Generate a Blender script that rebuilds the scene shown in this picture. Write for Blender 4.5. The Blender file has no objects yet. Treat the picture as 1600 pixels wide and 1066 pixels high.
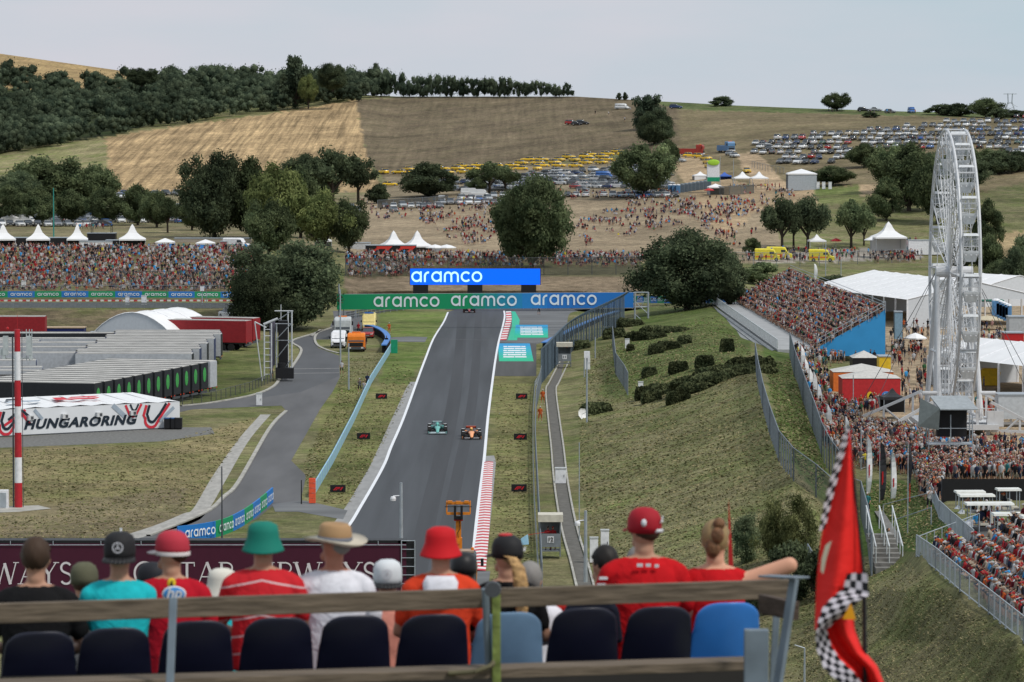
import bpy, bmesh, math, random
import numpy as np
from mathutils import Vector, Matrix, Euler
R = math.radians
random.seed(7); rng = np.random.default_rng(11)
sc = bpy.context.scene
col = sc.collection
# ---------------- camera, world, sun, exposure ----------------
H = 31.8; F = 6000.0; TH = math.atan(343.0/F)
cd = bpy.data.cameras.new('camera'); cam = bpy.data.objects.new('camera', cd); col.objects.link(cam)
cam.location = (0, 0, H); cam.rotation_euler = (math.pi/2-TH, 0, 0)
cd.sensor_width = 36; cd.lens = F/1600*36; cd.clip_end = 20000; cd.clip_start = 1
cd.dof.use_dof = True; cd.dof.focus_distance = 390; cd.dof.aperture_fstop = 7.0
sc.camera = cam
w = bpy.data.worlds.new('World'); sc.world = w; w.use_nodes = True
nt = w.node_tree; nt.nodes.clear()
def wn(t): return nt.nodes.new(t)
SUN_EL, SUN_AZ = 52, 125      # azimuth measured clockwise from +Y
sky = wn('ShaderNodeTexSky'); sky.sky_type = 'NISHITA'; sky.sun_disc = False
sky.sun_elevation = R(SUN_EL); sky.sun_rotation = R(SUN_AZ); sky.dust_density = 3.0; sky.air_density = 1.0
bg1 = wn('ShaderNodeBackground'); bg1.inputs[1].default_value = 0.05
bg2 = wn('ShaderNodeBackground'); bg2.inputs[1].default_value = .94
tc = wn('ShaderNodeTexCoord'); mp = wn('ShaderNodeMapping'); mp.inputs['Scale'].default_value = (5, 5, 22)
ns = wn('ShaderNodeTexNoise'); ns.inputs['Scale'].default_value = 1.3; ns.inputs['Detail'].default_value = 5; ns.inputs['Roughness'].default_value = .5
cr = wn('ShaderNodeValToRGB')
cr.color_ramp.elements[0].position = .35; cr.color_ramp.elements[0].color = (.57, .69, .77, 1)
cr.color_ramp.elements[1].position = .72; cr.color_ramp.elements[1].color = (.73, .73, .80, 1)
mx = wn('ShaderNodeMixShader'); mx.inputs[0].default_value = .86; out = wn('ShaderNodeOutputWorld')
L = nt.links.new
L(tc.outputs['Generated'], mp.inputs['Vector']); L(mp.outputs[0], ns.inputs['Vector']); L(ns.outputs['Fac'], cr.inputs[0]); L(cr.outputs[0], bg2.inputs[0])
L(sky.outputs[0], bg1.inputs[0]); L(bg1.outputs[0], mx.inputs[1]); L(bg2.outputs[0], mx.inputs[2]); L(mx.outputs[0], out.inputs[0])
sd = bpy.data.lights.new('sun', 'SUN'); sd.energy = 2.4; sd.angle = R(10); sd.color = (1, .95, .87)
sun = bpy.data.objects.new('sun', sd); col.objects.link(sun)
_a = R(SUN_AZ); _e = R(SUN_EL)
sundir = Vector((math.sin(_a)*math.cos(_e), math.cos(_a)*math.cos(_e), math.sin(_e)))
sun.rotation_euler = (-sundir).to_track_quat('-Z', 'Y').to_euler()
sun.location = (0, 0, 300)
sc.view_settings.view_transform = 'Standard'; sc.view_settings.look = 'None'; sc.view_settings.exposure = 0.08; sc.view_settings.gamma = 1
# ---------------- projection helpers (photo pixels 1600x1066 -> place) ----------------
def slope(v): return np.tan(TH + np.arctan((np.asarray(v, float)-533.0)/F))
def P(u, v, D, dz=0.0):
    ry = math.cos(TH) + math.sin(TH)*(533.0-v)/F
    return Vector(((u-800.0)/F*D/ry, D, H - D*float(slope(v)) + dz))
def X(u, D): return (u-800.0)/F*D
def Z(v, D): return H - D*float(slope(v))
# ground distance table -------------------------------------------------
UPK = {
 -300: [(75,2000),(245,1400),(300,1180),(330,1010),(392,745),(455,645)],
 0:   [(84,1950),(110,1800),(245,1350),(300,1180),(330,1010),(392,745),(455,645)],
 170: [(108,1900),(150,1700),(213,1380),(300,1170),(330,1010),(392,745),(455,645)],
 400: [(140,1750),(180,1450),(300,1160),(330,1000),(392,750),(455,645)],
 560: [(148,1600),(157,1500),(285,1190),(330,990),(400,775),(425,712),(455,682)],
 620: [(151,1550),(275,1200),(330,980),(400,775),(425,709),(455,680)],
 780: [(151,1500),(262,1200),(330,970),(400,775),(425,709),(455,680)],
 900: [(151,1450),(255,1190),(330,960),(400,775),(425,709),(455,680)],
 1000:[(157,1420),(245,1180),(300,1020),(330,950),(400,775),(425,709),(455,675)],
 1060:[(160,1400),(245,1150),(300,1010),(400,775),(455,665)],
 1150:[(165,1380),(230,1160),(260,1080),(300,1000),(400,780),(455,650)],
 1250:[(169,1360),(215,1170),(260,1070),(300,980),(400,790),(430,720),(455,670)],
 1400:[(174,1340),(205,1180),(255,1060),(300,960),(400,800),(455,680)],
 1600:[(179,1330),(190,1270),(255,1040),(300,960),(400,800),(455,680)],
 2000:[(184,1330),(195,1270),(255,1040),(300,960),(400,800),(455,680)],
}
LOK = {
 470: [(-300,3.2),(380,3.2),(480,1),(560,0),(950,0),(1010,1),(1110,3.0),(1180,2.6),(1240,2.4),(1320,1.5),(2000,1.5)],
 485: [(-300,3.0),(380,2.8),(440,.6),(500,0),(930,0),(990,1),(1110,3.0),(1180,2.4),(1240,2.2),(1310,1.5),(2000,1.5)],
 528: [(-300,0),(885,0),(930,.8),(1100,3.2),(1160,2.4),(1200,1.9),(1240,1.9),(1300,1.5),(2000,1.5)],
 560: [(-300,0),(880,0),(930,.8),(1150,4.9),(1185,4.3),(1215,3.2),(1250,2.5),(1300,1.5),(2000,1.5)],
 600: [(-300,0),(875,0),(1000,1.5),(1188,5.8),(1245,4.5),(1290,1.5),(2000,1.5)],
 700: [(-300,0),(890,0),(1215,5),(1280,3.5),(1310,1.5),(2000,1.5)],
 745: [(-300,0),(900,0),(1240,5),(1300,2.5),(1340,1.5),(1420,1.5),(1500,2),(2000,2)],
 800: [(-300,0),(910,0),(1270,4.5),(1310,2.5),(1370,2),(1440,4),(1480,7.6),(2000,8.3)],
 860: [(-300,0),(925,0),(1280,4),(1340,3),(1395,4.6),(1440,7.6),(1500,8.4),(2000,8.6)],
 920: [(-300,0),(935,0),(1280,3.5),(1330,4.2),(1420,6.8),(1500,8.1),(2000,8.6)],
 1000:[(-300,0),(950,0),(1250,2.5),(1330,3.5),(1590,8.2),(2000,8.5)],
 1066:[(-300,0),(980,0),(1250,2),(1300,3.2),(1600,6.8),(2000,8)],
 1200:[(-300,0),(980,0),(1250,2),(1300,3.2),(1600,5),(2000,6)],
}
uk = np.array(sorted(UPK)); lk = np.array(sorted(LOK))
def crest(u): return float(np.interp(u, uk, [UPK[k][0][0] for k in uk]))
def lowz(u, v):
    zs = [np.interp(u, *zip(*LOK[k])) for k in lk]
    return float(np.interp(v, lk, zs))
def upinv(u, v):
    i = int(np.clip(np.searchsorted(uk, u)-1, 0, len(uk)-2)); t = min(max((u-uk[i])/(uk[i+1]-uk[i]), 0), 1)
    r = []
    for k in (uk[i], uk[i+1]):
        a = UPK[int(k)]; vs = [p[0] for p in a]+[470]; ds = [1/p[1] for p in a]+[float(slope(470))/(H-lowz(k, 470))]
        r.append(np.interp(v, vs, ds))
    return r[0]*(1-t)+r[1]*t
def gD(u, v):
    if v >= 470: return (H-lowz(u, v))/float(slope(v))
    return 1/upinv(u, v)
def G(u, v, dz=0.0): return P(u, v, gD(u, v), dz)
# ---------------- materials ----------------
MATS = {}
def mat(name, c, rough=.7, metal=0, var=.12, vscale=3.0, bump=0, emit=0, alpha=1, spec=.3):
    if name in MATS: return MATS[name]
    m = bpy.data.materials.new(name); m.use_nodes = True; n = m.node_tree; b = n.nodes['Principled BSDF']
    b.inputs['Roughness'].default_value = rough; b.inputs['Metallic'].default_value = metal
    b.inputs['Specular IOR Level'].default_value = spec
    t = n.nodes.new('ShaderNodeTexNoise'); t.inputs['Scale'].default_value = vscale; t.inputs['Detail'].default_value = 4
    g = n.nodes.new('ShaderNodeNewGeometry'); n.links.new(g.outputs['Position'], t.inputs['Vector'])
    r = n.nodes.new('ShaderNodeMapRange'); r.inputs[1].default_value = .3; r.inputs[2].default_value = .7
    r.inputs[3].default_value = 1-var; r.inputs[4].default_value = 1+var
    n.links.new(t.outputs['Fac'], r.inputs[0])
    x = n.nodes.new('ShaderNodeVectorMath'); x.operation = 'SCALE'; x.inputs[0].default_value = c[:3]
    n.links.new(r.outputs[0], x.inputs['Scale']); n.links.new(x.outputs[0], b.inputs['Base Color'])
    if bump:
        bp = n.nodes.new('ShaderNodeBump'); bp.inputs['Strength'].default_value = bump; bp.inputs['Distance'].default_value = .05
        n.links.new(t.outputs['Fac'], bp.inputs['Height']); n.links.new(bp.outputs[0], b.inputs['Normal'])
    if emit:
        n.links.new(x.outputs[0], b.inputs['Emission Color']); b.inputs['Emission Strength'].default_value = emit
    if alpha < 1: b.inputs['Alpha'].default_value = alpha
    MATS[name] = m; return m
def srgb(r, g, b): 
    f = lambda x: ((x/255+.055)/1.055)**2.4 if x > 10 else x/255/12.92
    return (f(r), f(g), f(b))
white = mat('white_paint', (.72,.73,.76), .5)
grey = mat('galvanised_steel', (.36,.40,.44), .45, .3)
dgrey = mat('dark_steel', (.07,.075,.085), .5)
black = mat('black_plastic', (.012,.012,.014), .5)
red = mat('red_paint', (.45,.018,.02), .45)
orange = mat('orange_paint', (.75,.20,.02), .45)
yellow = mat('yellow_paint', (.72,.48,.03), .45)
blue = mat('blue_paint', (.02,.14,.55), .45)
green = mat('green_paint', (.01,.27,.14), .5)
glass = mat('window_glass', (.03,.035,.04), .08, 0, .05, spec=.8)
tyre = mat('tyre_rubber', (.012,.012,.012), .8)
concrete = mat('concrete', (.36,.35,.32), .9, 0, .22, .8, .3)
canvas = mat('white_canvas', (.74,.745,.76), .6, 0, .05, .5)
skinm = mat('skin', (.42,.23,.155), .6, 0, .06)
# ---------------- mesh builder ----------------
class MB:
    def __init__(s): s.v = []; s.f = []; s.m = []
    def add(s, vs, fs, mi=0):
        o = len(s.v); s.v += [tuple(p) for p in vs]; s.f += [tuple(i+o for i in f) for f in fs]; s.m += [mi]*len(fs); return s
    def box(s, c, d, mi=0, rz=0, M=None):
        x, y, z = d[0]/2, d[1]/2, d[2]/2; T = Matrix.Translation(c) @ Matrix.Rotation(rz, 4, 'Z')
        if M: T = M @ T
        vs = [T @ Vector((a*x, b*y, e*z)) for e in (-1,1) for a, b in ((-1,-1),(1,-1),(1,1),(-1,1))]
        return s.add(vs, [(3,2,1,0),(4,5,6,7),(0,1,5,4),(1,2,6,5),(2,3,7,6),(3,0,4,7)], mi)
    def tube(s, a, b, r0, r1=None, n=8, mi=0, cap=True):
        a = Vector(a); b = Vector(b); r1 = r0 if r1 is None else r1
        d = (b-a); 
        if d.length < 1e-6: return s
        q = d.to_track_quat('Z', 'Y').to_matrix()
        vs = [p + q @ Vector((r*math.cos(2*math.pi*i/n), r*math.sin(2*math.pi*i/n), 0)) for p, r in ((a,r0),(b,r1)) for i in range(n)]
        fs = [(i, (i+1)%n, n+(i+1)%n, n+i) for i in range(n)]
        if cap: fs += [tuple(range(n-1,-1,-1)), tuple(range(n, 2*n))]
        return s.add(vs, fs, mi)
    def path(s, pts, r, n=6, mi=0):
        for a, b in zip(pts[:-1], pts[1:]): s.tube(a, b, r, n=n, mi=mi)
        return s
    def lathe(s, c, prof, n=16, mi=0, sx=1, sy=1):
        c = Vector(c); k = len(prof)
        vs = [c + Vector((r*sx*math.cos(2*math.pi*i/n), r*sy*math.sin(2*math.pi*i/n), z)) for r, z in prof for i in range(n)]
        fs = [(j*n+i, j*n+(i+1)%n, (j+1)*n+(i+1)%n, (j+1)*n+i) for j in range(k-1) for i in range(n)]
        return s.add(vs, fs, mi)
    def loft(s, rings, mi=0, cap=True):
        n = len(rings[0]); vs = [p for r in rings for p in r]
        fs = [(j*n+i, j*n+(i+1)%n, (j+1)*n+(i+1)%n, (j+1)*n+i) for j in range(len(rings)-1) for i in range(n)]
        if cap: fs += [tuple(range(n-1,-1,-1)), tuple(range((len(rings)-1)*n, len(rings)*n))]
        return s.add(vs, fs, mi)
    def ellip(s, c, r, mi=0, n=12, k=7, M=None):
        c = Vector(c)
        rings = [[c + Vector((r[0]*math.sin(a)*math.cos(2*math.pi*i/n), r[1]*math.sin(a)*math.sin(2*math.pi*i/n), -r[2]*math.cos(a))) for i in range(n)]
                 for a in [math.pi*(j+.02)/(k+.04) for j in range(k+1)]]
        if M: rings = [[M @ p for p in q] for q in rings]
        return s.loft(rings, mi)
    def quad(s, a, b, c, d, mi=0): return s.add([a,b,c,d], [(0,1,2,3)], mi)
    def mesh(s, name, mats):
        m = bpy.data.meshes.new(name); m.from_pydata(s.v, [], s.f)
        for x in (mats if isinstance(mats, (list, tuple)) else [mats]): m.materials.append(x)
        m.polygons.foreach_set('material_index', s.m); m.update(); return m
    def build(s, name, mats, parent=None, smooth=False, loc=None, rz=0, bevel=0):
        m = s.mesh(name, mats); o = bpy.data.objects.new(name, m); col.objects.link(o)
        if smooth: m.polygons.foreach_set('use_smooth', [True]*len(m.polygons))
        if parent: o.parent = parent
        if loc is not None: o.location = loc; o.rotation_euler.z = rz
        if bevel:
            bv = o.modifiers.new('bevel', 'BEVEL'); bv.width = bevel; bv.segments = 2; bv.limit_method = 'ANGLE'
        return o
def tag(o, label=None, cat=None, group=None, kind=None):
    if label: o['label'] = label
    if cat: o['category'] = cat
    if group: o['group'] = group
    if kind: o['kind'] = kind
    return o
def thing(name, label, cat, loc=(0,0,0), rz=0, group=None):
    o = bpy.data.objects.new(name, None); col.objects.link(o); o.location = loc; o.rotation_euler.z = rz
    o.empty_display_size = .2
    return tag(o, label, cat, group)
def struct(o): o['kind'] = 'structure'; return o
def copy_tree(o, parent=None, **kw):
    c = o.copy(); col.objects.link(c); c.parent = parent
    for ch in list(o.children): copy_tree(ch, c)
    for k, v in kw.items(): setattr(c, k, v)
    return c
ORD = ['first','second','third','fourth','fifth','sixth','seventh','eighth','ninth','tenth','eleventh','twelfth','thirteenth','fourteenth','fifteenth','sixteenth','seventeenth','eighteenth','nineteenth','twentieth']
def ordn(i):
    if i < 20: return ORD[i]
    tens = ['twenty','thirty','forty','fifty','sixty','seventy','eighty','ninety'][(i+1)//10-2]
    k = (i+1) % 10
    return tens+'-'+ORD[k-1] if k else tens[:-1]+'ieth'
# ---------------- flat lettering ----------------
def ribbon(mb, pts, wd, M, mi, layer):
    n = len(pts); L_, R_ = [], []
    for i in range(n):
        a = Vector(pts[max(i-1,0)]); b = Vector(pts[min(i+1,n-1)])
        d = (b-a).normalized(); q = Vector((-d.y, d.x))*wd/2; p = Vector(pts[i])
        L_.append(M @ Vector((p.x+q.x, p.y+q.y, layer))); R_.append(M @ Vector((p.x-q.x, p.y-q.y, layer)))
    for i in range(n-1): mb.quad(R_[i], R_[i+1], L_[i+1], L_[i], mi)
def arc(cx, cy, r, a0, a1, n=10, ry=None):
    ry = ry or r
    return [(cx+r*math.cos(R(a0+(a1-a0)*i/n)), cy+ry*math.sin(R(a0+(a1-a0)*i/n))) for i in range(n+1)]
def aramco(mb, M, h, mi=0, st=.2, wmul=1.0):
    """lower-case word, x-height h, centred on M's origin (x right, y up, z out)"""
    S = M @ Matrix.Diagonal((h*wmul, h, 1, 1)); r = .5-st/2; x = 0; k = [0]
    def rb(pts): k[0] += 1; ribbon(mb, pts, st, S, mi, .004*k[0])
    tot = 1.1*2+.62+1.55+.95+1.0+.12*5; x = -tot/2
    for ch in 'aramco':
        if ch == 'a':
            rb(arc(x+.5, 0, r+.02, 35, 325, 16, r)); rb([(x+1.0-st/2, .5), (x+1.0-st/2, -.5)]); x += 1.1+.12
        elif ch == 'r':
            rb([(x+st/2, -.5), (x+st/2, .12)]+arc(x+.44, .06, .34, 170, 80, 6)); x += .62+.12
        elif ch == 'm':
            rb([(x+st/2, -.5)]+arc(x+st/2+.32, .08, .32, 180, 0, 10)+[(x+st/2+.64, -.5)])
            rb(arc(x+st/2+.96, .08, .32, 150, 0, 10)+[(x+st/2+1.28, -.5)]); x += 1.55+.12
        elif ch == 'c': rb(arc(x+.5, 0, r+.02, 42, 318, 16, r)); x += .95+.12
        else: rb(arc(x+.5, 0, r+.02, 0, 360, 20, r))
def frame_matrix(o, xdir, up=Vector((0,0,1))):
    x = Vector(xdir).normalized(); n = x.cross(up).normalized(); y = n.cross(x)
    return Matrix(((x.x,y.x,n.x,o[0]),(x.y,y.y,n.y,o[1]),(x.z,y.z,n.z,o[2]),(0,0,0,1)))
def text_mesh(txt, size, shear=0, offset=0, extr=.01, space=1):
    c = bpy.data.curves.new('lettering', 'FONT'); c.body = txt; c.size = size; c.shear = shear; c.offset = offset; c.extrude = extr
    c.align_x = 'CENTER'; c.align_y = 'CENTER'; c.space_character = space; c.resolution_u = 3
    o = bpy.data.objects.new('t', c); col.objects.link(o); bpy.context.view_layer.update()
    m = bpy.data.meshes.new_from_object(o); bpy.data.objects.remove(o); bpy.data.curves.remove(c); return m
def text(txt, size, M, m, parent=None, name='lettering', **kw):
    me = text_mesh(txt, size, **kw); me.materials.clear(); me.materials.append(m)
    o = bpy.data.objects.new(name, me); col.objects.link(o); o.matrix_world = M
    if parent: o.parent = parent; o.matrix_parent_inverse = parent.matrix_world.inverted()
    return o
def in_poly(us, vs, poly):
    us = np.asarray(us, float); vs = np.asarray(vs, float); c = np.zeros(us.shape, bool); n = len(poly)
    for i in range(n):
        x0, y0 = poly[i]; x1, y1 = poly[(i+1) % n]
        if y0 == y1: continue
        c ^= ((y0 > vs) != (y1 > vs)) & (us < (x1-x0)*(vs-y0)/(y1-y0)+x0)
    return c
# ---------------- terrain ----------------
def build_terrain():
    us = np.concatenate([np.arange(-700, -40, 30), np.arange(-40, 1640, 5), np.arange(1640, 2300, 30)])
    vs = np.concatenate([np.arange(84, 200, 3.0), np.arange(200, 560, 3.0), np.arange(560, 1068, 4.0), [1072, 1100, 1150, 1200]])
    nu = len(us); V = []; C = []; UV = []
    zones = [  # polygon in photo pixels, base colour (albedo), stripe
      ([(-300,60),(230,60),(230,140),(-300,140)], (.33,.235,.12), .2),
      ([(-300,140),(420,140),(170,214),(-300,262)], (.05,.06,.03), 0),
      ([(-400,246),(0,246),(168,213),(168,305),(-400,305)], (.25,.22,.12), .2),
      ([(166,214),(300,194),(420,178),(556,156),(564,200),(574,250),(600,305),(190,305),(170,270)], (.37,.265,.145), 1),
      ([(556,156),(640,152),(900,150),(1000,156),(1060,160),(1060,245),(980,240),(600,280),(574,250)], (.150,.118,.078), .4),
      ([(1000,155),(1700,178),(1700,200),(1200,178),(1060,170)], (.115,.13,.06), 0),
      ([(1060,172),(1700,188),(1700,300),(1060,300)], (.18,.145,.088), .15),
      ([(-300,300),(600,300),(600,395),(-300,395)], (.20,.17,.105), 0),
      ([(560,305),(1190,290),(1230,400),(1200,412),(540,404)], (.27,.215,.145), .1),
      ([(600,278),(980,245),(1060,240),(1060,310),(600,318)], (.22,.18,.12), .1),
      ([(1040,245),(1085,240),(1110,262),(1150,285),(1400,290),(1400,300),(1180,330),(1130,380),(1080,300)], (.36,.27,.17), 0),
      ([(1150,240),(1185,240),(1240,300),(1180,300)], (.38,.285,.185), 0),
      ([(1270,290),(1340,290),(1350,320),(1280,320)], (.16,.17,.07), 0),
      ([(1530,300),(1700,262),(1700,350),(1540,345)], (.15,.14,.075), 0),
      ([(1180,395),(1440,385),(1440,405),(1180,412)], (.36,.33,.29), 0),
      ([(1560,365),(1700,350),(1700,420),(1540,420)], (.3,.23,.13), 0),
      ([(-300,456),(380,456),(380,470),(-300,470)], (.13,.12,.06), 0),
      ([(-300,484),(385,484),(400,520),(380,530),(-300,530)], (.17,.135,.085), 0),
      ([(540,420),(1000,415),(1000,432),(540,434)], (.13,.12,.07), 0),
      ([(540,434),(1000,432),(1000,482),(540,482)], (.20,.155,.105), 0),
      ([(1330,556),(1385,470),(1700,440),(1700,757),(1500,748),(1440,745),(1300,700),(1290,600),(1380,545)], (.34,.265,.18), 0),
      ([(-300,530),(400,515),(400,560),(260,640),(-300,700)], (.12,.12,.115), 0),
      ([(310,560),(420,530),(460,530),(400,620),(300,632)], (.13,.135,.055), 0),
      ([(590,486),(700,486),(640,600),(590,640),(600,540)], (.15,.175,.06), 0),
      ([(1345,752),(1430,752),(1470,800),(1520,850),(1340,870)], (.085,.125,.035), 0),
      ([(1000,480),(1180,480),(1170,560),(1000,620),(930,620)], (.115,.135,.05), 0),
      ([(1190,540),(1245,540),(1290,730),(1290,790),(1220,700)], (.105,.135,.045), 0),
      ([(775,500),(850,500),(838,910),(760,910)], (.20,.185,.085), 0),
      ([(500,600),(640,600),(560,790),(490,790)], (.19,.18,.08), 0),
      ([(-40,705),(250,692),(410,650),(300,795),(180,838),(-40,845)], (.225,.19,.10), 0),
      ([(0,840),(290,845),(290,760),(0,800)], (.20,.165,.10), 0),
    ]
    dryc = {0:.8,3:1,4:.75,6:.7,7:.3,8:1,9:1,10:1,11:1,14:1,15:1,18:.8,19:1,20:1,29:.35,30:.6,27:.2}
    base = (.185, .170, .09)
    for j, v in enumerate(vs):
        for u in us:
            cu = crest(u); vv = v if v >= 200 else cu + (v-84)/116*(200-cu)
            V.append(G(u, vv)); UV.append((u, vv))
    # beyond the crest and towards the viewer
    rows_back = []
    for dD, dz in ((6000, -90), (900, -35), (300, -10), (60, -1.2)):
        r = []
        for u in us:
            p = G(u, crest(u)); k = (p.y+dD)/p.y
            r.append(Vector((p.x*k, p.y+dD, p.z+dz)))
        rows_back.append(r)
    front = []
    for Y, zz, lim in ((150, 1.5, 6.5), (110, 6, 8), (80, 11.5, 12), (45, 18, 18), (28, 22.5, 22.5), (5, 26, 26), (-60, 27, 27)):
        front.append([Vector(((u-800)/F*171*(1.0 if Y > 60 else 1.0)*1.0, Y, min(zz if u < 1000 else lim, Z(1066, Y)-1.5 if Y > 30 else zz))) for u in us])
    allv = [p for r in rows_back for p in r] + V + [p for r in front for p in r]
    UV = [(u, 0) for _ in rows_back for u in us] + UV + [(u, 1300) for _ in front for u in us]
    nr = len(rows_back)+len(vs)+len(front)
    fs = [(j*nu+i, (j+1)*nu+i, (j+1)*nu+i+1, j*nu+i+1) for j in range(nr-1) for i in range(nu-1)]
    me = bpy.data.meshes.new('ground'); me.from_pydata(allv, [], fs); me.update()
    UV = np.array(UV); jit = rng.normal(0, 1.3, UV.shape); jit[:, 1] *= .6
    cols = np.tile(np.array(base+(0.,)), (len(UV), 1))
    dry = np.zeros(len(UV), np.float32)
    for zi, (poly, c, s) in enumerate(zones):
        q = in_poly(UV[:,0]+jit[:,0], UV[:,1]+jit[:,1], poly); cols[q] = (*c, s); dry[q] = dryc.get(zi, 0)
    a = me.color_attributes.new('Col', 'FLOAT_COLOR', 'POINT'); a.data.foreach_set('color', cols.ravel().astype(np.float32))
    a2 = me.attributes.new('dry', 'FLOAT', 'POINT'); a2.data.foreach_set('value', dry)
    me.polygons.foreach_set('use_smooth', [True]*len(me.polygons))
    o = bpy.data.objects.new('ground', me); col.objects.link(o); struct(o)
    m = bpy.data.materials.new('ground_grass'); m.use_nodes = True; n = m.node_tree; b = n.nodes['Principled BSDF']; K = n.links.new
    b.inputs['Roughness'].default_value = .95; b.inputs['Specular IOR Level'].default_value = .1
    A = n.nodes.new('ShaderNodeVertexColor'); A.layer_name = 'Col'
    g = n.nodes.new('ShaderNodeNewGeometry')
    def noise(scale, det=5, rough=.6, sc3=None, dist=0):
        t = n.nodes.new('ShaderNodeTexNoise'); t.inputs['Scale'].default_value = scale; t.inputs['Detail'].default_value = det; t.inputs['Roughness'].default_value = rough
        t.inputs['Distortion'].default_value = dist
        if sc3:
            mpp = n.nodes.new('ShaderNodeMapping'); mpp.inputs['Scale'].default_value = sc3; K(g.outputs['Position'], mpp.inputs['Vector']); K(mpp.outputs[0], t.inputs['Vector'])
        else: K(g.outputs['Position'], t.inputs['Vector'])
        return t.outputs['Fac']
    def rngn(f, a, b_, lo=.3, hi=.7):
        r = n.nodes.new('ShaderNodeMapRange'); r.inputs[1].default_value = lo; r.inputs[2].default_value = hi; r.inputs[3].default_value = a; r.inputs[4].default_value = b_; K(f, r.inputs[0]); return r.outputs[0]
    def mul(a, b_):
        r = n.nodes.new('ShaderNodeMath'); r.operation = 'MULTIPLY'; K(a, r.inputs[0]); K(b_, r.inputs[1]); return r.outputs[0]
    n1 = rngn(noise(.05, 6), .66, 1.34); n2 = rngn(noise(.6, 6, .75), .5, 1.5); n3 = rngn(noise(4.5, 4, .8), .55, 1.45)
    n4 = rngn(noise(1, 5, .7, (.25, 1.6, 1)), .85, 1.16)
    val = mul(mul(n1, n2), mul(n3, n4))
    stripe = rngn(noise(1, 4, .7, (.55, .012, .0)), .55, 1.35, .35, .65)
    sm = n.nodes.new('ShaderNodeMix'); sm.data_type = 'FLOAT'; K(A.outputs['Alpha'], sm.inputs[0]); sm.inputs[2].default_value = 1; K(stripe, sm.inputs[3])
    val = mul(val, sm.outputs[0])
    # green patches vs straw
    gp = rngn(noise(.12, 6, .65), 0, 1, .42, .66)
    at = n.nodes.new('ShaderNodeAttribute'); at.attribute_name = 'dry'; inv = n.nodes.new('ShaderNodeMath'); inv.operation = 'SUBTRACT'; inv.inputs[0].default_value = 1; K(at.outputs['Fac'], inv.inputs[1]); gp = mul(gp, inv.outputs[0])
    hs = n.nodes.new('ShaderNodeVectorMath'); hs.operation = 'MULTIPLY'; hs.inputs[1].default_value = (.62, .82, .5); K(A.outputs['Color'], hs.inputs[0])
    mg = n.nodes.new('ShaderNodeMix'); mg.data_type = 'RGBA'; K(gp, mg.inputs[0]); K(A.outputs['Color'], mg.inputs[6]); K(hs.outputs[0], mg.inputs[7])
    sp = rngn(noise(.33, 6, .75, None, .6), 0, .75, .5, .7)
    hs2 = n.nodes.new('ShaderNodeVectorMath'); hs2.operation = 'MULTIPLY'; hs2.inputs[1].default_value = (1.35, 1.28, 1.3); K(mg.outputs[2], hs2.inputs[0])
    mg2 = n.nodes.new('ShaderNodeMix'); mg2.data_type = 'RGBA'; K(sp, mg2.inputs[0]); K(mg.outputs[2], mg2.inputs[6]); K(hs2.outputs[0], mg2.inputs[7])
    x = n.nodes.new('ShaderNodeVectorMath'); x.operation = 'SCALE'; K(mg2.outputs[2], x.inputs[0]); K(val, x.inputs['Scale']); K(x.outputs[0], b.inputs['Base Color'])
    bp = n.nodes.new('ShaderNodeBump'); bp.inputs['Strength'].default_value = .9; bp.inputs['Distance'].default_value = .25; K(noise(1.8, 6, .75), bp.inputs['Height']); K(bp.outputs[0], b.inputs['Normal'])
    me.materials.append(m); MATS['ground_grass'] = m
build_terrain()
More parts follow.
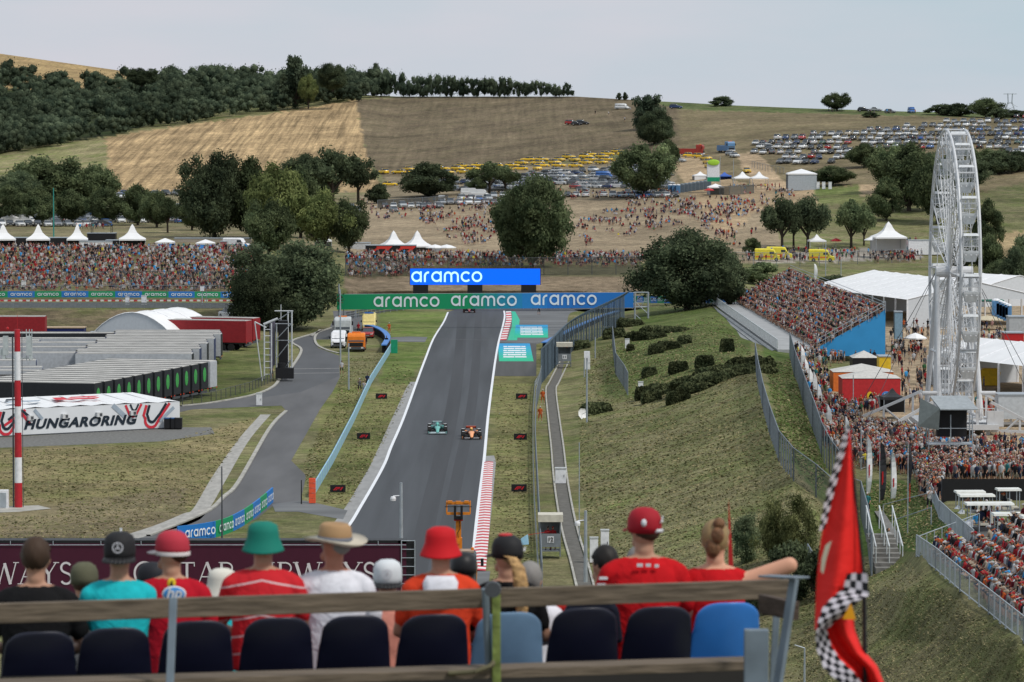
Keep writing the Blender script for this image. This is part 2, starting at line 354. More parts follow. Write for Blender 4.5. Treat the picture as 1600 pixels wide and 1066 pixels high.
def tufts():
    rg = np.random.default_rng(9); V, M = [], []
    regs = [([(905,600),(1000,600),(1190,590),(1215,700),(1290,800),(1330,900),(1320,1066),(1000,1066),(945,900),(905,760)], 38000), ([(930,545),(1120,490),(1180,560),(1185,600),(910,600)], 9000), ([(1260,880),(1420,880),(1640,1040),(1640,1075),(1250,1075)], 16000),
        ([(0,705),(250,695),(400,650),(300,795),(180,840),(0,845)], 7000), ([(1345,755),(1430,755),(1470,810),(1520,850),(1440,866),(1410,850),(1370,800)], 4000), ([(1195,570),(1235,560),(1290,740),(1280,770),(1222,700)], 5000), ([(620,560),(650,590),(600,690),(545,790),(500,785),(560,660)], 2500), ([(775,600),(830,600),(832,910),(770,910)], 3000), ([(542,562),(600,550),(545,650),(480,762),(474,725),(518,640)], 3200)]
    for poly, n in regs:
        us = rg.uniform(min(p[0] for p in poly), max(p[0] for p in poly), n*3); vs = rg.uniform(min(p[1] for p in poly), max(p[1] for p in poly), n*3)
        k = in_poly(us, vs, poly); us, vs = us[k][:n], vs[k][:n]
        for u, v in zip(us, vs):
            p = G(u, v); k_ = min(1.0, p.y/330)**1.6
            if u < 90 and 786 < v < 806: continue
            h = k_*rg.uniform(.02,.085)*(1.8 if rg.random() < .08 else 1); w_ = k_*rg.uniform(.05,.17); a = rg.uniform(0, math.pi); dx, dy = math.cos(a)*w_, math.sin(a)*w_; lx, ly = rg.normal(0,.06,2)
            V.append([(p.x-dx,p.y-dy,p.z-.02),(p.x+dx,p.y+dy,p.z-.02),(p.x+dx*.7+lx,p.y+dy*.7+ly,p.z+h),(p.x-dx*.7+lx,p.y-dy*.7+ly,p.z+h)]); M.append(int(rg.choice(3, p=[.45,.45,.10])))
    me = quads_np('grass_tufts', np.array(V).reshape(-1,3)); 
    for nm, c in (('tuft_straw',(.25,.215,.12)),('tuft_green',(.15,.155,.07)),('tuft_dark',(.11,.12,.055))): me.materials.append(mat(nm, c, .95, 0, .3, .6, spec=.05))
    me.polygons.foreach_set('material_index', np.array(M, np.int32)); o = bpy.data.objects.new('grass_tufts', me); col.objects.link(o); tag(o, 'dry and green grass tufts on the banks and verges', 'grass', kind='stuff')
def quads_np(name, v):
    n = len(v)//4; me = bpy.data.meshes.new(name); me.vertices.add(n*4); me.vertices.foreach_set('co', v.astype(np.float32).ravel()); me.loops.add(n*4); me.loops.foreach_set('vertex_index', np.arange(n*4, dtype=np.int32))
    me.polygons.add(n); me.polygons.foreach_set('loop_start', np.arange(0, n*4, 4, dtype=np.int32)); me.update(calc_edges=True); return me
tufts()
# ---------------- sheets: track, roads, paths ----------------
def asphalt(name, c, streak=(1,.03), var=.16):
    m = mat(name, c, .85, 0, var, 1.0); n = m.node_tree; K = n.links.new
    t = [q for q in n.nodes if q.type == 'TEX_NOISE'][0]; g = [q for q in n.nodes if q.type == 'NEW_GEOMETRY'][0]
    mpp = n.nodes.new('ShaderNodeMapping'); mpp.inputs['Scale'].default_value = (streak[0], streak[1], 1); K(g.outputs['Position'], mpp.inputs['Vector']); K(mpp.outputs[0], t.inputs['Vector'])
    t2 = n.nodes.new('ShaderNodeTexNoise'); t2.inputs['Scale'].default_value = 3; t2.inputs['Detail'].default_value = 6; K(g.outputs['Position'], t2.inputs['Vector'])
    bp = n.nodes.new('ShaderNodeBump'); bp.inputs['Strength'].default_value = .2; bp.inputs['Distance'].default_value = .02; K(t2.outputs['Fac'], bp.inputs['Height']); K(bp.outputs[0], n.nodes['Principled BSDF'].inputs['Normal'])
    return m
asph = asphalt('track_asphalt', (.062,.067,.076), (.5,.015), .22)
asph2 = asphalt('service_asphalt', (.105,.105,.11), (.4,.05), .16)
asph3 = asphalt('runoff_asphalt', (.13,.135,.14), (.08,.2), .3)
asph4 = asphalt('verge_concrete', (.27,.27,.27), (1.5,.3), .14)
wline = mat('line_paint', (.72,.74,.78), .6, 0, .08)
def sheet(name, poly, m, dz=.01, flat=True):
    bm = bmesh.new(); vs = []
    for u, v in poly:
        D = H/float(slope(v)) if flat else gD(u, v)
        vs.append(bm.verts.new(P(u, v, D, dz)))
    f = bm.faces.new(vs); bm.normal_update()
    if f.normal.z < 0: f.normal_flip()
    bmesh.ops.triangulate(bm, faces=[f]); me = bpy.data.meshes.new(name); bm.to_mesh(me); bm.free(); me.materials.append(m)
    o = bpy.data.objects.new(name, me); col.objects.link(o); return struct(o)
def densify(pts, step=12):
    r = [pts[0]]
    for a, b in zip(pts[:-1], pts[1:]):
        k = max(1, int(max(abs(b[0]-a[0]), abs(b[1]-a[1]))/step))
        r += [(a[0]+(b[0]-a[0])*i/k, a[1]+(b[1]-a[1])*i/k) for i in range(1, k+1)]
    return r
def smoothed(pts, k=6):
    r = []; n = len(pts)
    for i in range(n-1):
        p0, p1, p2, p3 = pts[max(i-1,0)], pts[i], pts[i+1], pts[min(i+2,n-1)]
        for j in range(k):
            t = j/k; r.append(tuple(.5*((2*p1[q])+(-p0[q]+p2[q])*t+(2*p0[q]-5*p1[q]+4*p2[q]-p3[q])*t*t+(-p0[q]+3*p1[q]-3*p2[q]+p3[q])*t**3) for q in range(2)))
    return r+[pts[-1]]
def line(name, pts, width, m, dz, flat=True, height=0):
    """ribbon of real width (m) along a photo polyline laid on the ground"""
    w3 = []
    for u, v in pts:
        D = H/float(slope(v)) if flat else gD(u, v)
        w3.append(P(u, v, D, dz))
    mb = MB(); L_, R_ = [], []
    for i in range(len(w3)):
        d = (w3[min(i+1,len(w3)-1)]-w3[max(i-1,0)]); d.z = 0; d.normalize(); q = Vector((-d.y, d.x, 0))*width/2
        L_.append(w3[i]+q); R_.append(w3[i]-q)
    for i in range(len(w3)-1):
        if height:
            h = Vector((0,0,height))
            mb.quad(R_[i]+h, R_[i+1]+h, L_[i+1]+h, L_[i]+h); mb.quad(R_[i], R_[i+1], R_[i+1]+h, R_[i]+h); mb.quad(L_[i+1], L_[i], L_[i]+h, L_[i+1]+h)
        else: mb.quad(R_[i], R_[i+1], L_[i+1], L_[i])
    return struct(mb.build(name, m))
TL = smoothed([(330,1120),(440,960),(534,836),(563,791),(597,731),(610,699),(629,655),(652,592),(664,560),(676,530),(692,504),(699,488)])
TR = smoothed([(718,1120),(730,960),(741,838),(748,775),(755,718),(761,652),(768,596),(773,560),(778,533),(784,510),(787,495),(786,486)])
sheet('track', TL+[(712,484),(770,484)]+TR[::-1], asph, .020)
line('track_edge_line', [(a+1,b) for a,b in TL], .28, wline, .032)
line('track_edge_line', [(a+1.5,b) for a,b in TR], .28, wline, .032)
sheet('runoff', [(786,484),(1000,484),(1000,488),(960,500),(900,520),(838,538),(838,588),(769,588),(778,533),(786,504)], asph3, .012)
sheet('runoff', [(778.5,535),(838,537),(838,588),(770,588)], asphalt('runoff_dark',(.075,.075,.075)), .022)
line('track_edge_line', [(676,530),(778,532)], .5, asph2, .028)
line('track_edge_line', [(806,534),(860,534)], .3, asph4, .028)
rub = asphalt('rubbered_asphalt', (.050,.053,.060), (.5,.01), .2)
line('rubber_line', smoothed([(722,488),(718,560),(705,650),(684,740),(662,838),(640,960)]), 1.5, rub, .026)
line('rubber_line', smoothed([(748,488),(744,560),(736,640),(716,740),(696,838),(680,960)]), 1.1, rub, .027)
# back straight going left and right
line('track', smoothed([(-320,477),(0,477),(200,477),(370,478),(450,480)]), 14, asph, .12, False)
line('track', smoothed([(712,482),(760,483),(820,484),(900,484),(1010,482)]), 10, asph, .06, False)
# concrete verge left of the track, kerb right
vl = [(650,597),(629,655),(610,699),(597,731),(563,791),(534,836),(500,884)]
sheet('verge_strip', [(a,b) for a,b in smoothed(vl)]+[(470,884),(508,836),(541,791),(577,731),(592,699),(612,655),(634,608),(641,597)], asph4, .014)
sheet('verge_strip', [(757,713),(772,712),(775,722),(768,800),(764,838),(755,905),(722,905),(741,838),(748,775)], asph4, .014)
sheet('runoff', [(725,893),(766,893),(758,960),(700,960)], asph3, .016)
kr = mat('kerb_red', (.50,.035,.05), .6); kw = mat('kerb_white', (.72,.70,.70), .6)
def kerb():
    mb = MB(); vs = []
    Ds = np.arange(H/float(slope(893)), H/float(slope(722)), 1.05)
    for i, D in enumerate(Ds[:-1]):
        a = []
        for d in (D, Ds[i+1]):
            v = 190+H*F/d; ul = np.interp(v, [718,775,838,893], [757,751,744,735]); ur = np.interp(v, [718,775,838,893], [771,768,764,759])
            a.append((Vector((X(ul,d), d, .03)), Vector((X((ul+ur)/2,d), d, .09)), Vector((X(ur,d), d, .05))))
        (l0,m0,r0),(l1,m1,r1) = a
        mb.quad(l0,m0,m1,l1,i%2); mb.quad(m0,r0,r1,m1,i%2)
    tag(mb.build('kerb', [kr, kw]), 'red and white striped kerb along the right edge of the track', 'kerb')
kerb()
# far kerb with green strip
gk = mat('kerb_green', (.02,.42,.26), .6)
mb = MB()
for i in range(24):
    v0 = 532-i*(532-487)/24; v1 = 532-(i+1)*(532-487)/24
    def e(v, k): return np.interp(v, [487,500,510,532], [790.5,791,788,781])+np.interp(v, [487,532], [0,4])*0+k*np.interp(v,[487,532],[8,10])
    D0 = H/float(slope(v0)); D1 = H/float(slope(v1))
    mb.quad(P(e(v0,0),v0,D0,.03), P(e(v0,1),v0,D0,.07), P(e(v1,1),v1,D1,.07), P(e(v1,0),v1,D1,.03), i%2)
tag(mb.build('kerb', [kr, kw]), 'short red and white kerb at the far bend beside the green strip', 'kerb')
sheet('runoff', [(793,532),(800,510),(800,490),(797,487),(805,487),(812,500),(808,532)], gk, .024)
# painted panels on the runoff (gradient blue to green with white block lettering)
def painted_panel(u0,v0,u1,v1,sk,label):
    t = thing('painted_panel', label, 'ground marking', (0,0,0))
    mb = MB(); D = [H/float(slope(v1+(v0-v1)*i/6)) for i in range(7)]
    cs = [mat('panel_c%d'%i, c, .7) for i, c in enumerate([(.015,.44,.24),(.015,.42,.30),(.015,.40,.38),(.015,.38,.46),(.015,.33,.52),(.012,.27,.55)][::-1])]
    for i in range(6):
        k0 = sk*i/6; k1 = sk*(i+1)/6
        mb.quad(Vector((X(u0,D[0])+k0, D[i], .03)), Vector((X(u1,D[0])+k0, D[i], .03)), Vector((X(u1,D[0])+k1, D[i+1], .03)), Vector((X(u0,D[0])+k1, D[i+1], .03)), i)
    mb.build('paint', cs, t)
    mb = MB(); W = X(u1,D[0])-X(u0,D[0]); xm = X(u0,D[0])+W*.5; dl = D[6]-D[0]
    # long stretched letters reading towards the drivers: rows of strokes
    for r_ in range(6):
        y0 = D[0]+dl*(.16+.115*r_); y1 = y0+dl*.065
        for k, (a, b) in enumerate([(-.34,-.02),(.0,.34)] if r_%2 else [(-.35,-.24),(-.22,.18),(.2,.33)]):
            mb.quad(Vector((xm+W*a+sk*.4,y0,.036)), Vector((xm+W*b+sk*.4,y0,.036)), Vector((xm+W*b+sk*.4,y1,.036)), Vector((xm+W*a+sk*.4,y1,.036)))
    for a in ():
        mb.quad(Vector((xm+W*a+sk*.4,D[0]+dl*.2,.040)), Vector((xm+W*(a+.035)+sk*.4,D[0]+dl*.2,.040)), Vector((xm+W*(a+.035)+sk*.4,D[0]+dl*.8,.040)), Vector((xm+W*a+sk*.4,D[0]+dl*.8,.040)))
    mb.build('lettering', wline, t)
painted_panel(778,565,828,537,.3,'larger blue to green painted advertisement on the tarmac right of the track')
painted_panel(806,528,856,508,-.3,'smaller blue to green painted advertisement farther off beside the kerb')
# service roads, left
sheet('service_road', [(553,486),(575,500),(590,520),(545,530),(500,516),(490,535),(497,544),(530,556),(531,590),(520,612),(500,640),(472,690),(455,720),(476,741),(478,745),(470,782),(430,788),(400,812),(355,832),(300,846),(120,900),(-40,930),(-40,905),(150,858),(230,838),(320,802),(350,777),(372,755),(420,672),(447,642),(440,634),(300,640),(230,655),(200,650),(283,634),(330,629),(395,617),(430,603),(455,576),(471,548),(456,534),(480,522),(515,512),(522,498),(520,486)], asph2, .014)
sheet('service_road', [(470,782),(478,783),(510,790),(543,798),(536,812),(500,806),(466,800),(430,800),(425,788)], asph3, .018)
sheet('service_road', [(455,534),(500,516),(520,512),(556,500),(580,505),(590,520),(545,530),(494,531),(497,544),(529,556),(530,588),(470,613),(405,622),(395,618),(430,603),(455,576),(471,548)], asphalt('newer_asphalt',(.085,.088,.095),(.3,.05),.12), .020)
for pts in ([(520,512),(490,522),(456,534),(471,548),(455,576)],[(440,586),(428,604),(395,618),(330,630),(283,635)],[(447,643),(420,672),(372,755),(350,777),(320,802),(232,838)],[(500,516),(492,528),(496,540),(512,548),(530,553)]):
    line('kerb_line', smoothed(pts), .35, concrete, .012, True, .12)
line('road_marking', [(440,577),(530,576)], .6, asph4, .03); line('road_marking', [(448,584),(530,583)], .6, asph4, .03)
sheet('path', smoothed([(407,648),(370,690),(330,748),(302,795),(286,803),(240,822),(190,838),(120,860)])+smoothed([(140,866),(215,842),(300,818),(326,796),(352,752),(388,690),(423,648)]), asphalt('path_concrete', (.33,.32,.30), (2,.5), .2), .014)
line('kerb_line', [(505,516),(486,526)], .3, concrete, .012, True, .12)
sheet('runoff', [(595,528),(640,526),(668,527),(664,535),(610,534)], asph3, .016)
# gravel yard in front of the hospitality building, pale base under the mast
sheet('gravel_strip', [(-40,684),(0,684),(281,668),(330,668),(335,678),(250,690),(0,700),(-40,702)], mat('gravel', (.15,.15,.145), .95, 0, .3, 3, .4), .012)
sheet('concrete_pad', [(-40,794),(0,792),(60,790),(80,795),(30,800),(-40,803)], concrete, .02)
# drainage ditch right of the guard fence
dm = mat('ditch_concrete', (.115,.11,.10), .95, 0, .25, 1.5, .3)
dp = smoothed([(884,562),(866,598),(861,612),(866,660),(871,700),(876,750),(884,800),(893,840),(905,880),(915,920)])
line('ditch', dp, .95, dm, .02)
for off in (-1, 1):
    line('ditch_edge', [(a+off*6000*.6/(H/float(slope(b))), b) for a, b in dp], .16, concrete, .02, True, .12)
sheet('path', [(886,845),(902,845),(912,890),(915,930),(905,930),(898,890)], concrete, .016)

sheet('pavement', [(1478,806),(1560,798),(1660,798),(1660,868),(1600,856),(1540,846),(1505,846)], asphalt('cart_yard_dark', (.10,.10,.10), (.5,.5), .2), .06, False)  # dark asphalt sheet added so the space under the cart roofs reads dark
# ---------------- trees ----------------
def leafmat(name, dark, light, sc_=.35, tr=.35):
    m = bpy.data.materials.new(name); m.use_nodes = True; n = m.node_tree; n.nodes.clear(); K = n.links.new
    o = n.nodes.new('ShaderNodeOutputMaterial'); d = n.nodes.new('ShaderNodeBsdfDiffuse'); t = n.nodes.new('ShaderNodeBsdfTranslucent'); mx = n.nodes.new('ShaderNodeMixShader')
    g = n.nodes.new('ShaderNodeNewGeometry'); no = n.nodes.new('ShaderNodeTexNoise'); no.inputs['Scale'].default_value = sc_; no.inputs['Detail'].default_value = 5; no.inputs['Roughness'].default_value = .65
    K(g.outputs['Position'], no.inputs['Vector']); r = n.nodes.new('ShaderNodeValToRGB'); r.color_ramp.elements[0].position = .38; r.color_ramp.elements[1].position = .68
    r.color_ramp.elements[0].color = (*dark, 1); r.color_ramp.elements[1].color = (*light, 1); K(no.outputs['Fac'], r.inputs[0])
    oi = n.nodes.new('ShaderNodeObjectInfo'); mr = n.nodes.new('ShaderNodeMapRange'); mr.inputs[3].default_value = .78; mr.inputs[4].default_value = 1.35; K(oi.outputs['Random'], mr.inputs[0])
    n2 = n.nodes.new('ShaderNodeTexNoise'); n2.inputs['Scale'].default_value = sc_*.22; n2.inputs['Detail'].default_value = 2; K(g.outputs['Position'], n2.inputs['Vector']); m2 = n.nodes.new('ShaderNodeMapRange'); m2.inputs[1].default_value = .35; m2.inputs[2].default_value = .65; m2.inputs[3].default_value = .72; m2.inputs[4].default_value = 1.4; K(n2.outputs['Fac'], m2.inputs[0])
    mm = n.nodes.new('ShaderNodeMath'); mm.operation = 'MULTIPLY'; K(mr.outputs[0], mm.inputs[0]); K(m2.outputs[0], mm.inputs[1]); vs_ = n.nodes.new('ShaderNodeVectorMath'); vs_.operation = 'SCALE'; K(r.outputs[0], vs_.inputs[0]); K(mm.outputs[0], vs_.inputs['Scale'])
    K(vs_.outputs[0], d.inputs[0]); K(vs_.outputs[0], t.inputs[0]); mx.inputs[0].default_value = tr; K(d.outputs[0], mx.inputs[1]); K(t.outputs[0], mx.inputs[2]); K(mx.outputs[0], o.inputs[0])
    return m
leaf_dark = leafmat('leaves_dark', (.040,.056,.034), (.135,.165,.090))
leaf_mid = leafmat('leaves_mid', (.052,.074,.038), (.175,.21,.105))
leaf_light = leafmat('leaves_light', (.08,.105,.04), (.25,.28,.11))
leaf_far = leafmat('leaves_far', (.042,.062,.042), (.150,.185,.115), .12)
leaf_silver = leafmat('leaves_silver', (.06,.09,.05), (.22,.25,.14), .8)
bark = mat('bark', (.05,.04,.03), .95, 0, .3, 4, .4)
def leaves_arrays(rg, centres, radii, n, size):
    k = len(centres); wts = radii**2; idx = rg.choice(k, n, p=wts/wts.sum())
    d = rg.normal(size=(n,3)); d /= np.linalg.norm(d, axis=1, keepdims=True)
    rad = radii[idx]*(.72+.75*rg.uniform(0,1,n)**1.9)
    c = centres[idx] + d*rad[:,None]*np.array([1,1,.85])
    nn = d + rg.normal(0, .8, (n,3)); nn /= np.linalg.norm(nn, axis=1, keepdims=True)
    a = np.cross(nn, rg.normal(size=(n,3))); a /= np.linalg.norm(a, axis=1, keepdims=True); b = np.cross(nn, a)
    s = size*rg.uniform(.55, 1.3, n)[:,None]
    v = np.stack([c-a*s, c-b*s*.55, c+a*s, c+b*s*.55], 1).reshape(-1, 3)
    return v
def quads_mesh(name, v, m, extra=None):
    n = len(v)//4; me = bpy.data.meshes.new(name)
    ev, ef = extra if extra else (np.zeros((0,3)), [])
    allv = np.vstack([v, ev]) if len(ev) else v
    loops = np.concatenate([np.arange(n*4), (np.array(ef).ravel()+n*4) if len(ef) else np.zeros(0, int)]).astype(np.int32)
    starts = list(range(0, n*4, 4)); tot = n*4
    ne = len(ef); es = [tot+i*3 for i in range(ne)]
    me.vertices.add(len(allv)); me.vertices.foreach_set('co', allv.astype(np.float32).ravel())
    me.loops.add(len(loops)); me.loops.foreach_set('vertex_index', loops)
    me.polygons.add(n+ne); me.polygons.foreach_set('loop_start', np.array(starts+es, np.int32))
    me.update(calc_edges=True); me.materials.append(m); return me
_ico = bmesh.new(); bmesh.ops.create_icosphere(_ico, subdivisions=1, radius=1); _ico.verts.ensure_lookup_table()
ICOV = np.array([v.co[:] for v in _ico.verts]); ICOF = [[v.index for v in f.verts] for f in _ico.faces]; _ico.free()
def tree_proto(seed, m, shape='round', n=9000, leaf=.055, nc=34, trunk=.28):
    """unit tree: height 1, crown radius 1 in x/y (scaled later); returns crown mesh, trunk mesh"""
    rg = np.random.default_rng(seed); cs, rs = [], []; ph = rg.uniform(0, 6.28, 5)
    for i in range(nc):
        while True:
            p = rg.uniform(-1, 1, 3)
            if p@p <= 1: break
        p = p/np.linalg.norm(p)*(np.linalg.norm(p)**.5)
        z = (p[2]+1)/2; hw = {'round': .80+.25*math.sin(math.pi*min(1,z*.8+.12)), 'tall': .55+.5*math.sin(math.pi*min(1,z*.95+.05)), 'flat': .6+.42*math.sin(math.pi*min(1,z*.75+.25)), 'low': 1.05-.35*z}[shape]
        th_ = math.atan2(p[1], p[0]); hw *= (1+.16*math.sin(2*th_+ph[0]+z*2)+.12*math.sin(3*th_+ph[1]-z*3)+.10*math.sin(7*z+ph[2])); z = z*(.92+.10*math.sin(2*th_+ph[3])+.07*math.sin(5*th_+ph[4]))
        r = rg.uniform(.13, .27)*(1.0 if shape == 'flat' else 1)*(1.0 if nc > 40 else 1.15)
        cs.append([p[0]*hw*(1-r*.7), p[1]*hw*(1-r*.7), trunk+.06+(.94-trunk-.1)*z*(1-.04)]); rs.append(r)
    cs = np.array(cs); rs = np.array(rs)
    # work in a space where z is about crown radius so clumps are round after scaling
    S = np.array([1,1,2.0]); v = leaves_arrays(rg, cs*S, rs, n, leaf)
    ev, ef = [], []
    for c, r in zip(cs*S, rs):
        o = len(ev)*12 if False else sum(len(e) for e in ev); ev.append(ICOV*r*.5*rg.uniform(.9,1.1,(12 if len(ICOV)==12 else len(ICOV),1))+c); ef += [[q+o for q in f] for f in ICOF]
    ev = np.vstack(ev)
    v[:,2] /= 2.0; ev[:,2] /= 2.0
    cm = quads_mesh('crown', v, m, (ev, ef))
    mb = MB(); mb.tube((0,0,-.03), (.02,0,trunk+.12), .075, .05, 7)
    for i in range(6):
        a = i*1.05+rg.uniform(0,.6); q = rg.uniform(.35,.6)
        mb.tube((.02,0,trunk*rg.uniform(.6,1.0)), (q*math.cos(a), q*math.sin(a), trunk+rg.uniform(.15,.35)), .035, .015, 5)
    return cm, mb.mesh('trunk', bark)
leaf_willow = leafmat('leaves_willow', (.07,.085,.035), (.24,.25,.11), 1.2)
PRO = {}
for nm, sd_, m, sh, n_, lf, nc, tk in (('dark',1,leaf_dark,'round',34000,.034,110,.06),('dark2',2,leaf_dark,'low',18000,.046,64,.03),('mid',3,leaf_mid,'round',18000,.045,70,.12),('mid2',4,leaf_mid,'tall',16000,.047,60,.08),
        ('light',5,leaf_light,'tall',16000,.043,60,.10),('open',6,leaf_dark,'flat',6000,.06,30,.34),('open2',7,leaf_mid,'flat',5200,.06,26,.32),('poplar',8,leaf_mid,'round',28000,.036,100,.07),('bush',9,leaf_mid,'low',8000,.07,36,.0),('bushd',10,leaf_dark,'low',8000,.07,36,.0),('willow',13,leaf_willow,'low',6500,.045,40,.0),('silver',11,leaf_silver,'low',9000,.05,40,.0),('far',12,leaf_far,'round',5000,.08,36,.04)):
    PRO[nm] = tree_proto(sd_, m, sh, n_, lf, nc, tk)
def tree(kind, u, v, wpx, hpx, label, name='tree', cat='tree', group=None, D=None):
    """a tree whose foot stands at photo pixel (u, v)"""
    D = D or gD(u, v); p = P(u, v, D); s = D/F
    r = thing(name, label, cat, p, random.uniform(0, 6.28), group); r.scale = (wpx*s/2, wpx*s/2, hpx*s)
    for nm, me in (('crown', PRO[kind][0]), ('trunk', PRO[kind][1])):
        o = bpy.data.objects.new(nm, me); col.objects.link(o); o.parent = r
    return r
tree('dark', 450, 515, 180, 155, 'huge dark tree left of the green end of the gantry banner')
tree('dark', 402, 515, 90, 105, 'dark tree fused to the left flank of the huge tree before the gantry')
tree('dark', 1074, 484, 168, 140, 'huge dark round tree right of the blue end of the gantry banner')
tree('dark2', 1140, 478, 62, 95, 'dark tree crowding the right flank of the huge round tree')
tree('poplar', 832, 418, 122, 165, 'tall broad tree standing behind the blue video board')
tree('poplar', 800, 412, 60, 130, 'slimmer tree joined to the left side of the tall tree behind the video board')
tree('mid', 1008, 308, 96, 92, 'round tree at the foot of the car park, portable toilets to its right')
tree('dark', 1023, 226, 64, 60, 'dark round tree alone on the mown slope')
tree('far', 1012, 202, 52, 60, 'paler tree rising behind the lone dark tree on the slope')
tree('bush', 1045, 262, 36, 50, 'small bush below the lone dark tree on the slope', 'bush', 'bush')
tree('mid', 1308, 174, 44, 32, 'round tree alone on the skyline right of centre')
tree('bushd', 1128, 166, 40, 18, 'low dark bush alone on the skyline', 'bush', 'bush')
tree('bushd', 967, 157, 9, 14, 'left one of two tiny bushes on the skyline', 'bush', 'bush'); tree('bushd', 977, 157, 9, 15, 'right one of two tiny bushes on the skyline', 'bush', 'bush')
# belt of trees at the left
rowL = [('mid',75,330,120,95),('dark',30,332,70,72),('mid',140,330,86,82),('mid2',12,350,60,62),('mid2',60,352,60,62),('mid',110,350,66,60),('mid',165,352,62,66),('mid2',215,352,62,66),('mid',245,356,60,64),
 ('dark',335,372,108,150),('mid2',395,372,90,130),('light',432,385,100,150),('mid2',470,372,80,115),('light',505,392,92,110),('mid',545,396,66,95),('mid',420,402,76,100),('dark',475,300,90,66),('open',520,320,90,92),('open',560,318,70,80),('dark2',505,312,60,60),
 ('dark2',670,307,100,58),('open2',765,302,66,52),('open2',790,302,44,46),('mid',745,304,30,30),('bushd',590,318,40,36),('mid',300,360,50,56),('open2',262,364,46,58)]
seen = {}
for k, u, v, w_, h_ in rowL:
    side = 'behind the white pagodas' if u < 260 else ('by the left car park' if u < 600 else 'below the taxis')
    base = {'mid':'mid green tree','dark':'dark green tree','mid2':'upright green tree','light':'light green feathery tree','open':'open crowned tree with bare trunks','open2':'small thin crowned tree','dark2':'broad low dark tree','bushd':'dark bush'}[k]
    key = base+' '+side; i = seen.get(key, 0); seen[key] = i+1
    tree(k, u, v, w_, h_, '%s %s, %s such from the left' % (base, side, ordn(i)), group='trees around the left car park')
# right
rowR = [('open',1222,392,66,88),('open',1262,392,72,90),('open2',1330,388,66,80),('open2',1350,384,44,70),('open',1240,388,50,76),
 ('mid',1395,300,80,82),('mid',1350,262,60,42),('mid2',1420,330,110,110),('mid',1465,350,90,120),('dark',1440,300,80,72),('mid2',1385,345,60,70),('mid',1300,290,70,34),('dark',1500,300,90,60),('mid2',1545,395,60,86),('dark2',1560,272,70,42),('mid',1520,268,80,40),('dark2',1590,268,60,36),
 ('mid',1540,430,60,70),('dark2',1585,465,60,86),('mid',1560,460,60,60),('dark2',1500,420,60,60),('bush',1175,400,34,32),('bushd',1600,420,50,60)]
seen = {}
for k, u, v, w_, h_ in rowR:
    side = 'beside the ambulances' if u < 1380 and v > 375 else ('left of the big wheel' if u < 1480 else 'right of the big wheel')
    base = {'mid':'mid green tree','dark':'dark green tree','mid2':'upright green tree','open':'flat topped tree with forked trunks','open2':'thin crowned leaning tree','dark2':'broad low dark tree','bush':'round green bush','bushd':'dark bush'}[k]
    key = base+' '+side; i = seen.get(key, 0); seen[key] = i+1
    tree(k, u, v, w_, h_, '%s %s, %s such from the left' % (base, side, ordn(i)), group='trees around the big wheel')
for k, (u, v, w_, h_) in enumerate([(1360,184,30,10),(1475,180,60,20),(1500,182,50,24),(1540,184,50,34),(1562,186,40,20),(1590,184,46,14),(1615,184,40,20)]):
    tree('bushd' if k != 3 else 'mid', u, v, w_, h_, '%s bush on the skyline behind the upper right car park' % ordn(k), 'bush', 'bush', 'skyline bushes')
# prominent trees standing out of the wood
for k, (kd, u, v, w_, h_, lb) in enumerate([('far',462,160,60,80,'tallest tree sticking out of the wood on the skyline'),('light',482,168,34,60,'yellow green tree at the edge of the wood'),('dark',520,142,52,48,'dark round tree on the skyline right of the tallest one'),('dark',222,135,50,32,'dark tree at the end of the bare hilltop')]):
    tree(kd, u, v, w_, h_, lb, D=gD(u, 170))
# shrubs and clipped hedges on the bank
for k, (kd, u, v, w_, h_) in enumerate([('silver',1165,880,56,84),('willow',1210,878,66,110),('willow',1250,870,70,110),('bushd',1235,940,90,110),('bushd',1282,935,70,90),('bushd',1305,960,50,60),('bushd',1195,960,70,60),('bush',1190,445,70,40),('bush',1240,452,50,30),('bushd',1300,452,60,26)]):
    tree(kd, u, v, w_, h_, ('%s %s at the right end of the near stand' % (ordn(k), {'silver':'silvery bush','willow':'yellow green feathery bush'}.get(kd, 'dark bush'))) if v > 500 else '%s green bush on the bank above the right grandstand' % ORD[k-7], 'bush', 'bush', 'bushes on the bank')
hedge_m = leafmat('hedge_leaves', (.035,.046,.024), (.10,.11,.055), .8, .1)
def hedge(u, v, w_, d_, h_, rz, label):
    rg = np.random.default_rng(int(u*7+v)); n = int(2600*max(1, w_/5)); c = rg.uniform(-.5, .5, (n,3)); ax = rg.integers(0, 3, n)
    c[np.arange(n), ax] = np.sign(c[np.arange(n), ax])*.5*rg.uniform(.9,1.06,n); c[:,2] *= 1+.25*np.sin(c[:,0]*9+c[:,1]*7)*(c[:,2]>0); lim = 1-.25*np.clip(c[:,2:3]+.1,0,1); c[:,:2] *= lim
    c *= np.array([w_, d_, h_]); nn = rg.normal(size=(n,3)); a = np.cross(nn, rg.normal(size=(n,3))); a /= np.linalg.norm(a, axis=1, keepdims=True); b = np.cross(nn/np.linalg.norm(nn,axis=1,keepdims=True), a)
    s = .16*rg.uniform(.6,1.3,n)[:,None]; vv = np.stack([c-a*s, c-b*s, c+a*s, c+b*s], 1).reshape(-1,3)
    t = MB().box((0,0,0), (w_*.8, d_*.8, h_*.8)); o = len(t.v)
    me = quads_mesh('hedge', vv, hedge_m, (np.array(t.v), [[f[0],f[1],f[2]] for f in t.f]+[[f[0],f[2],f[3]] for f in t.f]))
    ob = bpy.data.objects.new('hedge', me); col.objects.link(ob); p = G(u, v); ob.location = (p.x, p.y, p.z+h_*.45); ob.rotation_euler.z = rz
    tag(ob, label, 'hedge', 'clipped hedges on the bank')
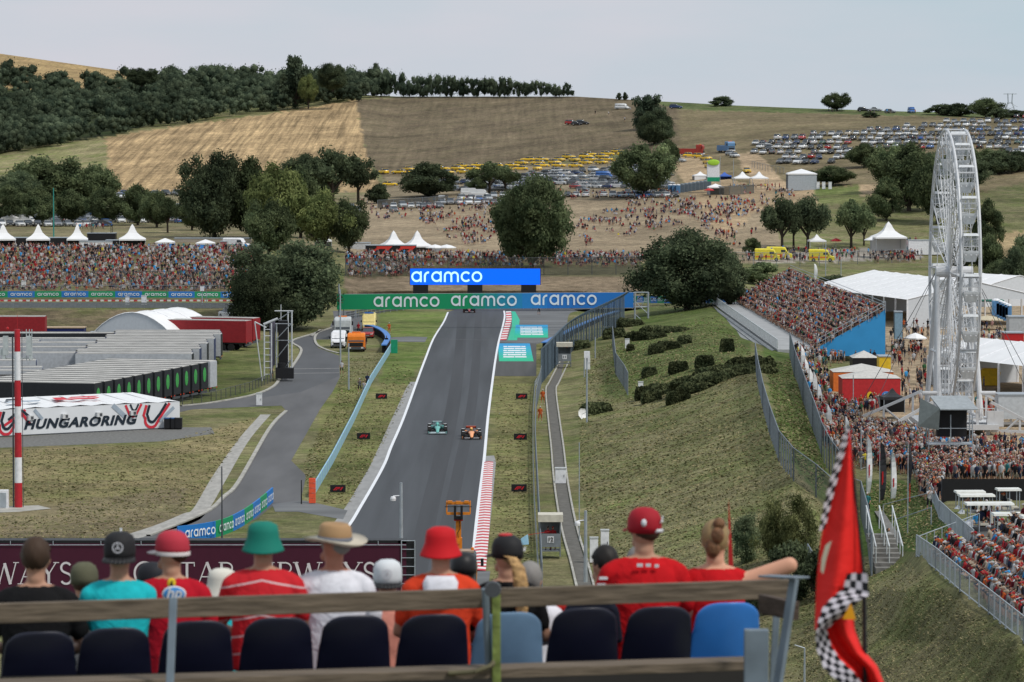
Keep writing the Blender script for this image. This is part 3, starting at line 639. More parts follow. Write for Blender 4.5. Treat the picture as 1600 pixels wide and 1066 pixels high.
for i, (u, v, w_, d_, h_, rz) in enumerate([(1015,588,1.6,1.4,.9,0),(1060,582,2.1,1.5,1.1,0),(1136,550,1.5,1.5,1.4,0),(1035,616,3.2,2.5,1.0,.3),(1052,631,1.3,1.5,1.1,0),(1067,626,1.3,1.5,1.2,0),(1005,624,1.6,1.6,1.2,0),(1018,628,2,1.6,1.1,0),(932,646,2.6,3,1.0,.3),(1101,574,2,2,1.2,0),(960,528,3,4,1.2,0),(975,510,3,9,1.0,.4),(1040,520,2.5,8,.8,.7),(1025,552,1.7,4,1,0),(1070,537,1.6,3,.9,0),(1045,546,3,3,.9,0),(1010,530,3,6,.9,.6),(1072,612,3,6,.8,-.5),(1150,584,5,9,.8,-.6),(1110,600,5,8,.8,-.6),(1172,574,3,7,1.0,-.5),(1135,592,3,8,.7,-.7),(1095,608,3,6,.7,-.4),(905,545,3,5,1,0),(985,548,.8,2,.7,0)]):
    hedge(u, v, w_, d_, h_, rz, '%s clipped dark hedge on the right bank counted from %s' % (ordn(i), 'the ditch side'))
# wood on the left hill (reads as one mass)
def wood():
    rg = np.random.default_rng(5); vs_ = []; ev, ef, o = [], [], 0
    pts = []
    def top(u): return np.interp(u, [-80,0,200,330,420,500,560,600,700,900], [128,128,142,128,140,142,140,128,142,148])
    def bot(u): return np.interp(u, [-80,0,160,300,400,500,560,620,900], [254,243,212,190,177,162,158,152,152])
    for i in range(420):
        u = rg.uniform(-80, 600); b = bot(u); t = top(u)
        v = rg.uniform(t, b-2); pts.append((u, v, rg.uniform(24,44), rg.uniform(28,42)))
    for i in range(46): pts.append((595+i*6.6+rg.uniform(-2,2), 152, 20*(1-.2*i/46), np.interp(i, [0,12,30,46], [40,38,32,22])*rg.uniform(.85,1.1)))
    for i in range(60): 
        u = -60+i*11; pts.append((u, bot(u)+rg.uniform(-4,3), rg.uniform(22,34), rg.uniform(24,36)))
    for u, v, w_, h_ in pts:
        D = gD(u, v); p = np.array(P(u, v, D)); s = D/F; nc = 9
        cs = rg.uniform(-1,1,(nc,3)); cs /= np.maximum(1, np.linalg.norm(cs,axis=1,keepdims=True)); rs = rg.uniform(.3,.5,nc)
        sc3 = np.array([w_*s/2, w_*s/2, h_*s/2]); c3 = cs*.7
        lv = leaves_arrays(rg, c3, rs, 650, .085)*sc3+p+np.array([0,0,h_*s/2]); vs_.append(lv)
        for c, r in zip(c3, rs):
            ev.append((ICOV*r*.8+c)*sc3+p+np.array([0,0,h_*s/2])); ef += [[q+o for q in f] for f in ICOF]; o += len(ICOV)
    me = quads_mesh('wood', np.vstack(vs_), leaf_far, (np.vstack(ev), ef)); ob = bpy.data.objects.new('wood', me); col.objects.link(ob)
    tag(ob, 'dense dark green wood covering the upper left hillside', 'wood', kind='stuff')
wood()
steel_dull = mat('steel_dull', (.20,.23,.26), .5, .2)
POSTM = {}
def postmesh(h, r, m):
    k = (round(h,2), r, m.name)
    if k not in POSTM: POSTM[k] = MB().tube((0,0,-.2),(0,0,h),r,n=5).mesh('post', m)
    return POSTM[k]
def put_post(t, p, h, r, m):
    o = bpy.data.objects.new('post', postmesh(h, r, m)); col.objects.link(o); o.parent = t; o.location = p
# ---------------- gantry with banner ----------------
bgreen = mat('banner_green', (.006,.26,.11), .55, 0, .03); bblue = mat('banner_blue', (.015,.165,.50), .55, 0, .03); letter = mat('letter_white', (.68,.74,.80), .6, 0, .02)
def gantry():
    Dg = 590; s = Dg/F; t = thing('gantry', 'long banner gantry spanning the track, green at left turning blue at right', 'gantry', (X(768,Dg), Dg, 0))
    x0, x1 = X(526,Dg)-X(768,Dg), X(990,Dg)-X(768,Dg); zt, zb = Z(460,Dg), Z(484,Dg); zt2, zb2 = Z(457,Dg), Z(481,Dg); n = 24
    mats_ = []
    for i in range(n):
        f = min(1, max(0, (i/n-.42)/.22)); c = [(.006*(1-f)+.02*f), (.26*(1-f)+.19*f), (.11*(1-f)+.52*f)]
        if i > 16: c = [.018, .16+.0*f, .50]
        mats_.append(mat('gantry_c%d' % i, c, .55, 0, .03))
    mb = MB()
    for i in range(n):
        a, b = i/n, (i+1)/n; xa, xb = x0+(x1-x0)*a, x0+(x1-x0)*b; za, zb_ = zb+(zb2-zb)*a, zb+(zb2-zb)*b; ta, tb_ = zt+(zt2-zt)*a, zt+(zt2-zt)*b
        mb.quad((xa,0,za),(xb,0,zb_),(xb,0,tb_),(xa,0,ta),i)
    mb.build('banner', mats_, t)
    for u in (635, 756, 881): mb = MB(); aramco(mb, frame_matrix((X(u,Dg)-X(768,Dg), -.04, Z(471.5-(u-635)*.012,Dg)), (1,0,0)), 1.62, 0, .19, .90); mb.build('lettering', letter, t)
    mb = MB()
    for y in (.3, 1.6):
        mb.tube((x0,y,zt-.1),(x1+2.2,y,zt2-.1),.07); mb.tube((x0,y,zb+.1),(x1+2.2,y,zb2+.1),.07)
    k = 40
    for i in range(k):
        xa = x0+(x1+2.2-x0)*i/k; xb = x0+(x1+2.2-x0)*(i+1)/k; mb.tube((xa,.3,zb+.1),(xb,.3,zt-.1),.04,n=5); mb.tube((xa,.3,zt-.1),(xa,1.6,zt-.1),.04,n=5)
    mb.build('truss', grey, t)
    mb = MB()
    for y in (.1, 1.8):
        mb.tube((x1+.25,y,0),(x1+.25,y,zt2),.10); mb.tube((x1+2.3,y,0),(x1+2.3,y,zt2),.12)
    for z0, z1 in ((.3,2.2),(2.2,4.1),(4.1,zb2+.8)): mb.tube((x1+.25,.1,z1),(x1+2.3,.1,z0),.06)
    mb.tube((x1+.25,.1,zt2),(x1+2.3,.1,zt2),.08)
    mb.build('leg', grey, t)
    mb = MB(); mb.tube((x0+.3,.3,0),(x0+.3,.3,zt+1.6),.13); mb.tube((x0+1.0,1.6,0),(x0+1.0,1.6,zt),.1); mb.build('leg', grey, t)
gantry()
def video_board():
    D = 662; cx = X(742.5, D); t = thing('video_board', 'blue lit video board on black legs above the gantry banner', 'screen', (cx, D, G(742,474).z))
    gz = G(742,474).z; x0 = X(641,D)-cx; x1 = X(844,D)-cx; z0 = Z(445,D)-gz; z1 = Z(420,D)-gz
    MB().box(((x0+x1)/2,.5,(z0+z1)/2),(x1-x0+.2,.9,z1-z0+.1)).build('cabinet', black, t)
    MB().quad((x0,.02,z0),(x1,.02,z0),(x1,.02,z1),(x0,.02,z1)).build('screen', mat('lit_screen', (.0,.10,.85), .4, 0, 0, emit=.9), t)
    mb = MB(); aramco(mb, frame_matrix((X(698,D)-cx, -.03, (z0+z1)/2), (1,0,0)), 1.85, 0, .18, .95); mb.build('lettering', mat('lit_letter', (.55,.95,1.0), .4, 0, 0, emit=.6), t)
    for u in (657, 742, 826): MB().box((X(u,D)-cx, .5, z0/2-.3), (2.6, 1.0, z0+.5)).build('leg', black, t)
video_board()
# ---------------- pit wall style barrier boards ----------------
def board_run(name, pts, h, label, cat, dz=0, seg=None, letters=True, cols=(0,1), start=0, th=.12, flat=False):
    """upright boards along a photo polyline, alternating colours, each with the word"""
    w3 = []
    for u, v in pts:
        D = H/float(slope(v)) if flat else gD(u, v); w3.append(P(u, v, D, dz))
    d = [0]
    for a, b in zip(w3[:-1], w3[1:]): d.append(d[-1]+(b-a).length)
    def at(s):
        for i in range(len(d)-1):
            if s <= d[i+1] or i == len(d)-2:
                t = (s-d[i])/max(1e-6, d[i+1]-d[i]); return w3[i].lerp(w3[i+1], t)
    t = thing(name, label, cat, w3[0]); o = w3[0]; n = max(1, round(d[-1]/seg)); mb = MB()
    sub = 3 if len(pts) > 2 else 1
    for i in range(n):
        for q in range(sub):
            a = at(d[-1]*(i+q/sub)/n)-o; b = at(d[-1]*(i+(q+1)/sub)/n)-o; e = (b-a); e.z = 0; nrm = Vector((e.y, -e.x, 0)).normalized()*-th
            up = Vector((0,0,h)); c = (i+start) % 2
            mb.add([a,b,b+up,a+up,a+nrm,b+nrm,b+nrm+up,a+nrm+up], [(0,1,2,3),(5,4,7,6),(3,2,6,7),(1,5,6,2),(4,0,3,7)], c)
        a = at(d[-1]*i/n)-o; b = at(d[-1]*(i+1)/n)-o; m = at(d[-1]*(i+.5)/n)-o
        if letters:
            e = (b-a); wd = e.length; nr = Vector((e.y, -e.x, 0)).normalized()
            ml = MB(); aramco(ml, frame_matrix(m+Vector((0,0,h*.5))+nr*.05, e), h*.46, 0, .2, min(1.3, wd*.8/(7.0*h*.46))); ml.build('lettering', letter, t)
    mb.build('panel', [bgreen, bblue] if letters else [mat('rail_pale', (.30,.52,.58), .5), mat('rail_blue', (.25,.42,.62), .5)], t)
    return t, w3, at, d[-1]
board_run('advertising_board', [(-30,468.5),(120,468),(250,468.5),(385,469)], 1.0, 'long row of alternating blue and green boards along the back straight', 'advertising board', seg=4.1, dz=.35, start=0)
board_run('advertising_board', smoothed([(278,848),(300,846),(345,838),(380,822),(405,804),(427,785)], 3), 1.25, 'curved blue and green boards beside the service road', 'advertising board', dz=0, seg=4.6, flat=True, start=1)
board_run('advertising_board', [(985,476),(1045,477),(1120,476),(1205,470)], 1.2, 'blue and green boards half hidden behind the huge round tree', 'advertising board', dz=.3, seg=4.4)
mb = MB()
for i in range(70):
    u = -20+i*5.8; p = G(u, 471); mb.box((p.x, p.y, p.z+.12), (.55, .3, .24), i%2)
tag(mb.build('kerb', [kr, kw]), 'thin red and white kerb under the back straight boards', 'kerb')
# back straight guard rails + posts
steel = mat('guard_steel', (.22,.24,.26), .4, .5)
def guard(pts, label, h=.9, rails=3, post=2.5, flat=False, mm=None, name='guard_rail'):
    mm = mm or steel; w3 = []
    for u, v in pts:
        D = H/float(slope(v)) if flat else gD(u, v); w3.append(P(u, v, D))
    t = thing(name, label, 'guard rail', w3[0]); o = w3[0]; mb = MB(); mp_ = MB()
    for a, b in zip(w3[:-1], w3[1:]):
        a = a-o; b = b-o; L_ = (b-a).length
        for k in range(rails): 
            z = h*(k+.7)/rails; mb.add([a+Vector((0,0,z-.13)), b+Vector((0,0,z-.13)), b+Vector((0,0,z+.13)), a+Vector((0,0,z+.13))], [(0,1,2,3)])
        for i in range(max(1, int(L_/post))): p = a.lerp(b, i/max(1, int(L_/post))); put_post(t, p+Vector((0,.06,0)), h, .05, grey)
    mb.build('rail', mm, t)
guard([(-30,482),(200,482),(380,483)], 'grey triple guard rail in front of the back straight')
guard([(540,500),(600,489),(640,484)], 'dark fence rail behind the yellow ambulance', 1.2, 3, mm=dgrey)
# blue tyre barrier + pale guard rail left of the track
def tyre_barrier(pts, label):
    t = thing('tyre_barrier', label, 'tyre barrier', P(*pts[0], H/float(slope(pts[0][1])))); o = Vector(t.location); mb = MB(); mt = MB()
    w3 = [P(u, v, H/float(slope(v)))-o for u, v in smoothed(pts, 4)]
    for a, b in zip(w3[:-1], w3[1:]):
        n = max(1, int((b-a).length/.7)); e = (b-a).normalized()
        for i in range(n):
            p = a.lerp(b, i/n); 
            for k in range(4): mt.lathe(p+Vector((0,0,.02+k*.24)), [(.0,0),(.3,0),(.34,.1),(.3,.22),(0,.22)], 8)
        q = Vector((-e.y, e.x, 0))*.38; up = Vector((0,0,1.06)); mb.loft([[a-q+up, a+q+up, a+q+up+Vector((0,0,.14)), a-q+up+Vector((0,0,.14))],[b-q+up, b+q+up, b+q+up+Vector((0,0,.14)), b-q+up+Vector((0,0,.14))]])
    mt.build('tyres', tyre, t); mb.build('cover', mat('cover_blue', (.06,.20,.52), .5), t)
tyre_barrier([(573,520),(585,522),(600,530),(606,540),(600,552)], 'curved blue topped tyre barrier behind the orange truck')
tyre_barrier([(965,497),(940,505),(905,520),(880,533),(850,548)], 'long blue tyre barrier inside the tall fence right of the track')
board_run('guard_rail', [(489,778),(520,725),(553,660),(580,600),(612,548)], 1.0, 'pale blue panelled barrier left of the track verge', 'barrier', seg=2.0, letters=False, flat=True)
tag(MB().box((0,0,.9),(.9,.5,1.9),bevel_ if False else 0).build('barrier_end', green, loc=P(616,552,H/float(slope(552)))), 'green padded end of the pale barrier near the tyre wall', 'barrier end')
mb = MB(); [mb.box((0, .02*k, .25+.42*k), (.55, .35, .38)) for k in range(5)]
tag(mb.build('barrier_end', mat('pad_orange', (.75,.10,.04), .6), loc=P(488,787,H/float(slope(787)))), 'orange stacked pads at the near end of the pale barrier', 'barrier end')
# small black boards with red winged marks
f1m = mat('board_red', (.55,.015,.03), .5)
def small_board(u, v, label):
    D = H/float(slope(v)); wd = 19*D/F*(1+0*u); wd = 1.32; h = .62
    t = thing('sign_board', label, 'sign', P(u, v, D, .05), 0, 'black trackside boards')
    MB().box((0,0,h/2),(wd,.10,h)).box((-.4,.1,.1),(.05,.3,.2)).box((.4,.1,.1),(.05,.3,.2)).build('panel', black, t)
    mb = MB(); y = -.056
    mb.add([(-.42,y,.17),(-.30,y,.17),(-.12,y,.36),(.18,y,.36),(.24,y,.44),(-.16,y,.44)], [(0,1,2,3,4,5)])
    mb.add([(-.24,y,.17),(-.12,y,.17),(-.04,y,.27),(.12,y,.27),(.17,y,.33),(-.09,y,.33)], [(0,1,2,3,4,5)])
    mb.add([(.16,y,.17),(.28,y,.17),(.46,y,.44),(.34,y,.44)], [(0,1,2,3)])
    mb.build('emblem', f1m, t)
for u, v, l in ((596,624,'farthest'),(568,687,'middle'),(528,770,'nearest')): small_board(u, v, 'small black board with red mark left of the track, %s of three' % l)
for u, v, l in ((815,624,'farthest'),(813,688,'middle'),(811,769,'nearest')): small_board(u, v, 'small black board with red mark right of the track, %s of three' % l)
# ---------------- fences ----------------
def netmat(name, c, a):
    m = bpy.data.materials.new(name); m.use_nodes = True; n = m.node_tree; n.nodes.clear(); K = n.links.new
    o = n.nodes.new('ShaderNodeOutputMaterial'); d = n.nodes.new('ShaderNodeBsdfDiffuse'); d.inputs[0].default_value = (*c, 1); t = n.nodes.new('ShaderNodeBsdfTransparent'); mx = n.nodes.new('ShaderNodeMixShader'); mx.inputs[0].default_value = a
    K(t.outputs[0], mx.inputs[1]); K(d.outputs[0], mx.inputs[2]); K(mx.outputs[0], o.inputs[0]); return m
net = netmat('wire_mesh', (.085,.105,.125), .42); net2 = netmat('wire_mesh_light', (.07,.08,.08), .2); net3 = netmat('wire_mesh_pale', (.4,.42,.44), .35)
def fence(pts, h, label, post=3.0, m=net, pm=steel_dull, pr=.06, lean=0, group=None, cat='fence', name='fence', flat=False):
    w3 = []
    for u, v in pts:
        D = H/float(slope(v)) if flat else gD(u, v); w3.append(P(u, v, D))
    t = thing(name, label, cat, w3[0], group=group); o = w3[0]; mb = MB(); mp_ = MB(); acc = 0; last = None
    for a, b in zip(w3[:-1], w3[1:]):
        a = a-o; b = b-o; up = Vector((0,0,h)); mb.quad(a, b, b+up, a+up)
        mp_.tube(a+up, b+up, pr*.6, n=4)
        L_ = (b-a).length; k = max(1, round(L_/post)); e = (b-a).normalized(); q = Vector((-e.y, e.x, 0))
        for i in range(k+1):
            p = a.lerp(b, i/k); put_post(t, p, h, pr, pm)
            if lean: mp_.tube(p+up, p+up+q*lean+Vector((0,0,abs(lean)*.8)), pr*.9, n=5)
    mb.build('mesh_panel', m, t); mp_.build('top_wire', pm, t); return t
fence(smoothed([(975,505),(950,520),(925,533),(900,546),(880,560),(862,580),(846,600)], 3), 4.2, 'tall grey catch fence with bent tops right of the track bend', 2.6, net, pm=mat('fence_blue_grey', (.10,.14,.18), .5), pr=.09, lean=1.0)
fence([(846,600),(838,640),(836,700),(839,760),(843,840),(847,930)], 2.2, 'grey fence beside the marshals along the right verge', 4, net2, pr=.05)
guard([(845,590),(836,606),(833,650),(833,720),(835,790),(839,860),(843,930)], 'white topped guard rail along the right verge', .8, 2, flat=True, mm=mat('rail_white', (.5,.55,.58), .4))
fence([(957,540),(962,585),(975,605),(981,618)], 2.6, 'short mesh fence on the bank near the catch fence', 3, net)
fence([(1180,570),(1184,600),(1192,640),(1203,680),(1217,722),(1240,752),(1275,778),(1300,800)], 2.5, 'inner mesh fence running along the crest of the bank', 3, net)
fence([(1234,556),(1242,590),(1255,630),(1270,672),(1284,715),(1296,740),(1330,790)], 3.0, 'outer mesh fence beside the fairground crowd', 3, net)
fence([(1100,476),(1080,470),(1072,466)], 2.6, 'pale blue mesh fence at the foot of the huge round tree', 3, net3)
fence([(-20,478),(120,478),(260,478),(385,478)], 3.2, 'see-through mesh fence along the back straight', 6, netmat('wire_thin', (.10,.11,.11), .10), pr=.05)
fence([(-20,458),(120,458),(260,458),(400,459)], 3.6, 'see-through debris fence below the left crowd', 6, netmat('wire_thin2', (.10,.11,.11), .16), pm=dgrey, pr=.06)
fence([(540,431),(700,431),(850,430),(1000,429)], 3.2, 'dark mesh fence below the crowd behind the video board', 5, netmat('wire_dark', (.06,.065,.06), .4), pm=dgrey, pr=.07)
fence([(1140,415),(1250,417),(1340,413),(1420,410)], 2.6, 'mesh fence in front of the parked ambulances', 6, net2, pr=.06)
fence([(270,636),(330,628),(390,612),(440,590)], 1.1, 'low dark wire fence along the grass verge by the trailers', 2.2, net2, pm=dgrey, pr=.04)
fence([(1262,905),(1275,930),(1292,960),(1320,985)], 2.2, 'mesh fence dropping behind the big flag', 2, net2)
fence([(1330,800),(1345,806),(1356,850),(1362,900)], 2.6, 'grey mesh fence beside the steps', 2.4, net)
fence([(1175,262),(1200,268),(1225,272)], 1.8, 'short fence beside the dirt road up the hill', 3, net2)
fence([(1110,304),(1140,305),(1178,302)], 2.2, 'dark screen fence behind the portable toilets', 4, netmat('screen_fence', (.12,.12,.11), .8))
fence([(590,325),(640,322),(700,318)], 2.0, 'grey screen fence below the taxis', 4, netmat('screen_fence2', (.08,.08,.075), .85))
fence([(1260,470),(1250,452),(1230,440)], 1.2, 'railing at the far end of the right grandstand', 3, net2)
# crowd barriers
def barrier_run(pts, label, h=1.15, bars=True, th=.03, step=.22, group=None):
    w3 = [G(u, v) for u, v in pts]; o = w3[0]; t = thing('crowd_barrier', label, 'barrier', o, group=group); mb = MB()
    for a, b in zip(w3[:-1], w3[1:]):
        a = a-o; b = b-o; L_ = (b-a).length; k = max(1, round(L_/2.3))
        for z in (.12, h): mb.tube(a+Vector((0,0,z)), b+Vector((0,0,z)), th, n=5)
        if bars: 
            for i in range(int(L_/step)): p = a.lerp(b, i*step/L_); mb.tube(p+Vector((0,0,.12)), p+Vector((0,0,h)), .012, n=3, cap=False)
        for i in range(k+1): p = a.lerp(b, i/k); mb.tube(p, p+Vector((0,0,h)), th*1.3, n=5); mb.tube(p+Vector((0,-.3,.02)), p+Vector((0,.3,.02)), th*.8, n=4)
    mb.build('bars', grey, t); return t
barrier_run([(1432,870),(1462,892),(1500,925),(1545,960),(1600,1006),(1640,1040)], 'long steel railing in front of the lower right crowd', 1.25, True, .035, .28)
barrier_run([(1468,812),(1485,830),(1505,848),(1521,862)], 'grey crowd barriers beside the golf carts', 1.2)
barrier_run([(1345,735),(1365,728),(1390,722),(1415,725),(1435,750),(1460,790),(1468,812)], 'crowd barriers holding back the fairground crowd', 1.1, step=.4)
for k, (a, b, l) in enumerate([((1380,812),(1450,795),'upper'),((1398,838),(1455,820),'lower')]):
    A = G(*a); B = G(*b); mb = MB(); mb.tube((0,0,0),(0,0,1.1),.04); d = B-A; mb.tube(d, d+Vector((0,0,1.1)),.04); mb.tube((0,0,1.1), d+Vector((0,0,1.1)),.035)
    tag(mb.build('handrail', grey, loc=A), '%s thin handrail across the green slope' % l, 'handrail')
mb = MB(); A = G(1436,868); B = G(1530,832)-A; mb.tube((0,0,1.1), B+Vector((0,0,1.1)), .03); [mb.tube(B*(i/8), B*(i/8)+Vector((0,0,1.1)), .03, n=5) for i in range(9)]
tag(mb.build('handrail', grey, loc=A), 'thin handrail behind the lower right crowd', 'handrail')
# stairs with railings left of the lower crowd
t = thing('staircase', 'concrete steps with pale metal handrails beside the lower right crowd', 'stairs', G(1400,880)); mb = MB(); mr = MB()
for i in range(8): mb.box((-.4, i*.8, .2*i-.5), (1.7, .8, .5))
mb.build('steps', mat('old_concrete', (.19,.185,.175), .9, 0, .3, 1.5, .3), t)
for x in (-1.2, -.4, .4):
    mr.tube((x,0,1.0),(x,6.5,2.8),.045); [mr.tube((x,i*1.6,.35*i),(x,i*1.6,1.0+.44*i),.035,n=5) for i in range(5)]
mr.build('handrails', mat('pale_rail', (.55,.58,.6), .4), t)
sheet('path', [(1366,800),(1380,800),(1400,830),(1412,850),(1400,850)], mat('old_concrete', (0,0,0)), .06, False)
# ---------------- terrace below grandstand ----------------
def prism(name, poly, h, m, label, cat, dz=0):
    w3 = [G(u, v, dz) for u, v in poly]; o = w3[0].copy(); zt = max(p.z for p in w3)+h; mb = MB(); n = len(w3)
    top = [Vector((p.x-o.x, p.y-o.y, (p.z if False else zt)-o.z)) for p in w3]; bot = [Vector((p.x-o.x, p.y-o.y, p.z-o.z-1.5)) for p in w3]
    mb.add(top+bot, [tuple(range(n))]+[(i+n, (i+1)%n+n, (i+1)%n, i) for i in range(n)])
    return tag(mb.build(name, m, loc=o), label, cat)
# right grandstand -------------------------------------------------------
GS = dict(n=12, rise=.37, depth=.72, near=485.0, far=612.0, z0=3.2)
def gs_pt(row, t):     # t 0 near .. 1 far ; returns floor point of a row
    D = GS['near']+(GS['far']-GS['near'])*t; x = X(1277,485)+(X(1150,612)-X(1277,485))*t + row*GS['depth']
    return Vector((x, D, GS['z0']+row*GS['rise']))
t = thing('grandstand', 'tiered grandstand packed with people, blue cloth on its near side', 'grandstand', (0,0,0))
mb = MB(); n = GS['n']
for r in range(n):
    a, b = gs_pt(r, 0), gs_pt(r, 1); c, d = a+Vector((GS['depth'],0,0)), b+Vector((GS['depth'],0,0))
    mb.quad(a, c, d, b); mb.quad(a-Vector((0,0,GS['rise'])), a, b, b-Vector((0,0,GS['rise'])))
mb.build('terraces', concrete, t)
a = gs_pt(0,0); b = gs_pt(n,0); mb = MB(); y = a.y-.3
mb.add([(a.x,y,2.2),(b.x,y,2.2),(b.x,y,b.z+.4),(a.x,y,a.z)], [(0,1,2,3)]); mb.add([(b.x,y,2.2),(b.x,y+2,2.2),(b.x,y+2,b.z+.4),(b.x,y,b.z+.4)], [(0,1,2,3)])
mb.build('side_cloth', mat('cloth_blue', (.035,.27,.58), .6, 0, .06, .6), t)
mb = MB()
for k in range(2): mb.tube((a.x,y-.1,a.z+.6+.5*k),(b.x,y-.1,b.z+1.0+.5*k),.04,n=5)
for i in range(9): p = a.lerp(b, i/8); mb.tube((p.x,y-.1,p.z),(p.x,y-.1,p.z+1.5),.04,n=5)
b2 = gs_pt(n,1)
for k in range(3): mb.tube((b.x,b.y,b.z+.5+.4*k),(b2.x,b2.y,b2.z+.5+.4*k),.04,n=5)
mb.build('railing', grey, t)
pv = mat('paving_pale', (.33,.34,.35), .9, 0, .12, .6)
mb = MB(); pts = [gs_pt(0,0)+Vector((-5.0,-1,-.15)), gs_pt(0,0)+Vector((0,-1,-.15)), gs_pt(0,1)+Vector((0,5,-.15)), gs_pt(0,1)+Vector((-4,5,-.15))]
mb.add(pts+[p-Vector((0,0,2.5)) for p in pts], [(0,1,2,3),(0,4,5,1),(3,7,4,0),(1,5,6,2)]); struct(mb.build('pavement', pv))
mb = MB(); p0, p1 = gs_pt(0,0)+Vector((-5,-1,-.1)), gs_pt(0,1)+Vector((-4,5,-.1))
for i in range(46): q = p0.lerp(p1, i/45); mb.tube(q, q+Vector((0,0,1.2)), .045, n=5)
mb.tube(p0+Vector((0,0,1.2)), p1+Vector((0,0,1.2)), .06); mb.quad(p0, p1, p1+Vector((0,0,1.15)), p0+Vector((0,0,1.15)), 1)
tag(mb.build('railing', [mat('pale_rail', (0,0,0)), netmat('rail_panel', (.45,.48,.5), .55)]), 'pale railing along the terrace in front of the right grandstand', 'railing')
mb = MB(); p0 -= Vector((.4,0,0)); p1 -= Vector((.4,0,0))
for i in range(7):
    k = i*.5; mb.add([p0+Vector((-k,0,-.22*i-.1)), p1+Vector((-k*.8,0,-.22*i-.1)), p1+Vector((-k*.8-.46,0,-.22*i-.2)), p0+Vector((-k-.46,0,-.22*i-.2)), p1+Vector((-k*.8-.46,0,-.22*i-.34)), p0+Vector((-k-.46,0,-.22*i-.34))], [(0,3,2,1),(3,5,4,2)])
tag(mb.build('retaining_steps', mat('slab_grey', (.26,.27,.28), .9, 0, .25, 1.2)), 'sloping concrete slab steps below the terrace railing', 'retaining wall')
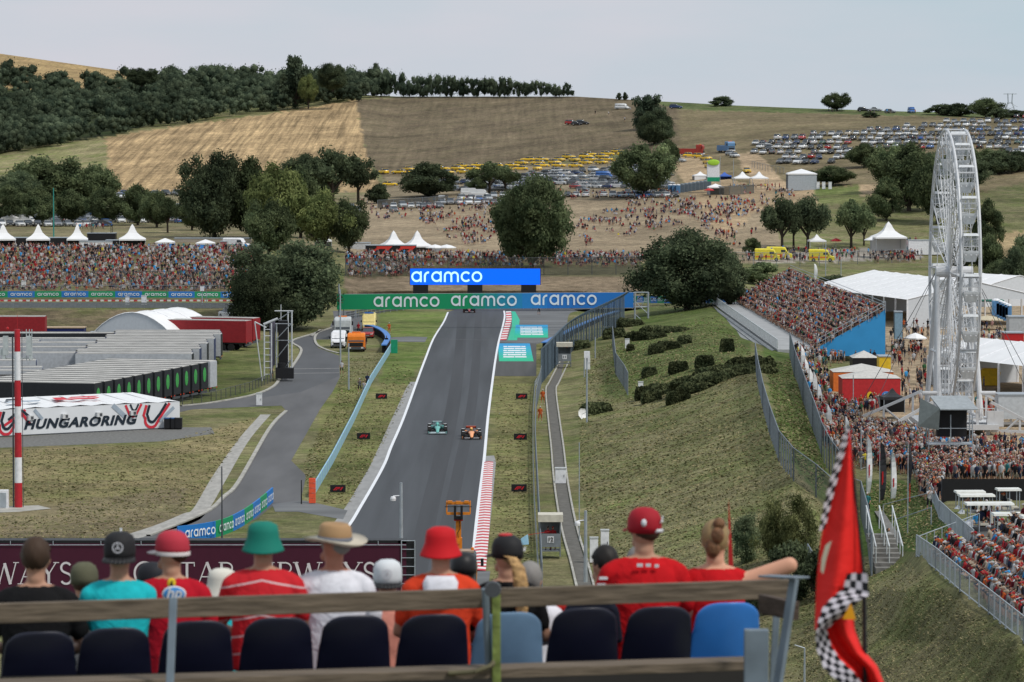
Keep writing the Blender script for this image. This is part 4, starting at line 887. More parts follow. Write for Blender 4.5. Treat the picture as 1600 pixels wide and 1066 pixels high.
# ---------------- big wheel ----------------
def big_wheel():
    D = 376.0; zc = 17.1; Rr = 13.9; xl, xr = X(1477,D), X(1505,D)+.05; cx = (xl+xr)/2; hw = (xr-xl)/2; gz = 1.5
    wm = mat('wheel_white', (.56,.57,.59), .45, 0, .05); wd = mat('cabin_plastic', (.56,.58,.60), .5)  # wd: cool white plastic of the cabin tubs and canopies
    t = thing('ferris_wheel', 'tall white ferris wheel with open cabins, seen nearly edge on', 'ferris wheel', (cx, D, gz)); c = Vector((0,0,zc-gz))
    def pt(x, r, a): return c+Vector((x, -r*math.sin(a), r*math.cos(a)))
    N = 48
    for sx in (-hw, hw):
        mb = MB()
        for i in range(N):
            a0, a1 = 2*math.pi*i/N, 2*math.pi*(i+1)/N
            mb.tube(pt(sx,Rr,a0), pt(sx,Rr,a1), .13, n=7, cap=False)
            mb.tube(pt(sx,Rr*.90,a0), pt(sx,Rr*.90,a1), .05, n=5, cap=False)
            mb.tube(pt(sx,Rr,a0), pt(sx,Rr*.90,a1), .035, n=4, cap=False)
        mb.build('rim', wm, t)
    for i in range(24):
        mb = MB(); a = 2*math.pi*i/24; ix = .35
        for sx in (-1, 1):
            mb.tube(pt(sx*hw*.55, .9, a), pt(sx*hw, Rr, a), .06, n=5, cap=False)
            for k in range(5): 
                r0, r1 = 2.5+k*2.1, 4.6+k*2.1; q = (r0/Rr)*.45+.55; q1 = (r1/Rr)*.45+.55
                mb.tube(pt(sx*hw*q, r0, a), pt(-sx*hw*q1, r1, a), .03, n=4, cap=False)
        mb.tube(pt(-hw,Rr,a), pt(hw,Rr,a), .08, n=5); mb.tube(pt(-hw*.8,Rr*.6,a), pt(hw*.8,Rr*.6,a), .05, n=4); 
        mb.tube(pt(-hw*.8,Rr*.62,a), pt(-hw*.8,Rr*.62,a+2*math.pi/24), .04, n=4); mb.tube(pt(hw*.8,Rr*.62,a), pt(hw*.8,Rr*.62,a+2*math.pi/24), .04, n=4)
        mb.build('spoke', wm, t)
    MB().tube(c+Vector((-hw-.9,0,0)), c+Vector((hw+.9,0,0)), .55, n=14).tube(c+Vector((-hw*.6,0,0)), c+Vector((-hw*.6+.1,0,0)), 1.1, n=16).tube(c+Vector((hw*.6,0,0)), c+Vector((hw*.6+.1,0,0)), 1.1, n=16).build('hub', wm, t)
    cab = None
    for i in range(22):
        a = 2*math.pi*(i+.5)/22; p = pt(0, Rr-.35, a)
        if cab is None:
            cab = bpy.data.objects.new('cabin', None); col.objects.link(cab); cab.parent = t
            cab_hw = hw*.82; m1 = MB(); 
            m1.loft([[Vector((x*cab_hw*.62, y*.45, -2.35)) for x,y in ((-1,-1),(1,-1),(1,1),(-1,1))], [Vector((x*cab_hw*.98, y*.72, -1.55)) for x,y in ((-1,-1),(1,-1),(1,1),(-1,1))], [Vector((x*cab_hw, y*.75, -1.35)) for x,y in ((-1,-1),(1,-1),(1,1),(-1,1))]])
            m1.build('tub', wd, cab)
            m2 = MB()
            for x in (-1,1):
                for y in (-1,1): m2.tube((x*cab_hw*.96,y*.72,-1.4),(x*cab_hw*.98,y*.72,.12),.035,n=5)
                m2.tube((x*cab_hw,-.72,-.9),(x*cab_hw,.72,-.9),.03,n=4)
            for y in (-1,1): m2.tube((-cab_hw,y*.72,-.9),(cab_hw,y*.72,-.9),.03,n=4); m2.tube((0,y*.72,-1.4),(0,y*.72,.1),.025,n=4)
            for k in range(3): m2.ellip((-.5+.5*k,-.76,-1.7),(.09,.02,.09),0,8,4)
            m2.build('frame', wm, cab)
            MB().loft([[Vector((x*cab_hw*1.02, y*.8, .1)) for x,y in ((-1,-1),(1,-1),(1,1),(-1,1))], [Vector((x*cab_hw*.9, y*.6, .32)) for x,y in ((-1,-1),(1,-1),(1,1),(-1,1))]]).build('canopy', wd, cab)
            MB().quad((-cab_hw*.97,-.74,-.9),(cab_hw*.97,-.74,-.9),(cab_hw*.97,-.74,.1),(-cab_hw*.97,-.74,.1)).quad((-cab_hw*.97,.74,-.9),(cab_hw*.97,.74,-.9),(cab_hw*.97,.74,.1),(-cab_hw*.97,.74,.1)).build('window', netmat('cabin_glass', (.35,.38,.42), .28), cab)
            cab.location = p
        else:
            k = copy_tree(cab, t); k.location = p
    # support frame
    mb = MB(); bz = 1.6
    for sx in (-1, 1):
        x = sx*(hw+.75)
        for dy in (-5.5, 5.5): mb.tube(Vector((x,0,0))+c, (x*1.25, dy, bz), .22, .26, n=9)
        mb.tube((x*1.1,0,bz), Vector((x,0,0))+c, .2, n=8); mb.tube((x*1.15,-3,(zc-gz)*.45+.8),(x*1.15,3,(zc-gz)*.45+.8),.14,n=7)
        mb.tube((x*1.2,-5.5,bz),(x*1.2,5.5,bz),.2); mb.tube((x+sx*.3,-4.6,bz+2.4),(x+sx*1.9,-4.6,bz+2.4),.22,n=10)
    mb.build('tower', wm, t)
    mb = MB(); mb.box((0,0,.8),(7.4,12.5,.5)).box((0,-4.5,1.6),(6.6,2.4,.15)).box((-2.7,-5.2,.5),(.5,.5,1)).box((2.7,-5.2,.5),(.5,.5,1)).box((2.7,5.2,.5),(.5,.5,1)).box((3.4,-5.6,1.6),(1.6,.6,1.5)).box((-1.6,-5.6,2.2),(.25,.25,2.6)).box((1.7,-5.6,2.2),(.25,.25,2.6))
    for i in range(12): mb.tube((-3.3+i*.6,-5.9,1.65),(-3.3+i*.6,-5.9,2.6),.03,n=4)
    mb.tube((-3.3,-5.9,2.6),(3.3,-5.9,2.6),.04,n=5)
    mb.build('platform', wm, t)
    def truss(x0, y0, z0, x1, y1, z1):
        mb = MB()
        a0 = Vector((x0,y0,z0)); b0 = Vector((x1,y1,.3)); s = .26
        for p, q in ((a0, b0), (Vector((x0,y0,.45)), b0)): 
            e = (q-p); M = e.to_track_quat('Y','Z').to_matrix().to_4x4(); M.translation = (p+q)/2; mb.box((0,0,0), (s,e.length,s), M=M)
        for f in (.12, .5): 
            p = a0.lerp(b0, f); q = Vector((x0,y0,.45)).lerp(b0, f); mb.box(((p+q)/2), (s*.8,s*.8,abs(p.z-q.z)))
        p = a0.lerp(b0,.12); q = Vector((x0,y0,.45)).lerp(b0,.5); p2 = a0.lerp(b0,.5); q2 = Vector((x0,y0,.45)).lerp(b0,.25)
        mb.tube(p2, q2, .12, n=6); mb.build('outrigger', wm, t)
    truss(-2.6,-5.5,3.2,-8.0,-6.5,.3); truss(-2.6,4.5,3.6,-10.2,4.5,.3); truss(3.0,-5.5,3.2,8.5,-6.5,.3); truss(3.0,4.5,3.6,9.5,4.5,.3)
    mb = MB()
    for sx in (-1,1):
        for sy in (-1,1): mb.tube(Vector((sx*(hw+.9),0,0))+c, (sx*9.5, sy*6.5, .4), .035, n=4)
    mb.build('stay_cable', dgrey, t)
big_wheel()
# camera hut on scaffolding before the wheel
t = thing('camera_hut', 'grey roofed camera hut on scaffolding in front of the ferris wheel', 'hut', P(1485, 730, 335)); s_ = 335/F
mb = MB()
for x in (-1.9,.0,1.9):
    for y in (0,2): mb.tube((x,y,-2),(x,y,4.6),.05,n=6)
for z in (1.2,2.0,3.4): mb.tube((-1.9,0,z),(1.9,0,z),.04,n=5); mb.tube((-1.9,2,z),(1.9,2,z),.04,n=5)
mb.tube((-1.9,0,.2),(1.9,0,2),.03,n=4); mb.box((0,1,2.0),(3.9,2.2,.08)); mb.build('scaffold', grey, t)
rf = mat('sheet_metal', (.33,.36,.38), .5, .2)
MB().add([(-1.0,-.7,5.15),(2.3,-.7,5.15),(1.7,2.4,6.1),(-1.6,2.4,6.1),(-1.0,-.7,5.05),(2.3,-.7,5.05),(1.7,2.4,6.0),(-1.6,2.4,6.0)],[(0,1,2,3),(7,6,5,4),(0,4,5,1),(1,5,6,2)]).build('roof', rf, t)
MB().add([(-2.9,-.4,3.6),(-1.1,-.6,3.3),(-1.0,-.65,5.2),(-2.6,1,6.0)],[(0,1,2,3)]).build('side_sheet', mat('tarpaulin', (.13,.15,.15), .8), t)
MB().box((.2,1.3,3.8),(2.6,1.2,2.4)).box((0,0,.1),(5.2,.3,1.3)).build('dark_drape', black, t)
# ---------------- tents ----------------
def pagoda(u, v, wpx, hpx, label, D=None, walls=True, cm=canvas, side=None, name='pagoda_tent', group=None, peak=.6, rot=.1):
    D = D or gD(u, v); s = D/F; w2 = wpx*s/2; h = hpx*s; t = thing(name, label, 'tent', P(u, v, D), rot, group); e = h*(1-peak)
    mb = MB(); n = 5; rings = []
    for k in range(n+1):
        f = k/n; r = w2*(1-f)**1.0*(1-.42*math.sin(math.pi*f)) if peak > .35 else w2*(1-f); rings.append([Vector((x*r, y*r, e+h*peak*f)) for x, y in ((-1,-1),(0,-1.0),(1,-1),(1,0),(1,1),(0,1),(-1,1),(-1,0))])
    mb.loft(rings); mb.loft([[Vector((x*w2, y*w2, e-.3)) for x, y in ((-1,-1),(1,-1),(1,1),(-1,1))], [Vector((x*w2, y*w2, e)) for x, y in ((-1,-1),(1,-1),(1,1),(-1,1))]], cap=False)
    mb.build('roof', cm, t)
    mb = MB()
    for x in (-1,1):
        for y in (-1,1): mb.tube((x*w2*.96,y*w2*.96,-.3),(x*w2*.96,y*w2*.96,e),.05,n=5)
    mb.build('poles', grey, t)
    if walls:
        mb = MB(); a = w2*.97; mb.quad((-a,a,-.2),(a,a,-.2),(a,a,e-.2),(-a,a,e-.2)); mb.quad((a,-a,-.2),(a,a,-.2),(a,a,e-.2),(a,-a,e-.2))
        if walls == 2: mb.quad((-a,-a,-.2),(a,-a,-.2),(a,-a,e-.2),(-a,-a,e-.2))
        mb.build('wall', side or cm, t)
    return t
sky_blue = mat('tent_blue', (.07,.27,.72), .6)
for i, (u, w_) in enumerate([(5,40),(60,37),(121,33),(207,42)]):
    pagoda(u, 392, w_, 42, 'white pointed pagoda behind the left crowd, %s of four from the left' % ordn(i), D=765, peak=.55, group='white pagodas behind the left crowd')
pagoda(16, 350, 27, 19, 'white square tent beside parked vans at the far left', walls=2, peak=.45)
pagoda(258, 392, 29, 20, 'bright blue stall tent with white top behind the crowd, left of two', D=760, walls=2, peak=.3, side=sky_blue, rot=0); pagoda(321, 392, 29, 18, 'bright blue stall tent with white top behind the crowd, right of two', D=760, walls=2, peak=.3, side=sky_blue, rot=0)
for i, u in enumerate((615,652)): pagoda(u, 396, 42, 36, 'white pointed pagoda over the black hospitality cabin, %s of two' % ('left' if i == 0 else 'right'), D=790, peak=.66, rot=.2)
pagoda(505, 385, 26, 24, 'white pointed pagoda half hidden by trees left of the cabin', D=800, peak=.6)
pagoda(1118, 304, 24, 17, 'small open white tent beside a red parasol on the hillside', peak=.3); pagoda(1160, 290, 28, 22, 'left one of two joined white party tents', peak=.45, walls=False); pagoda(1186, 290, 26, 22, 'right one of two joined white party tents', peak=.45, walls=False)
pagoda(1094, 280, 22, 12, 'white tent top left of the green kiosk', peak=.5, walls=2); pagoda(1132, 280, 20, 11, 'blue tent top right of the green kiosk', peak=.5, cm=mat('tent_navy', (.05,.12,.42), .6)); pagoda(1113, 280, 18, 11, 'pale tent top in front of the green kiosk', peak=.5)
pagoda(1252, 296, 46, 32, 'white and grey tent with red trim beside the car park entrance', walls=2, peak=.22, side=mat('grey_side', (.38,.42,.46), .6), rot=0)
pagoda(1388, 390, 50, 44, 'large white pagoda bar behind the marquee', D=790, peak=.55, walls=True); pagoda(1276, 390, 26, 24, 'small white tent among the trees beside the ambulances', D=800, peak=.4, walls=False)
def marquee(u0, v0, pts_top, D0, L_, label): pass
def gable_tent(cx, cy, gz, w_, l_, eave, ridge, rz, label, open_sides=False, arched=False, name='marquee'):
    t = thing(name, label, 'marquee', (cx,cy,gz), rz); mb = MB(); n = 10 if arched else 2
    prof = [(-w_/2+w_*i/n, eave+(ridge-eave)*((math.sin(math.pi*i/n))**.85 if arched else 1-abs(2*i/n-1))) for i in range(n+1)]
    k = max(2, int(l_/5))
    for j in range(k):
        for i in range(n): mb.quad((prof[i][0],-l_/2+l_*j/k,prof[i][1]-.0),(prof[i+1][0],-l_/2+l_*j/k,prof[i+1][1]),(prof[i+1][0],-l_/2+l_*(j+1)/k,prof[i+1][1]),(prof[i][0],-l_/2+l_*(j+1)/k,prof[i][1]))
    mb.build('roof', canvas, t)
    mb = MB()
    for j in range(k+1):
        for i in range(n): mb.tube((prof[i][0],-l_/2+l_*j/k,prof[i][1]+.02),(prof[i+1][0],-l_/2+l_*j/k,prof[i+1][1]+.02),.07,n=4)
        for sx in (-1,1): mb.box((sx*w_/2,-l_/2+l_*j/k,eave/2),(.22,.22,eave))
    mb.build('frame', white, t)
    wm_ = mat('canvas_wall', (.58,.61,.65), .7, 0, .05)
    for e in (-1,1):
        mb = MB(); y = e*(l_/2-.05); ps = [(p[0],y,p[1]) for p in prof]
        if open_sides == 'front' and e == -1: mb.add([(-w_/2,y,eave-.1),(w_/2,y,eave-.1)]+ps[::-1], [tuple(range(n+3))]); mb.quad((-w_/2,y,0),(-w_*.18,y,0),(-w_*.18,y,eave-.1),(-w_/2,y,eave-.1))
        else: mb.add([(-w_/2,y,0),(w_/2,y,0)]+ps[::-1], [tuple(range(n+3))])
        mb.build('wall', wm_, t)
    mb = MB()
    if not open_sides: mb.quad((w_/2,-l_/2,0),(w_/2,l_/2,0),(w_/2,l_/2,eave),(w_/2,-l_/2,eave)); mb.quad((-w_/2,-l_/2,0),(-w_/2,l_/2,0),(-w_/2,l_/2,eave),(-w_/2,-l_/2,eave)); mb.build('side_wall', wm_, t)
    if 0:
        mb.build('side_wall', wm_, t)
    return t
Dm = 560.0
gable_tent(X(1455,Dm)+2.2, 590, 1.5, 22, 46, 4.1, 6.6, R(14), 'large white marquee with open columned side behind the grandstand', open_sides='front')
gable_tent(X(1585,600), 640, 1.5, 14, 20, 3.4, 5.0, R(30), 'white marquee with low roof right of the ferris wheel')
gable_tent(X(1610,420)+2, 432, 1.5, 12, 26, 3.4, 5.4, R(24), 'white marquee cut off by the right edge of the picture', open_sides='front')
gable_tent(X(262,560), 540, 0, 11.5, 15, 2.6, 5.3, R(-20), 'white arched storage tent behind the trailers', arched=True, name='storage_tent')
# parasols & awnings
def parasol(u, v, wpx, hpx, m, label, D=None):
    D = D or gD(u,v); s = D/F; t = thing('parasol', label, 'parasol', P(u,v,D)); w2 = wpx*s/2; h = hpx*s
    MB().lathe((0,0,0), [(w2*1.0,h*.68),(w2,h*.74),(w2*.5,h*.9),(.02,h)], 8).build('canopy', m, t); MB().tube((0,0,-.2),(0,0,h*.95),.04,n=6).build('pole', grey, t)
parasol(1430, 550, 36, 30, canvas, 'white parasol beside the green stall on the fairground')
parasol(1108, 306, 16, 12, red, 'red parasol beside the small open tent'); parasol(1306, 388, 18, 16, red, 'red parasol between the forked trees')
for i, u in enumerate((680, 698)): parasol(u, 400, 30, 18, canvas, 'white parasol with red flecks beside the hospitality cabin, %s of two' % ('left' if i == 0 else 'right'), D=785)
parasol(1362, 388, 24, 18, canvas, 'white parasol with red stars left of the pagoda bar', D=790)
parasol(1548, 490, 42, 28, mat('parasol_green', (.02,.13,.09), .7), 'dark green parasol right of the ferris wheel'); parasol(1542, 515, 60, 22, mat('awning_cream', (.5,.44,.32), .8), 'cream sail awning right of the ferris wheel')
# ---------------- hospitality building left ----------------
def hospitality():
    A = P(0, 683, H/float(slope(683))); A.z = 0; B = P(281, 669, H/float(slope(669))); B.z = 0; A = A+(A-B)*.12; e = (B-A).normalized(); n = Vector((-e.y, e.x, 0)); L_ = (B-A).length; dp = 10.5; h = 2.75
    rz = math.atan2(e.y, e.x); t = thing('hospitality_building', 'low white building lettered HUNGARORING at the left edge', 'building', A, rz)
    wm = mat('building_white', (.66,.68,.71), .6, 0, .04, .4)
    MB().box((L_/2, dp/2, h/2), (L_, dp, h)).build('wall', wm, t)
    mb = MB(); k = 9
    for i in range(k):
        xa, xb = L_*i/k, L_*(i+1)/k; m = (xa+xb)/2; mb.quad((xa,-.02,h+.01),(xb,-.02,h+.01),(xb,dp,h+.35),(xa,dp,h+.35)); mb.add([(xa,-.02,h),(m,-.02,h+.14),(xb,-.02,h),(m,dp,h+.42)], [(0,1,3),(1,2,3)])
    mb.build('roof', mat('roof_white', (.74,.75,.77), .6, 0, .04), t)
    MB().box((L_/2, 1, .06),(L_+.1, 2.2, .12)).build('plinth', dgrey, t)
    ac = None
    for i in range(7):
        x = L_-5.6-i*3.9
        m = MB().box((x,-.22,h*.66),(.62,.42,.46)); o = m.build('air_conditioner', mat('ac_grey', (.55,.56,.57), .5), t); MB().box((x+.12,-.44,h*.66),(.28,.03,.30)).build('grille', dgrey, o)
    M = t.matrix_world.copy(); bpy.context.view_layer.update(); M = t.matrix_world
    dk = mat('letter_black', (.012,.022,.035), .6); rd = mat('stripe_red', (.55,.03,.05), .6); gs = mat('stripe_grey', (.32,.38,.45), .6)
    def loc(u): return (X(u, 395)-A.x)/e.x
    text('HUNGARORING', 1.32, M @ frame_matrix((loc(129), -.06, h*.40), (1,0,0)), dk, t, shear=.28, offset=.058, extr=.004, space=1.1).scale = (1.22,1,1)
    def strip(u, pts, w_, mm, lay): 
        m = MB(); ribbon(m, pts, w_, frame_matrix((loc(u), -.03-lay*.01, 0), (1,0,0)), 0, 0); m.build('stripe', mm, t)
    def ushape(u, flip=1, off=0, sc_=1):
        return 
    for u0, sg in ((234,1),(24,1)):
        strip(u0, [(-2.2*sg*0-.6,.0+2.55)]+[(-.95,1.5)]+arc(-.05,.95,.72,165,310,8)+[(1.3,1.65),(2.1,2.65)], .30, rd, 1)
        strip(u0, [(-.25,2.55),(-.55,1.6)]+arc(.02,1.2,.42,180,310,8)+[(.95,1.6),(1.7,2.65)], .28, dk, 2)
    strip(212, [(-1.3,2.65)]+arc(-.45,1.95,.5,215,320,6)+[(.55,2.7)], .26, rd, 1); strip(212, [(-.75,2.7)]+arc(-.3,2.35,.28,215,320,6)+[(.2,2.7)], .2, dk, 2)
    strip(48, [(-2.2,1.1)]+arc(-.35,1.55,.62,150,45,6)+[(.75,1.15)], .28, rd, 1); strip(48, [(-1.7,1.7)]+arc(-.35,1.95,.62,150,45,6)+[(1.2,1.5)], .26, dk, 2)
    strip(70, [(-.5,2.6),(.4,1.6)], .35, gs, 1); strip(188, [(-.9,2.7),(.5,1.5)], .5, gs, 1); strip(258, [(-1,.8),(.7,2.2)], .35, gs, 1); strip(2, [(-1.3,2.5),(-.2,1.4),(.9,2.6)], .3, rd, 1)
    for x0, x1, y0, y1, mm in ((L_*.46,L_*.52,3.6,6.2,rd),(L_*.50,L_*.66,3.5,4.3,rd),(L_*.56,L_*.70,5.6,6.3,rd),(L_*.2,L_*.36,3,4,gs),(L_*.06,L_*.18,4,5.2,dk),(L_*.25,L_*.33,5.5,7,dk)):
        MB().quad((x0,y0,h+.44),(x1,y0,h+.44),(x1+.8,y1,h+.5),(x0+.8,y1,h+.5)).build('roof_marking', mm, t)
hospitality()
for i, (u, w_) in enumerate([(262,1.1),(270,.9),(279,1.2)]):
    t = thing('waste_bin', '%s black wheeled bin at the corner of the white building, counted from the left' % ordn(i), 'bin', P(u, 671, H/float(slope(671))), 0, 'bins by the white building')
    MB().box((0,0,.62),(w_*.62,.8,1.0)).build('body', black, t); MB().box((0,0,1.16),(w_*.66,.86,.08)).build('lid', mat('lid_blue', (.03,.10,.25), .5) if i < 2 else black, t); MB().tube((-.3,.3,.1),(.3,.3,.1),.1).build('wheels', tyre, t)
# red/white mast
def mast():
    v0 = 793; D = H/float(slope(v0)); s = D/F; t = thing('antenna_mast', 'thick red and white banded mast with antennas at the left edge', 'mast', P(29, v0, D)); top = (793-513)*s
    r = 6.2*s; mb = MB(); bands = [793,754,714,675,634,593,548,513]
    for i, (a, b) in enumerate(zip(bands[:-1], bands[1:])): mb.tube((0,0,(793-a)*s),(0,0,(793-b)*s), r*(1-.04*i), r*(1-.04*(i+1)), 16, i%2)
    mb.build('pole', [mat('mast_red', (.42,.02,.03), .5), white], t, smooth=False)
    MB().tube((-r*1.25,0,0),(-r*1.2,0,top*.96),.07,n=6).tube((r*1.2,0,0),(r*1.15,0,top),.03,n=6).build('cable_duct', dgrey, t)
    mb = MB()
    for x in (-.95, .95):
        mb.box((x,-.1,top-1.35),(.42,.3,1.6)); mb.box((x*1.15,-.1,top-2.0),(.25,.25,.9))
    for x in (.75,1.0,1.2): mb.tube((x,0,top-2.6),(x,0,top),.04,n=5)
    for z in (-.3,-2.4): mb.tube((-1.2,0,top+z),(1.3,0,top+z),.05,n=6)
    mb.box((-1.4,0,top-1.9),(.4,.3,.5)); mb.build('antennas', mat('antenna_grey', (.42,.46,.47), .5), t)
    MB().tube((0,0,top),(.0,0,top+1.2),.015,n=4).lathe((-.8,0,top),[(0,0),(.12,0),(.12,.15),(0,.2)],8).build('beacon', red, t)
mast()
t = thing('cabinet', 'pale electrical cabinet at the foot of the mast, cut by the left edge', 'cabinet', P(2,794,H/float(slope(794)))); MB().box((0,0,.75),(1.2,.7,1.5)).build('box', white, t); MB().box((.2,-.37,.7),(.5,.04,1.2)).build('door', grey, t)
# cabinets, poles
def cabinet(u, v, wpx, hpx, label, D=None, flat=False, m=None):
    D = D or gD(u,v); s = D/F; t = thing('cabinet', label, 'cabinet', P(u,v,D)); w_ = wpx*s; h = hpx*s
    MB().box((0,0,h/2+.05),(w_,w_*.6,h)).build('box', m or white, t, bevel=.02); MB().box((0,0,h+.1),(w_*1.08,w_*.7,.1)).build('lid', mat('cab_lid', (.5,.52,.53), .5), t); MB().box((w_*.3,-w_*.31,h*.55),(.05,.03,.2)).build('handle', dgrey, t)
for u, v, a, b, l in [(405,634,9,18,'white cabinet at the fork of the service road'),(876,756,17,23,'white cabinet standing over the drainage ditch'),(918,578,8,20,'tall grey white cabinet by the marshal post near the bend'),(980,545,7,14,'white box on the bank beside the short mesh fence'),(1001,612,8,14,'white cabinet beside the clipped hedges'),
      (928,880,13,38,'slim pale cabinet left of the man in the red cap'),(945,870,13,40,'taller pale cabinet left of the man in the red cap'),(189,838,4,10,'tiny white marker box on the verge'),(199,478,6,13,'white cabinet by the back straight, left of two'),(225,478,8,15,'white cabinet by the back straight, right of two'),(1550,270,6,10,'pale container cabinet on the slope, left of two'),(1556,270,6,10,'pale container cabinet on the slope, right of two'),
      (1278,296,5,11,'pale stone block beside the grey tent, left of three'),(1287,296,5,11,'pale stone block beside the grey tent, middle of three'),(1297,296,5,11,'pale stone block beside the grey tent, right of three'),(37,452,7,12,'white cabinet at the foot of the left crowd'),(1520,395,6,10,'pale box under the trees right of the ferris wheel')]:
    cabinet(u, v, a, b, l)
def pole(u, v, vtop, label, r=.07, arm=None, cam_=False, box=False, D=None, name='lamp_post', m=grey, leanx=0):
    D = D or gD(u, v); s = D/F; h = (v-vtop)*s; t = thing(name, label, 'post', P(u, v, D)); MB().tube((0,0,-.2),(leanx,0,h),r*1.2,r*.8,8).build('pole', m, t)
    if arm: MB().tube((0,0,h*arm[1]),(arm[0],0,h*arm[1]+.15),r*.6,n=6).build('arm', m, t)
    if cam_: MB().lathe((-.55,0,h*cam_-.35),[(0,0),(.18,.04),(.2,.2),(.15,.32),(0,.35)],10).tube((-.55,0,h*cam_),(0,0,h*cam_+.05),.04).build('camera_dome', white, t)
    if box: MB().box((0,-.1,h*box),(.6,.4,.7)).build('box', white, t)
    return t
pole(627, 905, 753, 'slim grey pole with dome camera in the middle of the track view', .12, cam_=.86, D=262, name='camera_pole')
pole(915, 905, 797, 'grey camera pole on the right bank behind the seated row', .12, cam_=.85, D=258, name='camera_pole')
pole(905, 900, 690, 'thin leaning rod with orange tip on the right bank', .04, name='rod', D=290)
pole(1122, 484, 405, 'white pole with cameras and a long arm beside the huge round tree', .13, arm=(-3.2,.82), box=.9, D=600, name='camera_pole'); 
pole(532, 588, 452, 'tall pole in front of the left end of the gantry', .1, D=500); pole(545, 612, 536, 'shorter grey pole beside the tall one on the verge', .09, D=455)
pole(347, 838, 728, 'thin dark pole standing behind the curved boards', .06, m=dgrey, D=292); pole(917, 660, 548, 'grey pole with box above the white umbrella', .09, box=.95); pole(913, 590, 560, 'short white post near the marshal post', .07)
pole(84, 375, 294, 'green pole among the trees behind the pagodas', .12, m=mat('pole_green', (.03,.25,.22), .5), D=800); pole(471, 788, 750, 'thin black post at the end of the service path', .05, m=black); pole(930, 560, 527, 'pale post inside the tall fence', .08)
pole(1257, 1070, 1012, 'short pale post with arm at the lower right', .05, arm=(-.5,1.0), D=190, name='post'); pole(556, 520, 462, 'white post left of the gantry banner', .08, D=620); pole(316, 480, 448, 'grey camera post by the back straight', .08, box=.9, D=600)
pole(1345, 765, 665, 'grey post with a flat white lamp head in the fairground crowd', .06, D=335); pole(1333, 640, 586, 'grey post before the red fan container', .05, D=400)
pole(1290, 430, 380, 'pale post on the bank above the grandstand', .07, D=700); pole(1314, 436, 404, 'second pale post on the bank above the grandstand', .07, D=700)
pole(1125, 330, 245, 'thin flagless pole beside the green kiosk', .07, D=1000); pole(1146, 300, 248, 'second thin pole right of the green kiosk', .07, D=1000)
# lattice pylon on the skyline
t = thing('pylon', 'tiny lattice pylon on the right skyline', 'pylon', P(1578,187,1500)); mb = MB()
for sx in (-1,1):
    for sy in (-1,1): mb.tube((sx*3.2,sy*2,-1),(sx*.7,sy*.7,7),.10,n=4); mb.tube((sx*.7,sy*.7,6),(sx*.9,sy*.7,10.2),.10,n=4)
for z in (1,3,5): mb.tube((-3,0,z),(3-z*.4,0,z+2),.07,n=4); mb.tube((3,0,z),(-3+z*.4,0,z+2),.07,n=4)
mb.tube((-2.6,0,10),(2.6,0,10),.12,n=4); mb.build('lattice', grey, t)
# screen frame at the left of the service road
def screen_frame():
    D = 470; s = D/F; t = thing('screen_tower', 'back of a big screen on steel lattice towers beside the service road', 'screen', P(432, 592, D)); mb = MB()
    def q(u, v, dy=0): p = P(u, v, D+dy); return p-Vector(t.location)
    for u, dy in ((413,0),(424,0),(432,1.5),(450,2.5),(456,0)): mb.tube(q(u,592,dy)*1, q(u,505 if u < 440 else 486,dy), .10, n=6)
    mb.tube(q(398,503),q(410,598),.08,n=6); mb.tube(q(398,503),q(416,512),.09,n=6); mb.tube(q(412,507),q(434,498),.16,n=7); mb.tube(q(429,486),q(458,486),.08,n=6); mb.tube(q(439,476),q(439,500),.05,n=5)
    for v in range(515,590,10): mb.tube(q(413,v),q(424,v),.05,n=4)
    for a, b in (((434,500),(456,486)),((432,560),(456,530)),((432,530),(456,505)),((434,590),(456,560))): mb.tube(q(*a,1.5),q(*b,0),.06,n=5)
    for v in (506,532): mb.tube(q(430,v,1.5),q(456,v,0),.05,n=5)
    mb.build('frame', mat('lattice_white', (.5,.52,.54), .45), t)
    MB().add([q(421,506,.5),q(430,500,4),q(430,570,4),q(421,578,.5)],[(0,1,2,3)]).build('screen_back', mat('screen_back', (.09,.08,.12), .5), t)
    MB().box(q(443,545,3),(1.2,1.2,7)).build('cable_loom', black, t); MB().box(q(445,583,0),(2.2,1.5,1.3)).lathe(q(440,580,0),[(.0,0),(.5,0),(.5,1),(0,1)],10).build('generator', black, t)
screen_frame()
# marshal posts
def marshal_post(u, v, wpx, hpx, num, label):
    D = gD(u,v); s = D/F; w_ = wpx*s; h = hpx*s; t = thing('marshal_post', label, 'marshal post', P(u,v,D))
    MB().box((0,0,h*.18),(w_*.9,1.4,h*.02)).box((0,-.7,h*.42),(w_*.9,.06,h*.30)).box((w_*.45,0,h*.5),(.08,1.4,h*.9)).box((-w_*.45,0,h*.5),(.1,.1,h*.9)).box((0,.7,h*.62),(w_*.9,.05,h*.36)).build('cabin', mat('post_grey', (.18,.20,.22), .6), t)
    MB().box((0,0,h*.92),(w_*1.15,1.9,h*.16)).build('roof', mat('roof_cream', (.55,.52,.44), .6), t); MB().box((0,-.73,h*.44),(w_*.3,.04,w_*.3)).build('number_plate', white, t)
    if num:
        bpy.context.view_layer.update(); text(num, w_*.26, Matrix.Translation(t.location) @ frame_matrix((0,-.79,h*.44),(1,0,0)), black, t, name='number', offset=.01)
marshal_post(860, 872, 34, 70, '12', 'marshal post numbered 12 with cream roof behind the seated row'); marshal_post(882, 575, 22, 40, '11', 'marshal post with cream roof near the far bend')
